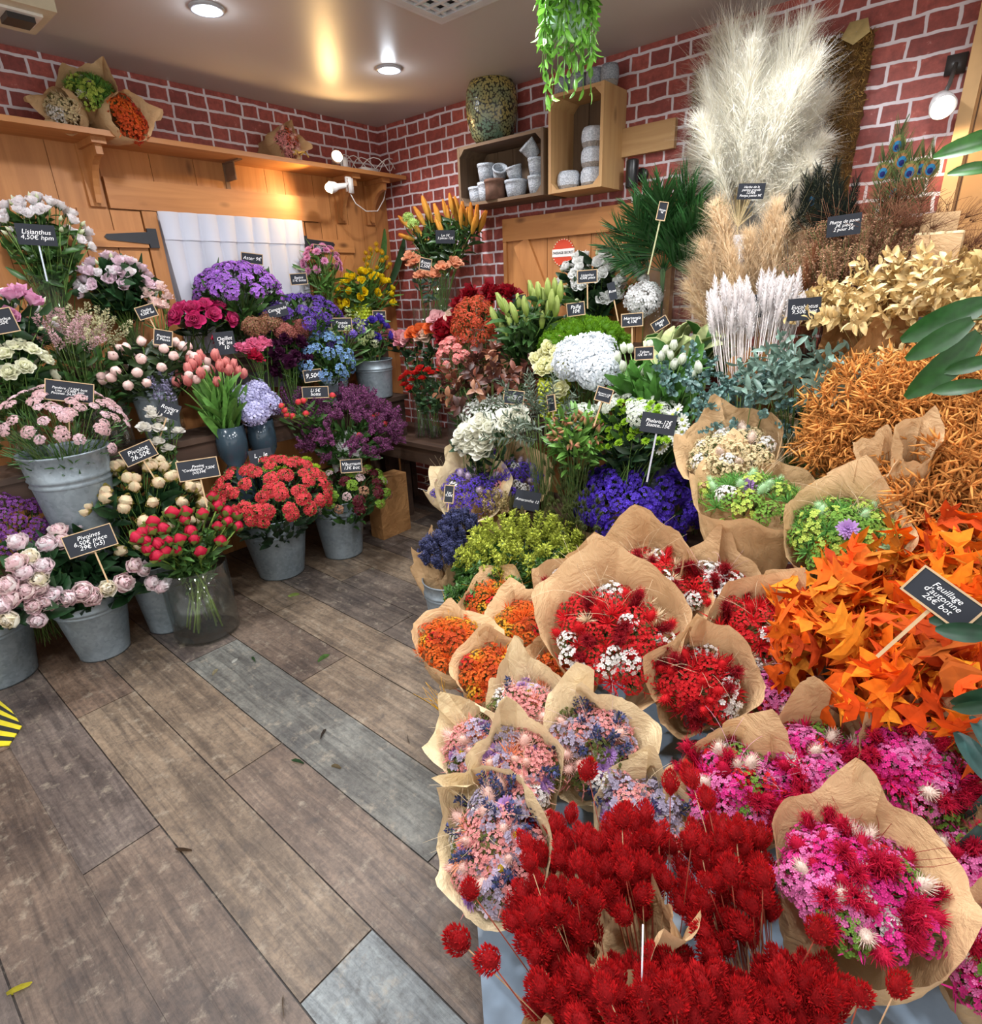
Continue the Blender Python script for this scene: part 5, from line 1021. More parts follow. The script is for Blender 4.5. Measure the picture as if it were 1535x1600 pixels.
stems_of('carnation', 'pink carnation above the pink tulips', 'flower', HH, carK, ft, 'pink carnations', leafg=lf_narrow, leaf_n=3, spread=.01); HH = [hc(*q) for q in ((396, 557, .52), (342, 530, .4), (405, 562, .52))]; stems_of('carnation', 'crimson carnation beside the pink carnations', 'flower', HH, carR, ft, 'crimson carnations', spread=.01); glass_vase(ft, .04, .16, 'glass vase of pink carnations behind the lilac hydrangea', water=0)
# blue tweedia and freesia
blu = P3('tweedia_head', lambda: cluster(srgb(132, 168, 208), srgb(96, 130, 180), 12, .028, .0125, .9, -.3, leafc=G3))
c = at(508, 562, 'x', .48); ft = on(at(527, 640, 'x', .42), .865); bunch('tweedia_bunch', 'pale blue tweedia spilling from the small zinc bucket', 'flowers', c-[0, 0, .02], px2m(40, c), px2m(42, c), blu, 36, ft+[0, 0, .1], 'flower_head', leaf=lf_small, nleaf=300, zmin=-.5)
bucket(0, 0, 0, px2m(22, ft), at(527, 585, 'x', .42)[2]-.865, 'small zinc bucket of pale blue tweedia', ft, taper=.85)
fre = P3('freesia_spike', lambda: spike(srgb(190, 204, 140), .07, .012, 26, .013), k=2); freP = P3('freesia_head_violet', lambda: cluster(srgb(128, 100, 190), srgb(100, 76, 170), 9, .022, .014, .9, -.2))
c = at(535, 525, 'x', .42); bunch('freesia_bunch', 'violet and green-budded freesias behind the tweedia', 'flowers', c-[0, 0, .03], px2m(36, c), px2m(32, c), fre+freP, 34, ft+[0, 0, .1], 'flower_head', leaf=lf_blade, nleaf=90, zmin=-.2)
sign('black board priced 13 over the freesias', 'Freesia/13€ botte', 534, 507, 'x', .52, 30, 18, -2, .1)
sign('small black board at the foot of the tweedia bucket', '9,50€', 489, 587, 'x', .55, 26, 17, 3)
irs = P3('iris_bloom_violet', lambda: lisianthus(srgb(94, 70, 190), srgb(70, 50, 160), .026)); frw = P3('freesia_buds_white', lambda: cluster(srgb(230, 232, 200), srgb(180, 200, 130), 14, .026, .009, 1., -.2))
zb = on(at(590, 632, 'x', .42), .865); zr = px2m(29, zb); zh = at(590, 560, 'x', .42)[2]-.865; bucket(0, 0, 0, zr, zh, 'zinc bucket of violet and white flowers in the room corner', zb, taper=.86)
H1, D1, c, rx, rz = heads(580, 515, 34, 26, .42, 16, zmin=-.1); stems_of('eustoma', 'violet or white flower in the corner zinc bucket', 'flower', H1, irs+frw[:1], zb+[0, 0, .1], 'violet and white flowers in the corner bucket', leafg=lf, leaf_n=9, axes=D1+[.1, -.1, .3])
sign('grey board above the corner zinc bucket', 'Roses/branchues/2€', 593, 494, 'x', .4, 19, 15, -3)
# pink mums
muP = P3('mum_bloom_pink', lambda: mum(srgb(190, 96, 150), srgb(226, 160, 196), .029, 60, .16, srgb(120, 50, 80)))
H1, D1, c, rx, rz = heads(502, 403, 31, 22, .15, 36, zmin=-.3); ft = on(hc(510, 460, .15), 1.225); stems_of('chrysanthemum', 'pink chrysanthemum under the right strap hinge', 'flower', H1, muP, ft, 'pink chrysanthemums', leafg=lf_blade, leaf_n=2, axes=D1+[.3, -.2, .3], spread=.01)
sign('tiny black board in the pink chrysanthemums', 'Chrys./9€', 500, 388, 'x', .18, 18, 9, -8)
# yellow craspedia and narcissus in the dimpled vase
craM = [proto('craspedia_ball', lambda: spiky(srgb(232, 190, 40), srgb(206, 160, 20), .018, .033, 120, .3), M_PETAL)]
H1, D1, c, rx, rz = heads(588, 404, 24, 20, .18, 18, zmin=-.3); yv = on(at(566, 500, 'x', .16), 1.225); H1[0] = at(588, 382, 'x', .2)
stems_of('craspedia', 'round yellow craspedia beside the long green leaf', 'flower', H1, craM, yv, 'yellow craspedia', axes=D1+[0, 0, .5], scale=(.85, 1.), spread=.01)
nar = P3('narcissus_bloom', lambda: lisianthus(srgb(240, 216, 30), srgb(244, 206, 20), .026)); c = at(575, 445, 'x', .2)
H1, D1, c, rx, rz = heads(572, 448, 50, 30, .2, 40, zmin=-.3); stems_of('narcissus', 'yellow narcissus in the dimpled lime vase', 'flower', H1, nar, yv+[0, 0, .04], 'yellow narcissus', leafg=lf_blade, leaf_n=4, axes=D1+[.1, -.1, .2], spread=.01)
bump_vase(yv, px2m(16, yv), at(566, 474, 'x', .16)[2]-1.225, 'lime green dimpled vase of yellow narcissus')
root = thing('strelitzia_leaf', 'long upright green leaf in the room corner', 'leaf', at(595, 470, 'x', .15), 'long green leaves in the room corner')
g = Geo(); q = leaf_t(.42, .075, srgb(62, 104, 50), 12, .25, 6, .6, .6); g.put(q, mat34(at(585, 455, 'x', .1), (at(610, 360, 'x', .1)-at(585, 455, 'x', .1))), 1.); part('blade', g, M_LEAF, root)
root = thing('strelitzia_leaf', 'long leaning dark green leaf in the room corner', 'leaf', at(605, 480, 'x', .15), 'long green leaves in the room corner')
g = Geo(); q = leaf_t(.42, .08, srgb(36, 66, 40), 12, .25, 6, .6, .6); g.put(q, mat34(at(600, 460, 'x', .16), (at(640, 375, 'x', .2)-at(600, 460, 'x', .16))), 1.); part('blade', g, M_LEAF, root)
# ------------------------------------------------------------ flowers along the brick wall
def by(px, py, y): return at(px, py, 'y', y)
# orange lilies in the tall glass vase
lilO = P3('lily_bud_orange', lambda: lily_bud(srgb(214, 172, 70), srgb(226, 150, 60), .125, .016))
LB = [(637, 352, -45), (652, 358, -35), (660, 345, -25), (668, 332, -8), (675, 350, -20), (683, 358, -22), (662, 372, -60), (640, 372, -70), (686, 345, -3), (697, 334, 0), (702, 345, 5), (712, 335, 3), (722, 347, 12), (716, 330, -2), (729, 350, 25), (736, 342, 15), (745, 345, 20), (752, 352, 40), (690, 362, -15), (725, 338, 6), (740, 356, 35), (672, 338, -12), (707, 325, 0)]
ft = on(by(688, 470, -.17), 1.235); HH = []; AX = []
ux = np.array([1., 0, 0])
for px, py, a in LB: HH.append(by(px, py, -.17-R.uniform(0, .1))); AX.append(ux*math.sin(math.radians(a))+np.array([0, -.25, math.cos(math.radians(a))]))
stems_of('lily', 'orange lily bud above the tall glass vase', 'flower', HH, lilO, ft, 'orange lily buds', leafg=leaf_t(.09, .022, srgb(46, 78, 36), 55), leaf_n=13, axes=AX, leaf_k=(.55, .95), spread=.01, stemr=.003)
vb = P3('viburnum_ball', lambda: hydrangea(srgb(178, 206, 120), srgb(150, 186, 90), .032, 70, .009), k=1); HH = [by(638, 340, -.3), by(646, 350, -.3)]; stems_of('viburnum', 'small green viburnum ball left of the lilies', 'flower', HH, vb, ft, 'green viburnum balls')
rl = px2m(26, ft); glass_vase(on(by(688, 470, -.17), 1.205), rl, by(688, 432, -.17)[2]-1.205, 'tall clear glass vase of orange lilies against the bricks', water=.0)
sign('dark board among the orange lilies', 'Lys 5€/3 pièces 12€', 696, 370, 'y', -.35, 30, 19, -2, 0, False)
rosP = P3('rose_bloom_peach', lambda: rose(srgb(226, 160, 124), srgb(234, 180, 146), .03)); HH = [by(*q) for q in ((640, 400, -.38), (653, 406, -.36), (656, 430, -.4), (671, 425, -.38), (691, 416, -.4), (712, 410, -.38), (678, 428, -.42), (645, 410, -.38))]
ft2 = on(by(675, 500, -.33), 1.0); ft2 = np.array([ft[0], ft[1]-.13, 1.205]); stems_of('rose', 'peach rose below the orange lilies', 'flower', HH, rosP, ft2, 'peach roses', leafg=lf_grey, leaf_n=6, spread=.01); glass_vase(ft2, rl*.8, .2, 'glass vase of peach roses in front of the lily vase', water=0)
sign('small board beside the peach roses', 'Roses/2,50€', 665, 413, 'y', -.45, 17, 16, -12)
# mixed roses
cols = [('rose_bloom_pink', srgb(232, 150, 166), srgb(240, 190, 190)), ('rose_bloom_orange', srgb(232, 108, 50), srgb(240, 140, 80)), ('rose_bloom_ivory', srgb(240, 216, 196), srgb(244, 226, 206)), ('rose_bloom_blush', srgb(236, 180, 184), srgb(244, 210, 210))]
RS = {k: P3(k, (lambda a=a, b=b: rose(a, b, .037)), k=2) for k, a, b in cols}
RD = [(606, 522, 'rose_bloom_pink'), (628, 533, 'rose_bloom_pink'), (624, 525, 'rose_bloom_pink'), (645, 520, 'rose_bloom_orange'), (662, 524, 'rose_bloom_ivory'), (674, 512, 'rose_bloom_orange'), (681, 496, 'rose_bloom_blush'), (695, 500, 'rose_bloom_blush'), (708, 494, 'rose_bloom_ivory'), (690, 508, 'rose_bloom_pink'), (636, 528, 'rose_bloom_blush'), (655, 515, 'rose_bloom_orange')]
ftr = on(by(655, 600, -.40), .59); names = {'rose_bloom_pink': 'pink', 'rose_bloom_orange': 'orange', 'rose_bloom_ivory': 'ivory', 'rose_bloom_blush': 'blush'}
for px, py, k in RD: stems_of('rose', f'{names[k]} rose in the mixed row against the bricks', 'flower', [by(px, py, -.42)], [RS[k][R.integers(2)]], ftr, f'{names[k]} roses in the mixed row', leafg=lf_dark, leaf_n=9, tilt=2., axes=[np.array([.2, -.6, .8])], spread=.02)
glass_vase(ftr, .055, .28, 'glass vase of mixed roses standing on the wooden table', water=0)
# deep red cockscomb, orange berries
cel = P3('cockscomb_head', lambda: carnation(srgb(140, 8, 26), srgb(110, 4, 18), .05), k=3)
HH = [by(*q) for q in ((735, 462, -.42), (722, 478, -.42), (780, 462, -.4), (796, 462, -.4), (765, 458, -.38), (690, 515, -.5), (702, 520, -.5), (712, 508, -.5), (695, 528, -.52), (725, 490, -.45), (718, 500, -.48))]
ftc = on(by(735, 600, -.45), .59); stems_of('cockscomb', 'velvety deep red cockscomb behind the orange berries', 'flower', HH, cel, ftc, 'deep red cockscombs', axes=[np.array([.1, -.5, .8])]*11, leafg=lf_dark, leaf_n=6)
ber = P3('berry_spray_orange', lambda: cluster(srgb(212, 92, 56), srgb(180, 60, 36), 60, .03, .0055, 1.1, -.6), k=3)
c = by(742, 505, -.55); bunch('berry_bunch', 'upright spray of tiny orange-red berries', 'flowers', c-[0, 0, .03], px2m(30, c), px2m(42, c), ber, 42, on(c, .6), 'berry_spray', leaf=lf_small, nleaf=60, zmin=-.4, inner=.8)
# spray carnations, red spray roses, bronze magnolia
scn = P3('spray_carnation_head', lambda: cluster(srgb(232, 120, 120), srgb(244, 180, 170), 12, .022, .012, .8, -.2), k=3)
c = by(718, 550, -.62); bunch('spray_carnation_bunch', 'coral pink spray carnations below the orange berries', 'flowers', c-[0, 0, .02], px2m(32, c), px2m(28, c), scn, 26, on(c, .6), 'flower_head', leaf=lf_narrow, nleaf=260, zmin=-.3)
srr = P3('spray_rose_red', lambda: rose(srgb(206, 40, 36), srgb(220, 60, 50), .017))
HH = [by(*q) for q in ((636, 583, -.5), (645, 592, -.5), (655, 575, -.5), (632, 600, -.5), (640, 606, -.52), (660, 590, -.5), (676, 582, -.5), (690, 576, -.5), (703, 580, -.5), (685, 588, -.5), (648, 583, -.5), (700, 590, -.5), (628, 590, -.5), (668, 578, -.5))]
ftv = on(by(680, 675, -.38), .59); stems_of('spray_rose', 'small red spray rose over the wooden table', 'flower', HH, srr, ftv, 'small red spray roses', leafg=leaf_t(.038, .022, srgb(66, 96, 62)), leaf_n=20, spread=.02, leaf_k=(.35, .95)); glass_vase(ftv, .05, .2, 'glass vase of red spray roses on the wooden table', water=0)
glass_vase(on(by(712, 668, -.45), .59), .05, .2, 'second glass vase on the wooden table, right of the red spray roses', water=0)
mag = [proto('magnolia_branch', lambda: sprig(srgb(104, 56, 40), .16, 12, .04, .075, srgb(90, 60, 40), bend=55), M_LEAF), proto('magnolia_branch_dark', lambda: sprig(srgb(74, 40, 32), .15, 11, .04, .08, srgb(90, 60, 40), bend=60), M_LEAF), proto('magnolia_branch_pale', lambda: sprig(srgb(150, 104, 76), .14, 8, .036, .07, srgb(90, 60, 40), bend=60), M_LEAF)]
c = by(768, 600, -.72); bunch('magnolia_bunch', 'bronze and brown glossy magnolia foliage', 'foliage', c-[0, 0, .08], px2m(52, c), px2m(40, c), mag, 26, on(c, .49), 'leafy_branch', zmin=-.1, scale=(.7, 1.))
sign('black board of rose prices before the magnolia leaves', 'Roses 2,50€ la tige/botte 24,50€/Lot 12,90€ les 5', 803, 621, 'y', -.9, 30, 20, -8, .16)
sign('tiny dark board deep in the bronze magnolia leaves', '5€', 768, 585, 'y', -.82, 10, 8, -15)
# green lily buds
lilG = P3('lily_bud_green', lambda: lily_bud(srgb(150, 178, 70), srgb(196, 210, 130), .11, .018))
LG = [(775, 500, -12), (790, 520, -25), (793, 488, -8), (805, 495, -10), (812, 478, 0), (822, 485, 3), (826, 505, -5), (836, 472, 5), (847, 505, 14), (856, 490, 10), (843, 462, 2), (862, 475, 16), (868, 455, 8), (876, 462, 12), (811, 520, -5), (858, 458, 5), (832, 460, -3), (798, 507, -12), (869, 485, 18), (785, 478, -15), (850, 475, 6)]
ftl = on(by(812, 620, -.50), .845); HH = []; AX = []
for px, py, a in LG: HH.append(by(px, py, -.58-R.uniform(0, .1))); AX.append(ux*math.sin(math.radians(a))+np.array([0, -.3, math.cos(math.radians(a))]))
stems_of('lily', 'green lily bud in front of the plank door', 'flower', HH, lilG, ftl, 'green lily buds', leafg=leaf_t(.11, .026, srgb(58, 90, 44), 50), leaf_n=12, axes=AX, leaf_k=(.45, .95), spread=.02, stemr=.0035, scale=(.8, 1.)); glass_vase(ftl, .065, .26, 'tall glass vase of green lily buds', water=0)
sign('dark blank-looking board behind the green lily buds', '', 807, 468, 'y', -.4, 30, 14, 0, 0, False)
# white eustoma
eus = P3('eustoma_bloom_white', lambda: lisianthus(srgb(252, 253, 250), srgb(253, 254, 250), .03)); eub = [lisBud[0], lisBud[1]]
H1, D1, c, rx, rz = heads(920, 432, 54, 42, -.18, 50, 'y', zmin=-.3); ft = on(by(925, 500, -.16), 1.205); stems_of('eustoma', 'white eustoma in front of the round red sign', 'flower', H1, [eus[0], eus[1], eub[0], eus[2]], ft, 'white eustoma', leafg=leaf_t(.09, .034, GD), leaf_n=5, axes=D1+[0, -.4, .3])
HH = [by(*q) for q in ((985, 410, -.2), (975, 425, -.2), (995, 425, -.2), (970, 437, -.2), (1002, 432, -.2), (990, 418, -.2))]; stems_of('eustoma', 'white eustoma leaning toward the palm leaves', 'flower', HH, eus, ft, 'white eustoma leaning right', leafg=lf_small, leaf_n=6)
sign('black framed board in the white eustoma', 'Lisianthus/4,50€ pièce', 918, 432, 'y', -.42, 29, 17, 2, .12)
sign('small framed board behind the green cushion of dianthus', 'Paille/10€', 900, 483, 'y', -.5, 26, 18, 6)
sign('dark leaning board right of the white eustoma', 'Rose', 957, 455, 'y', -.4, 12, 26, 14, .1, False)
# green dianthus
gre = P3('dianthus_ball_green', lambda: spiky(srgb(128, 176, 40), srgb(84, 130, 20), .030, .054, 150, .35), M_PETAL)
c = by(912, 520, -.48); bunch('green_dianthus_bunch', 'wide cushion of bright green dianthus', 'flowers', c-[0, 0, .06], px2m(62, c), px2m(36, c), gre, 78, on(c, .86), 'flower_head', leaf=lf_narrow, nleaf=200, zmin=-.05)
c = by(862, 525, -.45); bunch('green_dianthus_bunch', 'smaller cushion of green dianthus behind the cream ranunculus', 'flowers', c-[0, 0, .05], px2m(28, c), px2m(28, c), gre, 26, on(c, .86), 'flower_head', leaf=lf_narrow, nleaf=90, zmin=-.05)
# ranunculus in the dimpled vase
rnC = P3('ranunculus_bloom_cream', lambda: ranunculus(srgb(240, 238, 196), srgb(214, 212, 140), .028)); bv = on(by(866, 640, -.68), .49); bvz = by(866, 592, -.68)[2]
rb_ = px2m(24, by(866, 615, -.68)); bump_vase(on(by(866, 640, -.68), by(866, 652, -.68)[2]), rb_, bvz-by(866, 652, -.68)[2], 'lime green dimpled vase of cream ranunculus', srgb(176, 188, 56)); bv = on(by(866, 640, -.68), by(866, 652, -.68)[2])
HH = [by(*q) for q in ((838, 560, -.72), (850, 565, -.74), (852, 552, -.7), (866, 560, -.72), (876, 572, -.76), (862, 573, -.76), (887, 550, -.7), (893, 560, -.7), (846, 575, -.76), (882, 582, -.78), (870, 548, -.7), (858, 542, -.7))]; stems_of('ranunculus', 'cream ranunculus in the dimpled vase', 'flower', HH, rnC, bv+[0, 0, .05], 'cream ranunculus', axes=[np.array([R.normal(0, .4), -.6, .7]) for _ in HH], leafg=lf_small, leaf_n=4, spread=.01)
stems_of('ranunculus', 'cream ranunculus drooping over the dimpled vase', 'flower', [by(875, 607, -.82)], rnC, bv+[0, -.05, .16], None, axes=[np.array([.3, -.8, .2])])
sign('narrow framed board turned sideways above the cream ranunculus', 'Renonc/3€', 875, 537, 'y', -.66, 16, 22, -14, .1, yaw=-25)
sign('little board turned sideways beside the dimpled vase', 'Olivier', 862, 630, 'y', -.95, 13, 24, 14, .1, yaw=-35)
# white hydrangeas
hyW = P3('hydrangea_head_white', lambda: hydrangea(srgb(236, 240, 244), srgb(220, 226, 230), .085, 260, .016), k=2)
HH = [by(900, 562, -.75), by(935, 578, -.78), by(925, 553, -.7)]; stems_of('hydrangea', 'large white hydrangea head right of the cream ranunculus', 'flower', HH, hyW, on(by(925, 620, -.7), .5), 'large white hydrangeas', axes=[np.array([0, -.5, .8])]*3, stemr=.004, scale=(1.05, 1.2))
stems_of('hydrangea', 'single white hydrangea head standing below the palm leaves', 'flower', [by(1006, 467, -.25)], [proto('hydrangea_head_single', lambda: hydrangea(srgb(240, 240, 240), srgb(226, 226, 222), .08, 220, .015), M_PETAL)], on(by(1005, 500, -.2), 1.205), None, leafg=lf_big, leaf_n=6, axes=[np.array([0, -.6, .7])], scale=(1, 1.01), leaf_k=(.7, .9))
sign('grey framed board below the single white hydrangea', 'Hortensia/4,10€', 988, 500, 'y', -.5, 31, 18, 3, .08)
sign('tilted framed board beside the variegated leaves', 'Hosta/9€', 1032, 506, 'y', -.45, 24, 14, 32)
# white tulips
tuW = P3('tulip_bloom_white', lambda: tulip(srgb(226, 236, 206), srgb(246, 248, 240), .046)); TW = [(974, 573, 0), (966, 558, 0), (1034, 557, 0), (1040, 548, 1), (1048, 555, 0), (1054, 570, 0), (1066, 562, 0), (1003, 580, 1), (985, 545, 0), (1053, 540, 1), (975, 545, 0), (1015, 540, 0), (1092, 575, 1), (1083, 585, 0)]
HH = [by(px, py, -.80) for px, py, _ in TW]; ftt = on(by(1020, 640, -.72), .55); bucket(0, 0, 0, .11, .3, 'zinc bucket of white tulips', on(ftt, .485)); ftt[2] = .62
stems_of('tulip', 'white tulip in the leafy bunch below the white hydrangea', 'flower', HH, tuW, ftt, 'white tulips', leafg=leaf_t(.19, .045, srgb(76, 124, 52), 30, .3, 5, .5, .6), leaf_n=12, axes=[np.array([R.normal(0, .15), -.3, 1]) for _ in HH], stemr=.003, stemc=srgb(120, 160, 80), leaf_k=(.2, .7), spread=.05, leaf_up=1.3)
sign('framed board priced 12 in the white tulips', 'Tulipes/12€ les 10', 1007, 552, 'y', -.98, 27, 18, 3)
# variegated hosta leaves
c = by(1075, 535, -.45); hos = P3('hosta_leaf', lambda: (lambda g: (g.put(leaf_t(.15, .085, srgb(58, 104, 40), 60, .3, 5, .55, .6), mat34((0, 0, 0))), g.put(leaf_t(.154, .094, srgb(190, 200, 140), 60, .3, 5, .55, .6), mat34((-.0015, 0, -.001))), g)[-1])(Geo()), M_LEAF, 3)
bunch('hosta_bunch', 'cream-edged green hosta leaves in front of the white wheat', 'foliage', c-[0, 0, .13], px2m(40, c), px2m(34, c), hos, 26, on(c, .86), 'leaf', zmin=.1, scale=(.8, 1.05))
# palm leaves in a glass vase
def frond(L, c, n=80, W=.17):
    g = Geo(); P = bez((0, 0, 0), (0, 0, L*.6), (.10, 0, L), 8); tube(g, P, .0035, hx(c)*1.2, 5, .001); q = leaf_t(W, .011, c, 18, .15, 3, .4, .7)
    t = np.linspace(.22, 1, n); pp = np.stack([np.interp(t, np.linspace(0, 1, 8), P[:, k]) for k in range(3)], 1); sd = np.where(np.arange(n) % 2 == 0, 1., -1.)
    A = np.stack([np.full(n, .12), sd*(1.15-.75*t), .5+.7*t], 1); g.put(q, mats(pp, A, None, 1.05-.45*np.abs(t-.45)), 1+R.normal(0, .12, n)); return g
frd = P3('palm_frond_blade', lambda: frond(.42, srgb(46, 92, 44)), M_LEAF, 3)
pv = on(by(1037, 450, -.17), 1.205); glass_vase(pv, px2m(27, pv), by(1037, 418, -.17)[2]-1.205, 'clear glass vase of palm leaves', water=0)
for k, (dx, tz, s) in enumerate([(-82, -30, .95), (-68, -62, 1.0), (-50, -90, 1.0), (-30, -105, 1.0), (-12, -118, 1.0), (10, -128, 1.05), (30, -128, 1.05), (48, -118, 1.05), (60, -100, 1.), (66, -72, .95), (-75, -8, .8), (62, -35, .8), (0, -90, .9), (38, -70, .9)]):
    root = thing('palm_leaf', 'dark green palm frond in the clear glass vase', 'leaf', pv+[0, 0, .02], 'palm fronds'); tip = by(1037+dx, 415+tz, -.22-.06*(k % 3)); b0 = by(1037, 425, -.17); L = np.linalg.norm(tip-b0)/.42
    zz_ = (tip-b0)/np.linalg.norm(tip-b0); v = CAM-b0; xx_ = v-zz_*(v@zz_); xx_ = xx_/np.linalg.norm(xx_)+R.uniform(-.35, .35)*np.cross(zz_, xx_/np.linalg.norm(xx_)); xx_ /= np.linalg.norm(xx_); link('frond', frd[k % 3], root, np.concatenate([np.stack([xx_, np.cross(zz_, xx_), zz_], 1)*L, (b0-(pv+[0, 0, .02]))[:, None]], 1)); g = Geo(); tube(g, [pv+[0, 0, .02], (pv+b0)/2, b0+(tip-b0)*.05], .003, srgb(70, 100, 50), 5); part('stem', g, M_STEM, root)
sign('narrow framed board standing in the palm leaves', 'Palmes/4€', 1035, 330, 'y', -.42, 12, 24, -10, .22, stick_c=srgb(170, 170, 130))
# pampas grass
pmp = P3('pampas_plume_white', lambda: plume(srgb(250, 248, 238), .62, .20, 2300, .45, .23, srgb(238, 232, 214)), M_PLUME, 3)
pvb = on(by(1152, 440, -.20), 1.205); vz = by(1152, 368, -.2)[2]; root = thing('white_vase', 'slim white vase of tall white pampas grass', 'vase', pvb); g = Geo(); rr = px2m(15, by(1152, 400, -.2)); lathe(g, [(.001, 0), (rr*.8, 0), (rr, vz-1.205), (rr*.9, vz-1.205), (rr*.7, .02), (.001, .02)], srgb(214, 222, 232), 28, mat34(pvb)); part('vessel', g, M_CERAMIC, root)
for k, (tx, ty, s) in enumerate([(1125, 60, 1), (1105, 120, 1), (1145, 45, 1.0), (1175, 70, 1), (1200, 90, 1), (1230, 60, 1.05), (1262, 40, 1.05), (1275, 90, 1), (1290, 150, .95), (1288, 215, .85), (1270, 255, .75), (1095, 185, .85), (1085, 235, .7), (1160, 110, 1), (1215, 130, 1.), (1245, 120, 1.), (1138, 130, 1.), (1186, 40, .95)]):
    yv_ = -.18-.06*(k % 4); tip = by(tx, ty, yv_); b = by(1153, 355, -.2); d = tip-b; L = np.linalg.norm(d); root = thing('pampas_stem', 'white pampas plume fanning out of the slim white vase', 'grass', pvb+[0, 0, .03], 'tall white pampas plumes')
    pl = L*.78/.62; st = b+d*.22; link('plume', pmp[k % 3], root, mat34(st-(pvb+[0, 0, .03]), d, R.uniform(0, 6), np.array([max(.75, pl*.95), max(.75, pl*.95), pl]))); g = Geo(); tube(g, [pvb+[0, 0, .03], b*.5+(pvb)*.5, b, st+d*.1], .003, srgb(206, 186, 140), 5); part('stem', g, M_STEM, root)
pmb = P3('pampas_plume_beige', lambda: plume(srgb(238, 218, 186), .34, .15, 2300, .5, .13, srgb(220, 194, 158)), M_PLUME, 3); nb = by(1180, 520, -.34); nb[2] = .86
for k, (tx, ty) in enumerate([(1085, 440), (1078, 470), (1100, 405), (1125, 370), (1110, 430), (1140, 420), (1170, 390), (1205, 385), (1225, 370), (1240, 400), (1262, 390), (1280, 410), (1195, 430), (1215, 345), (1150, 450), (1090, 500), (1250, 440), (1120, 345)]):
    tip = by(tx, ty-25, -.36-.03*(k % 3)); root = thing('pampas_stem', 'fluffy beige pampas plume around the slim white vase', 'grass', nb, 'beige pampas plumes'); d = tip-nb; L = np.linalg.norm(d); dd = d/L*np.array([1.7, 1.2, 1.])+[0, -.05, .1]; pl = .9; st = tip-dd/np.linalg.norm(dd)*.34*pl
    link('plume', pmb[k % 3], root, mat34(st-nb, dd, R.uniform(0, 6), pl)); g = Geo(); tube(g, [nb, (nb+st)/2, st], .003, srgb(190, 160, 120), 4); part('stem', g, M_STEM, root)
terr = P3('pampas_plume_terracotta', lambda: plume(srgb(190, 132, 96), .34, .12, 1600, .3, .07), M_DRY, 1)
for k, (tx, ty) in enumerate([(1250, 400), (1272, 420), (1262, 440)]):
    tip = by(tx, ty, -.5); root = thing('pampas_stem', 'terracotta pink plume below the peacock feathers', 'grass', nb, 'terracotta plumes'); st = tip-[0, 0, .25]; link('plume', terr[0], root, mat34(st-nb, (.2, -.1, 1), 0, .85)); g = Geo(); tube(g, [nb, st], .003, srgb(190, 160, 120), 4); part('stem', g, M_STEM, root)
sign('black board with three lines on the white pampas grass', 'Herbe de la/pampa grande/12,90€/Pampa petite 9€', 1174, 299, 'y', -.5, 39, 22, -4, 0, False)
# peacock feathers
def feather(dark=False):
    g = Geo(); L = .36; tube(g, [(0, 0, 0), (.0, 0, L)], .0015, srgb(150, 140, 100), 3, .0006); n = 420; t = R.uniform(.15, 1, n); sd = np.sign(R.normal(0, 1, n)); c0 = srgb(58, 66, 40) if not dark else srgb(14, 20, 14)
    q = Geo(); q.add([[0, -.0008, 0], [0, .0008, 0], [0, .0004, .05], [0, -.0004, .05]], [(0, 1, 2, 3)], c0, srgb(90, 110, 60) if not dark else srgb(18, 30, 18), np.array([0, 0, 1., 1.]))
    g.put(q, mats(np.stack([np.zeros(n), np.zeros(n), t*L], 1), np.stack([R.normal(0, .12, n), sd*(1.2-.7*t), .5+t], 1), None, R.uniform(.7, 1.2, n)), 1+R.normal(0, .2, n))
    if not dark:
        for rr, cc, x in ((.030, srgb(120, 124, 70), .001), (.024, srgb(150, 110, 66), .002), (.017, srgb(40, 110, 150), .003), (.010, srgb(20, 30, 90), .004)):
            for s in (1, -1): lathe(g, [(.0005, x), (rr, x*.6)], cc, 16, np.concatenate([np.stack([(0, .8, 0), (0, 0, 1), (s, 0, 0)], 1), np.array([[0], [0], [L*.88-(.03-rr)*.4]])], 1))
    return g
pfe = P3('peacock_feather_blade', feather, M_DRY, 2); pfd = P3('peacock_feather_dark', lambda: feather(True), M_DRY, 2); pb = on(by(1340, 500, -.3), .86)
for k, (tx, ty) in enumerate([(1403, 226), (1380, 268), (1422, 267), (1440, 262), (1268, 312), (1455, 262), (1398, 300), (1410, 250)]):
    e = by(tx, ty, -.34-.02*(k % 3)); d = e-pb; d /= np.linalg.norm(d); d = d+np.array([0, 0, .8]); d /= np.linalg.norm(d); st = e-d*.36*.88; root = thing('peacock_feather', 'peacock feather with a blue eye beside the spotlight', 'feather', pb, 'peacock feathers'); v = CAM-e; v /= np.linalg.norm(v)
    zz_ = d; xx_ = v-zz_*(v@zz_); xx_ /= np.linalg.norm(xx_); yy_ = np.cross(zz_, xx_); link('vane', pfe[k % 2], root, np.concatenate([np.stack([xx_, yy_, zz_], 1), (st-pb)[:, None]], 1)); g = Geo(); tube(g, [pb, (pb+st)/2+[0, 0, .05], st], .0018, srgb(200, 190, 150), 4); part('quill', g, M_STEM, root)
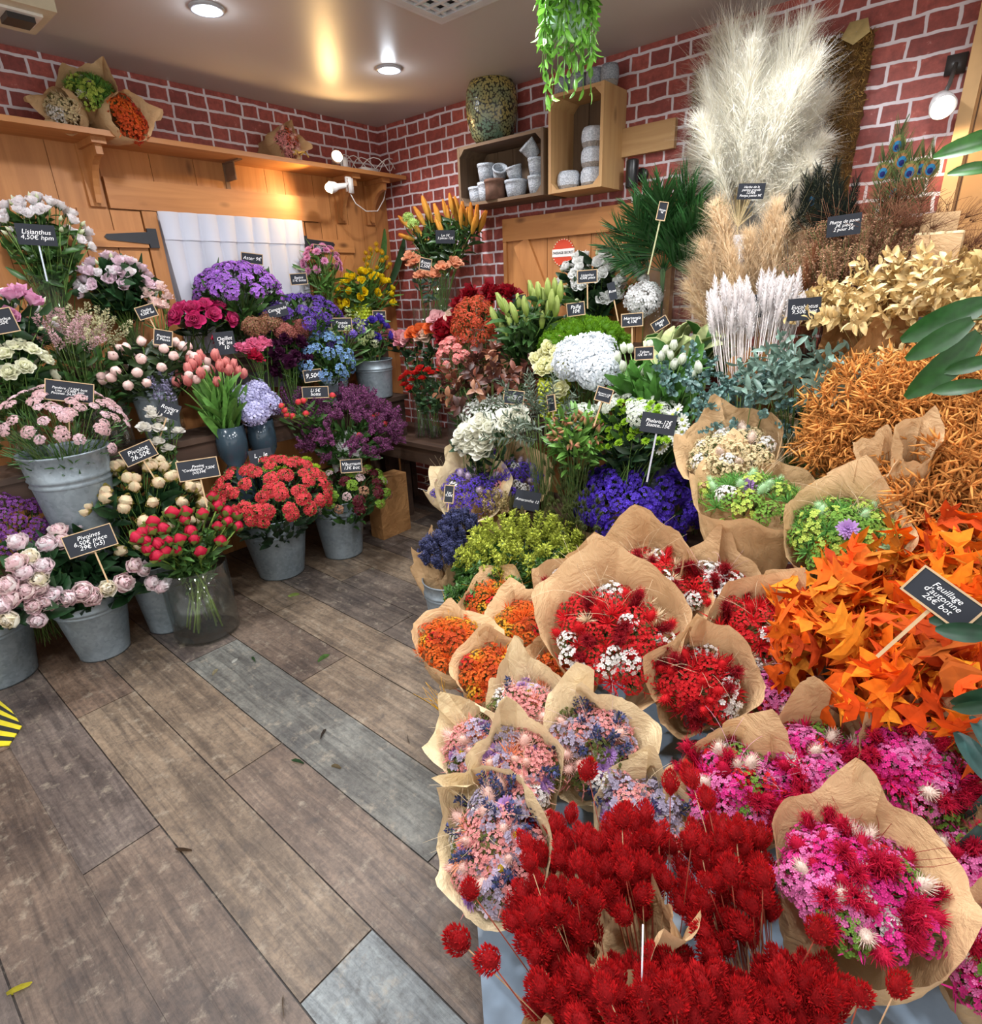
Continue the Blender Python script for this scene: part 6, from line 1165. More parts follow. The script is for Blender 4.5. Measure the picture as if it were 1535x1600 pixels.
for k in range(26):
    tx, ty = 1286+np.clip(R.normal(0, 28), -50, 50), 300+np.clip(R.normal(0, 22), -30, 40); e = by(tx, ty, -.42-.02*(k % 4)); d = np.array([R.normal(0, .35), -.1, 1]); d /= np.linalg.norm(d); root = thing('peacock_feather', 'short black feather in the dark tuft right of the pampas', 'feather', pb+[-.12, -.1, 0], 'black feathers'); b = pb+np.array([-.12, -.1, 0]); st = e-d*.2
    v = CAM-e; xx_ = v-d*(v@d); xx_ /= np.linalg.norm(xx_); link('vane', pfd[k % 2], root, np.concatenate([np.stack([xx_, np.cross(d, xx_), d], 1)*.62, (st-b)[:, None]], 1))
    g = Geo(); tube(g, [b, st], .0016, srgb(60, 50, 40), 3); part('quill', g, M_STEM, root)
sign('black board Plume de paon in the brown twigs', 'Plume de paon/3€ pièce/2 pour 5€', 1319, 352, 'y', -.62, 46, 30, 4, 0, False)
# brown twigs and dry grasses
def twig(c, L=.3, n=9):
    g = Geo(); P = bez((0, 0, 0), (R.normal(0, .03), R.normal(0, .03), L*.5), (R.normal(0, .06), R.normal(0, .06), L), 6); tube(g, P, .0014, c, 3, .0005)
    for i in range(n): k = R.uniform(.3, .95); p = P[int(k*5)]; d = np.array([R.normal(0, .05), R.normal(0, .05), R.uniform(.03, .08)]); tube(g, [p, p+d*.6+R.normal(0, .004, 3), p+d], .0008, hx(c)*1.2, 3, .0004)
    return g
twg = P3('dry_twig', lambda: Geo().put(twig(srgb(112, 72, 50), .34, 16), np.stack([mat34((0, 0, 0), (R.normal(0, .14), R.normal(0, .14), 1)) for _ in range(5)])), M_DRY, 3); twl = P3('dry_grass', lambda: Geo().put(spike(srgb(176, 136, 104), .12, .014, 90, .005), np.stack([mat34((R.normal(0, .02), R.normal(0, .02), .12), (R.normal(0, .15), R.normal(0, .15), 1)) for _ in range(4)])), M_DRY, 3)
c = by(1390, 380, -.36); bunch('twig_bunch', 'tall brown twigs in front of the bricks below the spotlight', 'twigs', c-[0, 0, .25], px2m(58, c), px2m(52, c), twg, 46, on(c, .86), 'twig', zmin=.0, scale=(.7, 1.1), tilt=(0, 0, 2.), stemc=srgb(110, 76, 52))
c = by(1330, 440, -.44); bunch('dry_grass_bunch', 'brownish dry grass heads beside the beige pampas', 'grass', c-[0, 0, .12], px2m(58, c), px2m(52, c), twl, 56, on(c, .86), 'grass_head', zmin=.0, scale=(.7, 1.), tilt=(0, 0, 1.5), stemc=srgb(120, 86, 66))
# bleached wheat
wh = P3('wheat_ear', lambda: Geo().put(spiky(srgb(252, 248, 246), srgb(230, 222, 220), .0105, .10, 70, .9), mat34((0, 0, .04))), M_DRY, 3)
wb = on(by(1165, 620, -.56), .86); rw = px2m(42, by(1165, 600, -.56)); wb = np.array([wb[0]+.03, -.62, .70]); rimz = by(1165, 600, -.62)[2]
bucket(0, 0, 0, rw, rimz-.70, 'dark zinc bucket of bleached wheat', wb, taper=.8)
def wheat(n, cx, cy, hw, hh, lab, grp, y):
    for i in range(n):
        px = cx+R.uniform(-hw, hw); py = cy+R.uniform(-hh, hh)+.0006*(px-cx)**2*10; e = by(px, py, y-R.uniform(0, .14)); b = wb+np.array([(px-1165)/75*.05+R.normal(0, .01), R.normal(0, .03), .1]); d = e-b; d /= np.linalg.norm(d)
        root = thing('wheat_stalk', lab, 'grass', b, grp); link('ear', wh[i % 3], root, mat34(e-b-d*.05, d+R.normal(0, .06, 3), R.uniform(0, 6), R.uniform(.9, 1.15))); g = Geo(); tube(g, [b, e-d*.04], .0013, srgb(222, 212, 206), 3); part('stem', g, M_STEM, root)
wheat(60, 1145, 478, 36, 28, 'bleached white wheat ear in the left sheaf of the dark zinc bucket', 'left sheaf of white wheat', -.56); wheat(54, 1222, 468, 34, 30, 'bleached white wheat ear in the sheaf behind the eucalyptus', 'right sheaf of white wheat', -.52)
for k, (px, py) in enumerate(((1160, 590), (1195, 585))):
    q = by(px, py+10, -.66); root = thing('paper_collar', ['crumpled brown paper at the foot of the white wheat', 'brown paper between wheat and eucalyptus'][k], 'paper', q-[0, 0, .1]); paper(root, q-[0, 0, .12], (0, -.1, 1), .06, .19, 40+k, 1, M_BROWNP, r0=.03)
sign('black board standing between the two wheat sheaves', 'Blé', 1194, 478, 'y', -.52, 36, 34, 0, 0, False)
sign('black board priced 9,50 over the eucalyptus', 'Eucalyptus/9,50€ bot', 1257, 483, 'y', -.74, 46, 33, 4, 0, False)
# eucalyptus
EU = srgb(108, 136, 122); eu1 = P3('eucalyptus_branch', lambda: sprig(EU, .20, 12, .028, .085, srgb(120, 110, 80), bend=50), M_LEAF, 3); eu2 = P3('eucalyptus_branch_round', lambda: sprig(srgb(90, 124, 118), .14, 22, .022, .024, srgb(100, 110, 90), True, 60), M_LEAF, 3)
eb_ = by(1262, 575, -.80); bunch('eucalyptus_bunch', 'large-leaved grey-green eucalyptus in the middle of the display', 'foliage', eb_-[0, 0, .10], px2m(50, eb_), px2m(22, eb_), eu1, 36, on(eb_, .6), 'branch', zmin=-.1, scale=(.5, .85), tilt=(0, -.3, .5))
eb_ = by(1090, 625, -.72); bunch('eucalyptus_bunch', 'round-leaved eucalyptus below the hosta leaves', 'foliage', eb_-[0, 0, .03], px2m(42, eb_), px2m(48, eb_), eu2, 40, on(eb_, .5), 'branch', zmin=-.5, scale=(.8, 1.1), tilt=(0, -.4, .2))
eb_ = by(1170, 628, -.84); bunch('eucalyptus_bunch', 'small-leaved blue eucalyptus hanging in front of the wheat bucket', 'foliage', eb_-[0, 0, .03], px2m(48, eb_), px2m(34, eb_), eu2, 34, on(eb_, .5), 'branch', zmin=-.4, scale=(.6, .9), tilt=(0, -.6, 0))
# green santini with white and alstroemeria
san = P3('santini_bloom_green', lambda: mum(srgb(120, 168, 24), srgb(160, 200, 50), .022, 60, .2), k=2); c = by(985, 668, -.92)
PX = [(945, 662), (958, 655), (952, 672), (966, 668), (978, 660), (990, 655), (1003, 662), (938, 652), (930, 660), (975, 675), (990, 672), (1000, 675), (955, 683), (938, 688), (968, 693), (953, 698), (972, 683), (986, 684), (937, 700), (990, 645), (1005, 650), (1015, 655), (1025, 648), (970, 645), (960, 638), (950, 645), (980, 640), (1000, 640), (1012, 640), (1035, 655), (1045, 660), (1022, 665), (1040, 672), (1010, 690), (1030, 690), (1042, 688), (925, 648), (1050, 672), (970, 630), (985, 630), (1000, 628), (1018, 632), (1030, 638)]
fs_ = on(by(985, 745, -.82), .49)
stems_of('santini', 'bright green button chrysanthemum behind the purple statice', 'flower', [by(px, py, -.92-.03*(py-640)/50+R.uniform(-.02, .02)) for px, py in PX], san, fs_, 'green button chrysanthemums', leafg=lf_dark, leaf_n=7, axes=[np.array([R.normal(0, .2), -.6, .8]) for _ in PX], leaf_k=(.6, .95), spread=.05)
whc = P3('daisy_bloom_white', lambda: daisy(srgb(240, 242, 232), srgb(190, 200, 90), .02), k=2); PX = [(1060, 640), (1052, 648), (1066, 656), (1058, 690), (1040, 698), (1066, 675), (1055, 682), (1032, 702), (1070, 665)]
stems_of('daisy', 'white daisy behind the black statice board', 'flower', [by(px, py, -.95) for px, py in PX], whc, fs_, 'white daisies', axes=[np.array([R.normal(0, .3), -.9, .5]) for _ in PX])
amm = P3('yarrow_head_white', lambda: cluster(srgb(236, 240, 230), srgb(206, 214, 190), 60, .032, .006, .3, .1)); c = by(1000, 622, -.82); bunch('white_yarrow_bunch', 'flat white yarrow heads behind the green buttons', 'flowers', c-[0, 0, .04], px2m(62, c), px2m(18, c), amm, 22, on(c, .49), 'flower_head', leaf=lf, nleaf=80)
c = by(914, 635, -.88); bunch('white_yarrow_bunch', 'small white yarrow beside the tilted price board', 'flowers', c-[0, 0, .03], px2m(24, c), px2m(10, c), amm, 9, on(c, .49), 'flower_head', leaf=lf, nleaf=80)
als = P3('alstroemeria_head', lambda: (lambda g: (g.put(closed_bud(srgb(120, 150, 60), srgb(206, 120, 110), .008, .035).arr() and closed_bud(srgb(120, 150, 60), srgb(206, 120, 110), .008, .035), np.stack([mat34((R.normal(0, .015), R.normal(0, .015), R.uniform(0, .02)), (R.normal(0, .5), R.normal(0, .5), 1)) for _ in range(5)])), g)[-1])(Geo()), M_PETAL, 2)
c = by(900, 672, -.98); bunch('alstroemeria_bunch', 'green alstroemeria with pink-tipped buds left of the green buttons', 'flowers', c-[0, 0, .02], px2m(36, c), px2m(26, c), als, 22, on(c, .49), 'flower_head', leaf=leaf_t(.06, .016, srgb(96, 140, 60), 50), nleaf=260, zmin=-.3, kmin=.72, inner=1.04, tilt=(-.2, -.3, .2))
sign('tilted framed board behind the green alstroemeria', 'Germinis 12€/Santini 11€', 944, 617, 'y', -1.0, 23, 20, -16, .1)
sign('black board reading Phalaris and Statice on a stick', 'Phalaris..12€/Statice..15€', 1029, 662, 'y', -1.15, 53, 31, -7, .17, False, stick_c=srgb(176, 176, 186))
# white cabbage-roses and gypsophila
rwL = P3('rose_bloom_white', lambda: rose(srgb(253, 252, 236), srgb(254, 253, 238), .038)); PX = [(725, 672), (740, 665), (752, 660), (733, 685), (748, 680), (722, 690), (742, 695), (758, 690), (730, 700), (765, 672), (800, 662), (810, 652), (793, 655), (718, 680), (755, 703), (738, 676)]
c = by(745, 690, -.95); fw = on(c, .3); stems_of('rose', 'large white rose in front of the wooden table', 'flower', [by(px, py, -1.0) for px, py in PX], rwL, fw, 'large white roses', axes=[np.array([(px-750)/60, -.6, .8]) for px, py in PX], leafg=lf_dark, leaf_n=4)
gyp = P3('gypsophila_spray', lambda: cluster(srgb(240, 242, 238), srgb(214, 222, 206), 36, .04, .0065, 1., -.4)); c = by(775, 642, -.80); bunch('gypsophila_bunch', 'white gypsophila above the large white roses', 'flowers', c-[0, 0, .01], px2m(48, c), px2m(14, c), gyp, 26, on(c, .3), 'spray', leaf=lf_small, nleaf=80, zmin=-.3)
fwb = on(by(748, 760, -.9), 0); bucket(0, 0, 0, .12, .36, 'zinc bucket of large white roses hidden behind the purple bouquets', fwb)
# olive and dark phalaris
olv = P3('olive_branch', lambda: sprig(srgb(84, 98, 80), .2, 24, .010, .05, srgb(80, 76, 56), bend=45), M_LEAF, 3); c = by(848, 655, -.92); bunch('olive_bunch', 'grey-green olive branches below the dimpled vase', 'foliage', c-[0, 0, .06], px2m(34, c), px2m(30, c), olv, 34, on(c, .3), 'branch', zmin=-.3, scale=(.7, 1.05), tilt=(0, -.2, .4))
dph = P3('phalaris_head_green', lambda: Geo().put(spiky(srgb(110, 118, 66), srgb(70, 80, 40), .008, .036, 60, .6), mat34((0, 0, 0))), M_DRY, 2); HHp = []
c0 = at(885, 765, 'z', .62); b_ = c0+np.array([.12, -.0, -.45])
PP = [at(858+R.uniform(-10, 70)+18*t, 715+t*105+R.uniform(-20, 20), 'z', .74-.10*t) for t in R.uniform(0, 1, 84)]
root = thing('phalaris_bunch', 'dark green canary-grass heads spreading between olive and statice', 'grass', b_)
for i, p in enumerate(PP): link('seed_head', dph[i % 2], root, mat34(p-b_, (p-b_)*[1, 1, .6]+R.normal(0, .05, 3), 0, R.uniform(.9, 1.3)))
part('stems', stems_geo(PP, b_, .03, srgb(90, 100, 56), .0012), M_STEM, root)
# ------------------------------------------------------------ wrapped bouquets and dried grasses in front
def bz_(px, py, z): return at(px, py, 'z', z)
root = thing('low_table', 'low blue-grey painted table under the wrapped bouquets', 'table', (3.1, -1.9, 0)); g = Geo()
PT = [(2.10, -1.66), (3.25, -2.81), (4.08, -1.98), (2.93, -.83)]
def slab(g, pts, z0, z1, c): n = len(pts); V = [(x, y, z0) for x, y in pts]+[(x, y, z1) for x, y in pts]; g.add(V, [tuple(range(n))[::-1], tuple(range(n, 2*n))]+[(k, (k+1) % n, n+(k+1) % n, n+k) for k in range(n)], c); return g
BG = srgb(128, 146, 164); slab(g, PT, .255, .28, BG); part('table_top', g, M_PLASTIC, root, False)
cen = np.mean(PT, 0)
for x, y in PT: q = cen+(np.array([x, y])-cen)*.93; g = Geo(); box(g, q[0]-.025, q[1]-.025, 0, q[0]+.025, q[1]+.025, .255, BG*.8); part('leg', g, M_PLASTIC, root, False)
g = Geo(); slab(g, [tuple(cen+(np.array(p)-cen)*.95) for p in PT], .19, .255, BG*.85); part('apron', g, M_PLASTIC, root, False)
bench('display_step', 'dark wooden stand behind the red bouquets, under the green bouquets', 2.62, -1.42, 3.75, -.96, .50, M_DARK_X)
# dried flower kinds
def dk(key, c, mode, **k):
    fn = {'gyp': lambda: cluster(c, hx(c)*.8, 84, .026, .0037, .9, -.2, jit=.25), 'tail': lambda: Geo().put(fluffy(c, .013, .042), mat34((0, 0, .015))), 'star': lambda: feathery(c, .034, 40), 'straw': lambda: mum(hx(c)*.92, c, .024, 54, .24, k.get('cc', srgb(220, 200, 120))),
          'bead': lambda: cluster(c, hx(c)*.85, 30, .03, .0064, 1., -.1, jit=.3), 'spk': lambda: Geo().put(spike(c, .06, .008, 60, .006), mat34((0, 0, -.01))), 'dai': lambda: daisy(c, srgb(220, 190, 40), .02, 13), 'phal': lambda: Geo().put(spiky(c, hx(c)*.8, .011, .04, 70, .5), mat34((0, 0, .02))), 'plm': lambda: Geo().put(plume(c, .075, .03, 420, .2, .022), mat34((0, 0, -.035)))}[mode]
    return P3(key, fn, M_PETAL if mode in ('dai', 'straw') else M_DRY, k.get('n', 2))
RED, DRED, HPK, PNK, WHT, CRM = srgb(206, 26, 34), srgb(150, 12, 30), srgb(222, 50, 140), srgb(232, 120, 180), srgb(240, 236, 230), srgb(228, 206, 170)
SAL, PCH, LIL, NAV, ORG, YEL, MNT, GRN = srgb(232, 152, 148), srgb(238, 186, 162), srgb(186, 146, 206), srgb(70, 76, 116), srgb(228, 104, 34), srgb(224, 160, 40), srgb(184, 222, 172), srgb(116, 158, 60)
K = {'gr': dk('gypsophila_red', RED, 'gyp'), 'gw': dk('gypsophila_white', WHT, 'gyp'), 'bw': dk('broom_bloom_white', WHT, 'bead'), 'tr': dk('bunny_tail_red', RED, 'tail'), 'sr': dk('starburst_red', RED, 'star'), 'pr': dk('plume_deep_red', DRED, 'plm'), 'sc': dk('starburst_cream', CRM, 'star'),
     'gp': dk('gypsophila_pink', PNK, 'gyp'), 'gh': dk('gypsophila_hot_pink', HPK, 'gyp'), 'th': dk('bunny_tail_crimson', srgb(196, 14, 62), 'tail'), 'ph': dk('plume_crimson', srgb(190, 12, 56), 'plm'), 'sh': dk('starburst_hot_pink', srgb(216, 20, 84), 'star'), 'ww': dk('strawflower_white', WHT, 'straw'), 'tw': dk('bunny_tail_cream', srgb(238, 216, 200), 'tail'), 'mg': dk('moss_tuft_green', GRN, 'gyp'),
     'gs': dk('gypsophila_salmon', SAL, 'gyp'), 'tp': dk('bunny_tail_peach', srgb(242, 200, 186), 'tail'), 'sl': dk('strawflower_lilac', LIL, 'straw'), 'ln': dk('lavender_spike', NAV, 'spk'), 'sp': dk('starburst_apricot', srgb(236, 150, 110), 'star'), 'dw': dk('daisy_bloom_lilac', srgb(236, 220, 240), 'dai'), 'bg': dk('broom_bloom_grey', srgb(160, 150, 170), 'bead'), 'mo': dk('moss_tuft_olive', srgb(92, 100, 44), 'gyp'),
     'go': dk('gypsophila_orange', ORG, 'gyp'), 'so': dk('starburst_orange', srgb(236, 110, 40), 'star'), 'yo': dk('gypsophila_yellow', YEL, 'gyp'), 'do': dk('broom_bloom_rust', srgb(190, 70, 24), 'bead'),
     'tm': dk('bunny_tail_mint', MNT, 'tail'), 'gm': dk('gypsophila_green', GRN, 'gyp'), 'gy': dk('broom_bloom_lime', srgb(176, 196, 84), 'bead'), 'sg': dk('starburst_green', srgb(96, 150, 70), 'star'), 'gc': dk('gypsophila_straw', srgb(226, 206, 160), 'gyp'),
     'vi': dk('statice_violet', srgb(96, 66, 190), 'gyp'), 'tv': dk('bunny_tail_lilac', srgb(220, 200, 226), 'tail')}
def mix(s): return [(bpy_name(K[a][0].name), K[a], float(b)) for a, b in (t.split(':') for t in s.split())]
def bpy_name(n): return n.split('.')[0]
MIXR = mix('gr:7 bw:2.4 gw:1.4 tr:3 sr:4 pr:3 sc:1'); MIXO = mix('go:6 so:4 yo:2 do:3 gr:1'); MIXP = mix('gs:6 tp:3 sl:2 ln:2 sp:1.5 dw:2 bg:2 mo:1 gw:1'); MIXH = mix('gp:6 gh:4 ph:3 th:2 sh:3 ww:1 tw:1 mg:1 gr:1'); MIXG = mix('gm:5 gy:4 tm:3 sg:4 gw:.6'); MIXC = mix('gc:8 gw:2 tw:1'); MIXV = mix('vi:6 tv:2 gs:1 gw:1')
fr_ = leaf_t(.03, .003, (.3, .2, .1), 30, .1, 2)
def spr(c): return leaf_t(.035, .0035, c, 40, .1, 2)
def bq(px, py, z, r, mx, label, grp, H=.30, n=34, tilt=.35, sd=0, fillc=None, wisp=None, back=1.1, mat=None, **k):
    c = bz_(px, py, z); Rr = px2m(r, c)
    bouquet(label, c, Rr, H, mx, n, tilt, sd, back, mat, wisp=wisp, fill=None if fillc is None else spr(fillc), group=grp, **k)
GR_, GO_, GP_, GH_, GG_, GV_ = 'red and white dried bouquets', 'orange dried bouquets', 'pastel dried bouquets', 'hot pink dried bouquets', 'green dried bouquets', 'violet dried bouquets'
bq(1010, 905, .68, 72, MIXR, 'red and white dried bouquet at the back, its tall paper above the others', GR_, .34, 40, .45, 1, RED, CRM, 1.5)
bq(905, 935, .66, 58, MIXR, 'red dried bouquet left of the tall-backed one', GR_, .34, 30, .5, 2, RED, CRM, 1.1)
bq(1118, 915, .68, 48, MIXR, 'small red dried bouquet with one upright red plume', GR_, .34, 22, .35, 3, RED, srgb(240, 200, 200), 1.3)
bq(958, 985, .68, 94, MIXR, 'largest red and white dried bouquet, seen full face', GR_, .36, 62, .5, 4, RED, CRM, 1.0)
bq(1188, 985, .66, 66, MIXR, 'red dried bouquet leaning beside the orange oak leaves', GR_, .34, 34, .45, 5, RED, CRM, 1.0, axis=(.45, -.35, .9))
bq(1093, 1065, .62, 60, MIXR, 'narrow pointed red dried bouquet with a white paper edge', GR_, .32, 44, .7, 6, DRED, CRM, 1.2)
bq(775, 940, .42, 50, MIXO, 'orange dried bouquet at the back of the orange group', GO_, .15, 24, .3, 7, ORG, YEL, 1.1)
bq(705, 998, .46, 54, MIXO, 'orange dried bouquet nearest the empty floor', GO_, .19, 34, .15, 8, ORG, YEL, .9)
bq(822, 972, .46, 50, MIXO, 'orange dried bouquet beside the red ones', GO_, .21, 30, .15, 9, ORG, None, 1.1)
bq(775, 1055, .44, 54, MIXO, 'dark orange dried bouquet above the pastel group', GO_, .17, 36, .5, 10, srgb(190, 70, 30), YEL, .5)
bq(872, 1045, .50, 30, MIXO, 'small orange dried bouquet squeezed under the largest red one', GO_, .22, 14, .5, 11, srgb(160, 60, 30), None, .8)
bq(820, 1095, .52, 56, MIXP, 'pastel dried bouquet with a white daisy at the back of its group', GP_, .25, 28, .1, 12, PCH, CRM, 1.3, M_CREAMP)
bq(735, 1165, .50, 52, MIXP, 'pastel dried bouquet at the left rim of its group', GP_, .23, 26, .5, 13, SAL, CRM, 1.1, M_CREAMP, axis=(-.35, -.45, .8))
bq(925, 1165, .56, 68, MIXP, 'pastel dried bouquet with a cream strawflower in the middle', GP_, .28, 46, .5, 14, SAL, srgb(240, 210, 205), 1.15, M_CREAMP)
bq(810, 1200, .56, 56, MIXP, 'pastel dried bouquet with lavender above the largest one', GP_, .28, 38, .5, 15, PCH, CRM, 1.2, M_CREAMP)
bq(765, 1315, .52, 88, MIXP, 'largest pastel dried bouquet, hanging toward the floor', GP_, .25, 76, .55, 16, SAL, CRM, .9, M_CREAMP, axis=(-.35, -.6, .75))
bq(1005, 1275, .50, 58, mix('bg:5 gs:3 sl:2 dw:2 ln:2'), 'greyish lilac dried bouquet half behind the red canary grass', GP_, .22, 32, .4, 17, srgb(170, 150, 160), CRM, 1.2, M_CREAMP)
bq(1235, 1090, .58, 58, MIXH, 'hot pink dried bouquet at the back with pale pink feather grass', GH_, .30, 34, .15, 18, HPK, srgb(236, 190, 210), .9)
bq(1275, 1195, .60, 68, MIXH, 'hot pink dried bouquet with a white strawflower, middle of its group', GH_, .32, 46, .5, 19, HPK, DRED, 1.15)
bq(1148, 1225, .56, 72, MIXH, 'hot pink dried bouquet beside the red canary grass', GH_, .28, 48, .35, 20, HPK, srgb(236, 180, 200), 1.2)
bq(1440, 1195, .66, 74, MIXH, 'crimson and pink dried bouquet under the orange oak leaves', GH_, .32, 50, .5, 21, srgb(200, 20, 80), DRED, .8, axis=(.25, -.4, .9))
bq(1340, 1372, .62, 98, MIXH, 'largest hot pink dried bouquet in front', GH_, .34, 96, .08, 22, HPK, DRED, 1.25)
bq(1535, 1360, .58, 62, MIXH, 'hot pink dried bouquet cut by the right edge of the photo', GH_, .30, 34, .4, 23, HPK, None, 1.0)
bq(1560, 1500, .56, 66, MIXH, 'hot pink dried bouquet in the bottom right corner', GH_, .28, 30, .4, 24, HPK, None, 1.1)
bq(1255, 640, .98, 38, MIXC, 'small straw-coloured bouquet with lavender under the eucalyptus', GG_, .30, 18, .4, 25, CRM, None, 1.1)
bq(1138, 700, .97, 62, MIXC, 'straw-coloured dried bouquet right of the statice board', GG_, .34, 40, .2, 26, CRM, None, .9, axis=(-.15, -.4, .9))
bq(1315, 725, .90, 78, MIXG, 'green dried bouquet with the widest cream paper, behind the other green ones', GG_, .36, 50, .35, 27, GRN, CRM, 1.9, M_CREAMP)
bq(1178, 768, .90, 82, MIXG, 'green dried bouquet with a pink strawflower in a tall paper cone', GG_, .36, 44, .0, 28, GRN, CRM, 1.0)
bq(1318, 830, .87, 74, MIXG, 'round green dried bouquet centred on a lilac strawflower', GG_, .30, 60, .5, 29, GRN, CRM, .9)
for px, py, z in ((1325, 828, .90), (1168, 760, .92)):
    q = bz_(px, py, z); root = thing('strawflower', ['lilac strawflower in the middle of the round green bouquet', 'pink-white strawflower in the tall green bouquet'][z > .91], 'flower', q-[0, 0, .05]); link('bloom', K['sl'][0], root, mat34((0, 0, .05), front_of(q)+[0, 0, .9], 0, 1.25)); g = Geo(); tube(g, [q-[0, 0, .1], q-[0, 0, .005]], .0015, GRN, 4); part('stem', g, M_STEM, root)
bq(1385, 790, .82, 56, MIXG, 'pale green dried bouquet touching the orange oats', GG_, .34, 34, .3, 30, MNT, CRM, 1.0, M_CREAMP)
bq(765, 722, .64, 54, MIXV, 'violet dried bouquet at the back with folded cream paper', GV_, .3, 22, .4, 31, srgb(140, 120, 180), CRM, 1.3, M_CREAMP)
bq(738, 760, .60, 50, MIXV, 'violet dried bouquet with pink sprigs, left one', GV_, .28, 30, .5, 32, srgb(120, 100, 180), CRM, 1.1, M_CREAMP)
bq(805, 745, .62, 46, MIXV, 'violet dried bouquet behind the black Amaranthe board', GV_, .28, 30, .5, 33, srgb(110, 90, 180), None, 1.0)
bq(700, 752, .56, 34, MIXV, 'half hidden violet bouquet whose paper faces the floor', GV_, .28, 8, .2, 34, srgb(120, 100, 180), CRM, 1.3, M_CREAMP, axis=(-.5, -.2, .8))
root = thing('flower_tub', 'dark tub hidden under the violet bouquets', 'bucket', (1.86, -1.10, 0)); g = Geo(); lathe(g, [(.001, 0), (.15, 0), (.18, .3), (.175, .3), (.14, .02), (.001, .02)], srgb(44, 40, 40), 28, mat34((1.86, -1.10, 0))); part('pail', g, M_MATTE, root)
sign('black board reading Amaranthe beside the violet bouquets', 'Amaranthe 12', 824, 782, 'z', .60, 40, 30, -12, .3, False, blank=True)
sign('narrow framed board on a stick in front of the left violet bouquet', 'Lav/9,50€', 702, 772, 'z', .62, 14, 26, -2, .12, yaw=-20)
# lavender sheaves in a zinc bucket
lb_ = at(705, 985, 'z', 0); bucket(0, 0, 0, px2m(37, lb_), .28, 'zinc bucket of lavender beside the orange bouquets', lb_, taper=.8)
lav = P3('lavender_spike_tall', lambda: Geo().put(spike(srgb(78, 82, 124), .06, .008, 90, .006, srgb(120, 120, 120)), np.stack([mat34((R.normal(0, .008), R.normal(0, .008), 0), (R.normal(0, .1), R.normal(0, .1), 1)) for _ in range(4)])), M_DRY, 3)
for (px, py, hw, hh, d, lab, ax) in ((692, 868, 25, 26, -.02, 'lavender sheaf lying low in brown paper', (-.15, -.25, 1)), (720, 838, 26, 34, .05, 'tall upright lavender sheaf in brown paper', (0, -.1, 1))):
    c = at(px, py, 'd', depth(lb_)-.12+d); a = np.array(ax, float); a /= np.linalg.norm(a); base = on(lb_, .05); root = thing('lavender_bundle', lab, 'bouquet', base, 'lavender sheaves'); paper(root, c-a*.24, a, px2m(hw, c)*1.05, .21, int(px), .7, M_KRAFT, r0=.03, dz=.3)
    Pp, D = dome(46, px2m(hw, c), px2m(hh, c), -.3, .15)
    for i in range(46): link('lavender_spike', lav[i % 3], root, mat34(c+Pp[i]-base-[0, 0, .02], D[i]*.25+a, R.uniform(0, 6), R.uniform(.8, 1.1)))
    part('stems', stems_geo([c+q for q in Pp[::3]], c-a*.3, .01, srgb(120, 124, 110), .0012), M_STEM, root)
q = at(662, 850, 'd', depth(lb_)-.1); root = thing('paper_cone', 'empty brown paper cone leaning left in the lavender bucket', 'paper', on(lb_, .05)); a = np.array([-.35, 0, 1.]); paper(root, on(lb_, .06)+np.array([-.03, 0, 0]), q-on(lb_, .06)+np.array([0, 0, .05]), px2m(24, q), .36, 77, .8, M_KRAFT, r0=.03)
c = at(772, 790, 'z', .52); root = thing('dried_bundle', 'straw-coloured dried bundle in a brown paper cone below the violet bouquets', 'bouquet', c-[0, 0, .28]); paper(root, c-[.02, 0, .24], (.05, -.15, 1), px2m(27, c), .25, 88, .9, M_KRAFT, r0=.02)
stw = dk('straw_spike', srgb(200, 176, 120), 'spk', n=3); Pp, D = dome(24, px2m(22, c), px2m(16, c), 0, .1)
for i in range(24): link('seed_head', stw[i % 3], root, mat34(Pp[i]+[0, 0, .26], D[i]*.4+[0, 0, 1], 0, 1.2))
aml = P3('amaranth_tassel', lambda: spiky(srgb(128, 122, 74), srgb(84, 80, 44), .012, .12, 160, .5), M_DRY, 2); root = thing('amaranth_bunch', 'greenish dried amaranth tassels below the black Amaranthe board', 'flowers', at(845, 860, 'z', .3))
ro = at(845, 860, 'z', .3)
for i in range(16): p = at(818+R.uniform(-22, 40), 800+R.uniform(-26, 26), 'z', .54); link('tassel', aml[i % 2], root, mat34(p-ro, (R.normal(0, .1), R.normal(0, .1), 1), 0, R.uniform(.7, 1.)))
# yellow-green solidago / asparagus fern
fe = P3('solidago_plume', lambda: spike(srgb(178, 188, 70), .09, .022, 120, .010, G2), M_DRY, 3); fe2 = P3('asparagus_fern_frond', lambda: spike(srgb(74, 116, 50), .14, .05, 260, .016, G2), M_LEAF, 3)
c = at(820, 862, 'z', .46); b = np.array([c[0], c[1], .02]); bunch('solidago_bunch', 'yellow-green feathery goldenrod above the orange bouquets', 'flowers', c-[0, 0, .06], px2m(74, c), px2m(46, c), fe, 80, b, 'plume', zmin=-.2, scale=(.8, 1.2), tilt=(0, -.2, .6))
c = at(820, 908, 'z', .38); bunch('fern_bunch', 'fine green asparagus fern under the goldenrod', 'foliage', c-[0, 0, .08], px2m(80, c), px2m(34, c), fe2, 60, b+[0, -.02, 0], 'frond', zmin=-.3, scale=(.7, 1.), tilt=(0, -.4, .4))
yg = P3('dyed_grass_tuft', lambda: wisps(srgb(214, 160, 40), 22, .12, .25, .0012, .15), M_DRY, 2)
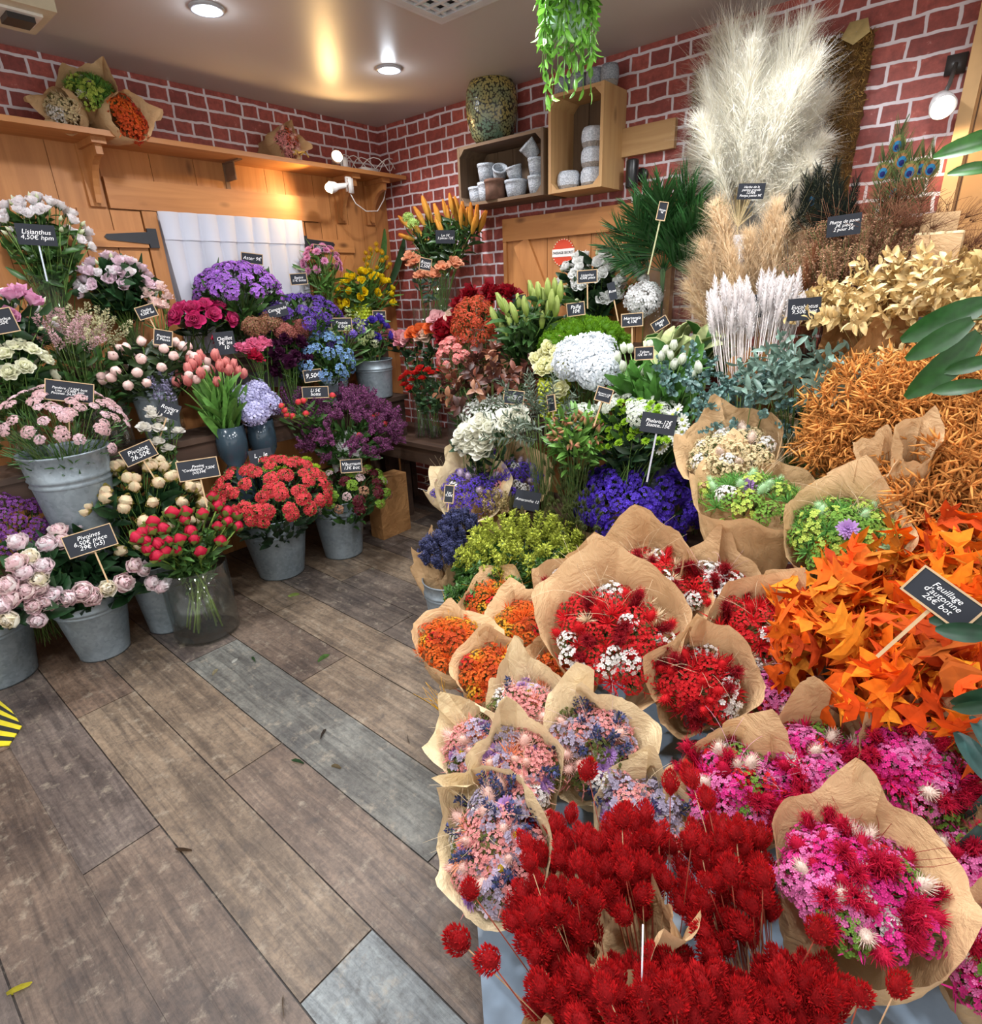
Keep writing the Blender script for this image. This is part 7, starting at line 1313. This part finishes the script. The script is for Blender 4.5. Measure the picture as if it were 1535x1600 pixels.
for k, (px, py) in enumerate(((745, 950), (800, 915), (700, 1090))):
    q = at(px, py, 'z', .40); root = thing('dyed_grass', ['amber dyed grass tuft left of the orange bouquets', 'amber dyed grass tuft in front of the goldenrod', 'amber dyed grass tuft between orange and pastel bouquets'][k], 'grass', q-[0, 0, .12]); link('blades', yg[k % 2], root, mat34((0, 0, .05), (-.5*(k != 1), -.1, 1), 0, 1.1)); g = Geo(); tube(g, [q-[0, 0, .12], q-[0, 0, .06]], .003, srgb(200, 150, 50), 4); part('stem', g, M_STEM, root)
# purple statice
stt = P3('statice_head_purple', lambda: cluster(srgb(98, 64, 206), srgb(64, 38, 160), 74, .036, .0075, 1., -.3, jit=.35, vary=.3), M_PETAL, 4); c = at(1000, 772, 'z', .64); b = on(c, .05)
bunch('statice_bunch', 'mass of vivid purple statice behind the red bouquets', 'flowers', c-[0, 0, .05], px2m(90, c), px2m(60, c), stt, 98, b, 'flower_head', leaf=lf_small, nleaf=200, zmin=-.35, tilt=(0, -.3, .3), leaf_c=G1)
for k, (px, py) in enumerate(((945, 800), (1000, 800), (1065, 795))):
    q = at(px, py, 'z', .55); root = thing('paper_collar', ['brown paper collar at the left of the purple statice', 'brown paper collar in the middle of the purple statice', 'brown paper collar at the right of the purple statice'][k], 'paper', q-[0, 0, .2]); paper(root, q-[0, .02, .2], (0, -.25, 1), px2m(30, q), .24, 60+k, .6, M_KRAFT, r0=.03, dz=.3)
root = thing('flower_tub', 'dark tub under the purple statice', 'bucket', b); g = Geo(); lathe(g, [(.001, 0), (.11, 0), (.13, .3), (.125, .3), (.10, .02), (.001, .02)], srgb(44, 40, 40), 28, mat34(on(b, 0))); part('pail', g, M_MATTE, root)
# red canary grass in front
prd = P3('canary_grass_head_red', lambda: spiky(srgb(196, 14, 20), srgb(150, 4, 12), .0165, .046, 170, .50), M_DRY, 4)
def canary(label, px, py, hw, hh, n, z0, z1, bpx, bpy, extra=(), pap=None, sd=0):
    base = at(bpx, bpy, 'z', .285); root = thing('canary_grass_bunch', label, 'grass', base, 'red canary grass bunches'); rs = np.random.default_rng(50+sd); PP = []
    for i in range(n):
        r = math.sqrt((i+.5)/n); a = i*2.39996; qx, qy = px+hw*r*math.cos(a)+rs.normal(0, hw*.06), py+hh*r*math.sin(a)+rs.normal(0, hh*.06); PP.append(at(qx, qy, 'z', z0+(z1-z0)*rs.uniform(0, 1)*(1-.3*r)))
    for qx, qy in extra: PP.append(at(qx, qy, 'z', z1))
    g = Geo()
    for i, p in enumerate(PP):
        d = p-base; d = d/np.linalg.norm(d)+rs.normal(0, .22, 3); link('seed_head', prd[i % 4], root, mat34(p-base, d, rs.uniform(0, 6), rs.uniform(.72, 1.0))); m = (base+p)/2+rs.normal(0, .012, 3)
        tube(g, bez(base+np.append(rs.normal(0, .012, 2), 0), m, p, 7), .0009, srgb(150, 70, 50) if i % 3 else srgb(200, 160, 120), 4)
    part('stems', g, M_STEM, root)
    if pap: q = at(pap[0], pap[1], 'z', pap[2]); d = q-base; paper(root, base, d, px2m(pap[3], q), np.linalg.norm(d)*1.05, 90+sd, .6, M_KRAFT, r0=.03, dz=.3)
canary('red canary grass bunch furthest left, one head straying over the floor', 868, 1400, 66, 130, 66, .50, .70, 960, 1720, ((717, 1470), (735, 1392), (765, 1500)), (880, 1540, .52, 80), 1)
canary('red canary grass bunch in a brown paper sleeve before the lilac bouquet', 985, 1350, 62, 80, 50, .50, .68, 1030, 1660, ((918, 1205), (972, 1280), (1082, 1310), (1048, 1225)), (985, 1450, .56, 78), 2)
canary('red canary grass bunch touching the hot pink bouquets', 1135, 1375, 72, 112, 66, .50, .70, 1200, 1680, ((1080, 1215), (1105, 1250), (1192, 1370), (1150, 1302), (1280, 1456)), None, 3)
canary('red canary grass bunch along the bottom of the photo', 1010, 1560, 175, 58, 94, .50, .70, 1080, 1860, (), None, 4)
canary('red canary grass bunch at the bottom by the blue-grey table', 1235, 1560, 80, 56, 56, .48, .66, 1250, 1840, ((1345, 1556), (1403, 1541)), None, 5)
q0, q1 = at(1005, 1445, 'z', .76), at(1002, 1600, 'z', .62); root = thing('sign_stick', 'thin white plastic stick standing in the red canary grass', 'stick', q1); g = Geo(); tube(g, [q0, q1], .0011, srgb(220, 220, 230), 6); tube(g, [q1+(q0-q1)*.15, q1+(q0-q1)*.4], .0022, srgb(210, 214, 232), 6); part('rod', g, M_PLASTIC, root)
# dyed oak leaves
OK = [srgb(214, 86, 6), srgb(196, 66, 4), srgb(220, 104, 10), srgb(206, 124, 26)]; oaks = [oak_leaf(.15, c, b) for c in OK for b in (30, 75)]
c = at(1400, 985, 'z', .74); root = thing('oak_foliage', 'great mass of bright orange dyed oak leaves at the right', 'foliage', on(c, .28)); g = Geo(); rx = px2m(165, c)
for k, ok in enumerate(oaks):
    n = 160; u = R.uniform(-1, 1, n); v = R.uniform(-1, 1, n); X_, Y_ = 1405+u*150, 1010+v*185; m = (Y_ < 1005+(X_-1260)*.62) & (Y_ > 945-(X_-1290)*.75) & (Y_ > 835); u, v = u[m], v[m]; n = len(u)
    P = np.stack([at(1405+u[i]*150, 1010+v[i]*185, 'z', .78-.09*v[i]-.05*abs(u[i])+R.uniform(-.09, .03)) for i in range(n)])
    D = np.stack([u*.9, -np.full(n, .35)-v*.4, np.full(n, .35)], 1)+R.normal(0, .45, (n, 3)); g.put(ok, mats(P, D, None, R.uniform(.6, 1.05, n)), 1+R.normal(0, .22, n))
part('leaves', g, M_DRY, root, smooth=False); part('branches', stems_geo([at(1400+R.uniform(-130, 130), 1000+R.uniform(-150, 150), 'z', .72) for _ in range(40)], on(c, .28), .05, srgb(90, 50, 30), .003), M_STEM, root)
sign('tilted framed board reading Feuillage d automne 26 in the orange oak leaves', "Feuillage/d'automne/26€ bot", 1473, 935, 'z', .98, 92, 46, -27, .12)
# orange oats
def oat(c, c2):
    g = Geo(); P = bez((0, 0, -.06), (0, 0, .04), (.03, 0, .09), 6); tube(g, P, .0008, c, 3); q = Geo(); lathe(q, [(.0002, 0), (.0024, .008), (.0026, .015), (.0002, .034)], hx(c2), 5)
    for i in range(26):
        k = R.uniform(.15, 1); p = P[min(5, int(k*5))]+R.normal(0, .003, 3); o = R.normal(0, .022, 3); o[2] = -abs(o[2])*.4; e = p+o; tube(g, [p, (p+e)/2+[0, 0, .006], e], .0004, c, 3)
        for s in (-1, 1): g.put(q, mat34(e, (o[0]*14+s*.3, o[1]*14+s*.25, R.normal(.1, .6)), 0, R.uniform(.8, 1.15)), np.array([1+R.normal(0, .15)]))
    return g
oa = P3('oat_panicle', lambda: oat(srgb(196, 128, 60), srgb(228, 160, 84)), M_DRY, 4)
def oats(label, px, py, z, hw, hh, n, base_z=.5, ax='z', tilt=(0, -.3, .4)):
    c = at(px, py, ax, z); bunch('oat_bunch', label, 'grass', c-[0, 0, .03], px2m(hw, c), px2m(hh, c), oa, n, on(c, base_z), 'panicle', group='orange dyed oat bunches', zmin=-.75, scale=(.9, 1.35), tilt=tilt, jit=.2, stemc=srgb(180, 112, 50))
oats('orange dyed oats between the eucalyptus and the dark fern leaf', 1370, 640, -.92, 66, 58, 98, .5, 'y'); oats('orange dyed oats under the cream ruscus, topmost oat bunch', 1480, 625, -.86, 66, 60, 98, .5, 'y'); oats('orange dyed oats right of the crumpled paper', 1505, 720, -1.02, 62, 62, 90, .5, 'y'); oats('orange dyed oats just above the orange oak leaves', 1455, 800, -1.12, 72, 62, 98, .5, 'y'); oats('orange dyed oats below the first oat bunch, beside the pale green bouquet', 1345, 690, -.98, 48, 34, 60, .5, 'y')
for k, (px, py) in enumerate(((1430, 700), (1375, 725))):
    q = at(px, py, 'y', -1.14); root = thing('paper_collar', ['crumpled brown paper between the orange oat bunches', 'folded brown paper edge under the first oat bunch'][k], 'paper', q-[0, 0, .2]); paper(root, q-[0, 0, .15], (0, -.3, 1), px2m(28, q), .2, 70+k, .8, M_KRAFT, r0=.03)
# cream ruscus, papers, rolls
rus = P3('ruscus_branch_cream', lambda: sprig(srgb(226, 196, 136), .14, 18, .022, .055, srgb(190, 160, 100), bend=60), M_LEAF, 3); c = at(1430, 468, 'y', -.62)
bunch('ruscus_bunch', 'cream preserved leaves filling the shelf below the twigs', 'foliage', c-[0, 0, .05], px2m(105, c), px2m(24, c), rus, 90, on(c, .86), 'branch', zmin=-.2, scale=(.7, 1.1), tilt=(0, -.4, .3), stemc=srgb(190, 160, 100), ry=.12)
c = at(1445, 560, 'y', -.72); bunch('ruscus_bunch', 'cream leaves hanging beside the dark green leaf', 'foliage', c-[0, 0, .03], px2m(38, c), px2m(60, c), rus, 36, on(c, .86), 'branch', zmin=-.6, scale=(.6, .9), tilt=(0, -.5, -.3), stemc=srgb(190, 160, 100))
q = at(1375, 520, 'y', -.66); root = thing('paper_cone', 'large folded brown paper cone below the cream leaves', 'paper', q-[0, 0, .2]); paper(root, q+np.array([.04, .05, -.22]), (-.35, -.25, 1), px2m(72, q), .30, 95, .9, M_BROWNP, r0=.04)
q = at(1462, 400, 'y', -.5); root = thing('paper_bag', 'open brown paper bag holding rolled sheets, beside the twigs', 'bag', q-[0, 0, .1]); w = px2m(30, q); hh_ = px2m(30, q); g = Geo()
frame(g, q[0]-w, q[1]-.05, q[0]+w, q[1]+.05, .002, q[2]-hh_, q[2]+hh_, W1); box(g, q[0]-w, q[1]+.052, q[2]-hh_, q[0]+w*.6, q[1]+.054, q[2]+hh_*2.1, W1); part('bag', g, M_KRAFT, root, False)
for k in range(5):
    rr = .016; x = q[0]-w*.75+k*w*.38; g = Geo(); lathe(g, [(rr*.5, -.12), (rr, -.12), (rr, .01), (rr*.55, .012), (rr*.5, -.1)], W1, 16, mat34((x, q[1]-.02+.03*(k % 2), q[2]+hh_*.95))); part('paper_roll', g, M_CREAMP, root)
sign('black board half hidden by the dark green leaf', 'Camelia/12€', 1456, 508, 'y', -.95, 38, 22, -4, 0, False)
# broad-leaved plant reaching in from the right
def ficus(label, pts, c, D, L, W, grp=None):
    b = at(1700, pts[0][1]+40, 'd', D); root = thing('leafy_branch', label, 'plant', b); g = Geo(); lg = []
    for px, py, a, k in pts:
        p = at(px, py, 'd', D+R.uniform(-.04, .04)); d = math.cos(math.radians(a))*_X+math.sin(math.radians(a))*_U; tube(g, [b, p*.6+b*.4+[0, 0, .02], p], .0025, srgb(80, 90, 50), 5)
        q = leaf_t(L*k, W*k, c, 35, .18, 6, .55, .6, nv=4); v = -_f; zz_ = d+.15*_f; zz_ /= np.linalg.norm(zz_); xx_ = -_f-zz_*(-_f@zz_); xx_ /= np.linalg.norm(xx_); h = Geo(); h.put(q, np.concatenate([np.stack([-xx_, np.cross(zz_, -xx_), zz_], 1), p[:, None]], 1)); part('leaf_blade', h, M_LEAF, root)
    part('branch', g, M_STEM, root)
ficus('bright green leaves reaching in before the tan panel', [(1560, 205, 195, 1), (1570, 215, 183, 1.25), (1560, 262, 172, .9)], srgb(50, 104, 32), 1.25, .10, .034)
ficus('big dark green leaves hanging over the orange oats', [(1545, 470, 205, 1.5), (1520, 500, 215, 1.2), (1540, 600, 185, .8), (1530, 520, 232, 1.6), (1555, 560, 195, .8)], srgb(38, 84, 34), 1.2, .11, .04)
ficus('dark leaves at the right edge over the orange oak leaves', [(1545, 965, 190, .9), (1550, 990, 180, .8), (1560, 1075, 215, .8), (1550, 1100, 200, .6)], srgb(34, 70, 48), .95, .09, .04)
ficus('blue-green leaves at the right edge beside the hot pink bouquets', [(1545, 1220, 110, .9), (1540, 1240, 260, .8), (1530, 1290, 255, .8), (1550, 1180, 100, .7)], srgb(52, 88, 84), .95, .09, .042)
# hanging plant
hp = at(886, 12, 'd', 1.85); root = thing('hanging_plant', 'trailing green plant in a glossy pot hanging from the ceiling', 'plant', hp); g = Geo(); rr = px2m(34, hp)
lathe(g, [(.001, -.09), (rr*.55, -.085), (rr*.9, -.05), (rr, .0), (rr, .06), (rr*.94, .06), (rr*.8, -.05), (.001, -.07)], srgb(176, 206, 196), 32, mat34(hp)); part('pot', g, M_CERAMIC, root)
g = Geo(); tube(g, [hp+[0, 0, .05], (hp[0], hp[1], CEIL)], .0015, srgb(200, 200, 200), 4); part('cord', g, M_PLASTIC, root)
vl = leaf_t(.038, .014, srgb(110, 170, 60), 30, .2, 3)
for k, (dx, ey) in enumerate([(-45, 70), (-42, 125), (-38, 110), (-22, 150), (-15, 130), (-5, 160), (5, 125), (12, 150), (22, 110), (28, 135), (38, 95), (45, 100), (50, 60), (-30, 80), (30, 70), (15, 90), (0, 100), (-10, 70), (42, 140), (-34, 160)]):
    a = dx/50*1.5; s = hp+np.array([0, 0, .05])+_X*rr*math.sin(a)*.95-_f*np.array([1, 1, 0])*rr*.7*math.cos(a)*(1 if k % 3 else -1); e = at(886+dx*1.05, ey, 'd', 1.85-.05*(k % 3)); e[:2] = e[:2]*.6+s[:2]*.4; e[2] = at(886, ey, 'd', 1.85)[2]
    P = bez(s, s+(e-s)*[.8, .8, .1]+[0, 0, .02], e, 9); g = Geo(); tube(g, P, .0014, srgb(90, 140, 50), 4); n = 20+int((hp[2]-e[2])*46); t = R.uniform(.08, 1, n); pp_ = np.stack([np.interp(t, np.linspace(0, 1, 9), P[:, j]) for j in range(3)], 1)
    g.put(vl, mats(pp_, np.stack([R.normal(0, .5, n), R.normal(0, .5, n), -np.full(n, .7)], 1), None, R.uniform(.6, 1.2, n)), 1+R.normal(0, .2, n)); part('trailing_vine', g, M_LEAF, root)
# bouquets on the wall shelf
def shelf_bq(label, px, py, x, r, mx, ax, L, sd, fillc, base_dz=0, mat=None, n=26): c = at(px, py, 'x', x); a = np.array(ax, float); a /= np.linalg.norm(a); bouquet(label, c, px2m(r, c), L, mx, n, 0, sd, .9, mat, lean=(.7, -.7, 0), fill=spr(fillc), group='wrapped bouquets on the wall shelf', axis=a, cat='bouquet')
shelf_bq('wrapped green bouquet with white blooms, topmost on the wall shelf', 142, 138, .2, 30, mix('gm:5 sg:4 gy:2 ww:.8 sl:.5'), (.55, -.15, .42), .26, 41, GRN)
shelf_bq('wrapped orange bouquet lying at the edge of the wall shelf', 205, 186, .27, 28, mix('go:5 do:3 gr:2 so:2 gw:1'), (.55, .25, .10), .24, 42, ORG)
shelf_bq('wrapped bouquet lying on its side under the green one on the wall shelf', 95, 172, .2, 22, mix('gc:4 gw:2'), (.45, -.5, .02), .22, 43, CRM, n=8)
shelf_bq('wrapped pinkish dry bouquet near the clamp lamp on the wall shelf', 452, 224, .18, 20, mix('gs:4 tp:3 do:1'), (.5, .15, .05), .24, 44, srgb(170, 110, 90))
q = at(470, 240, 'x', .2); root = thing('paper_bow', 'straw-coloured raffia bow beside the pinkish bouquet on the wall shelf', 'ribbon', q); g = Geo()
for k in range(7): tube(g, bez(q, q+[R.normal(0, .02), R.normal(0, .05), .03], q+[R.normal(0, .02), R.normal(0, .05), -.012], 7), .004, srgb(226, 184, 96), 5)
part('loops', g, M_DRY, root)
# fallen leaves and floor tape
for k, (px, py, c, L, lab) in enumerate([(393, 1028, srgb(44, 80, 36), .05, 'green leaf fallen on the bluish floor plank'), (497, 1034, srgb(84, 120, 60), .06, 'green sprig on the floor below the burgundy flowers bucket'), (475, 1193, srgb(48, 84, 52), .05, 'dark green leaf in the middle of the floor'), (510, 1140, srgb(62, 48, 38), .05, 'brown dead leaf in the middle of the floor'), (518, 1197, srgb(110, 96, 70), .04, 'small dry curl beside the dark green floor leaf'), (332, 1055, srgb(150, 140, 110), .04, 'pale dry leaf in front of the glass cylinder'), (300, 1328, srgb(84, 66, 50), .05, 'brown curled leaf on the floor left of centre'), (443, 1556, srgb(120, 104, 80), .045, 'tan leaf near the bottom of the floor'), (10, 1553, srgb(200, 190, 60), .05, 'yellow leaf at the bottom left of the floor'), (640, 1160, srgb(70, 56, 46), .04, 'small brown leaf before the pastel bouquets'), (468, 928, srgb(120, 140, 70), .06, 'green stem on the floor before the coral flowers bucket'), (632, 787, srgb(130, 100, 200), .03, 'single violet petal on the floor near the wooden table'), (362, 1035, srgb(206, 206, 196), .03, 'white petal on the bluish floor plank')]):
    q = at(px, py, 'z', .004); g = Geo(); g.put(leaf_t(L, L*.5, c, 14, .1, 3), mat34(q, (math.cos(k*1.7), math.sin(k*1.7), .06), 1.5 if k % 2 else 4.6)); solo('fallen_leaf' if 'petal' not in lab else 'fallen_petal', g, M_LEAF, lab, 'leaf' if 'petal' not in lab else 'petal')
g = Geo()
for k in range(9):
    a, b = at(-12, 1085+k*9, 'z', .006), at(34-abs(k-4)*4, 1110+k*6, 'z', .006); d = np.array([0, .0, 0]); p0, p1 = at(-12, 1085+(k+1)*9, 'z', .006), at(34-abs(k-3)*4, 1110+(k+1)*6, 'z', .006); V = [a, b, p1, p0]; V = V+[v-np.array([0, 0, .004]) for v in V]; g.add(V, [(0, 1, 2, 3), (7, 6, 5, 4), (0, 4, 5, 1), (1, 5, 6, 2), (2, 6, 7, 3), (3, 7, 4, 0)], srgb(206, 192, 40) if k % 2 == 0 else srgb(40, 40, 36))
solo('hazard_tape', g, M_PLASTIC, 'yellow and black striped tape on the floor at the left edge', 'tape', smooth=False)
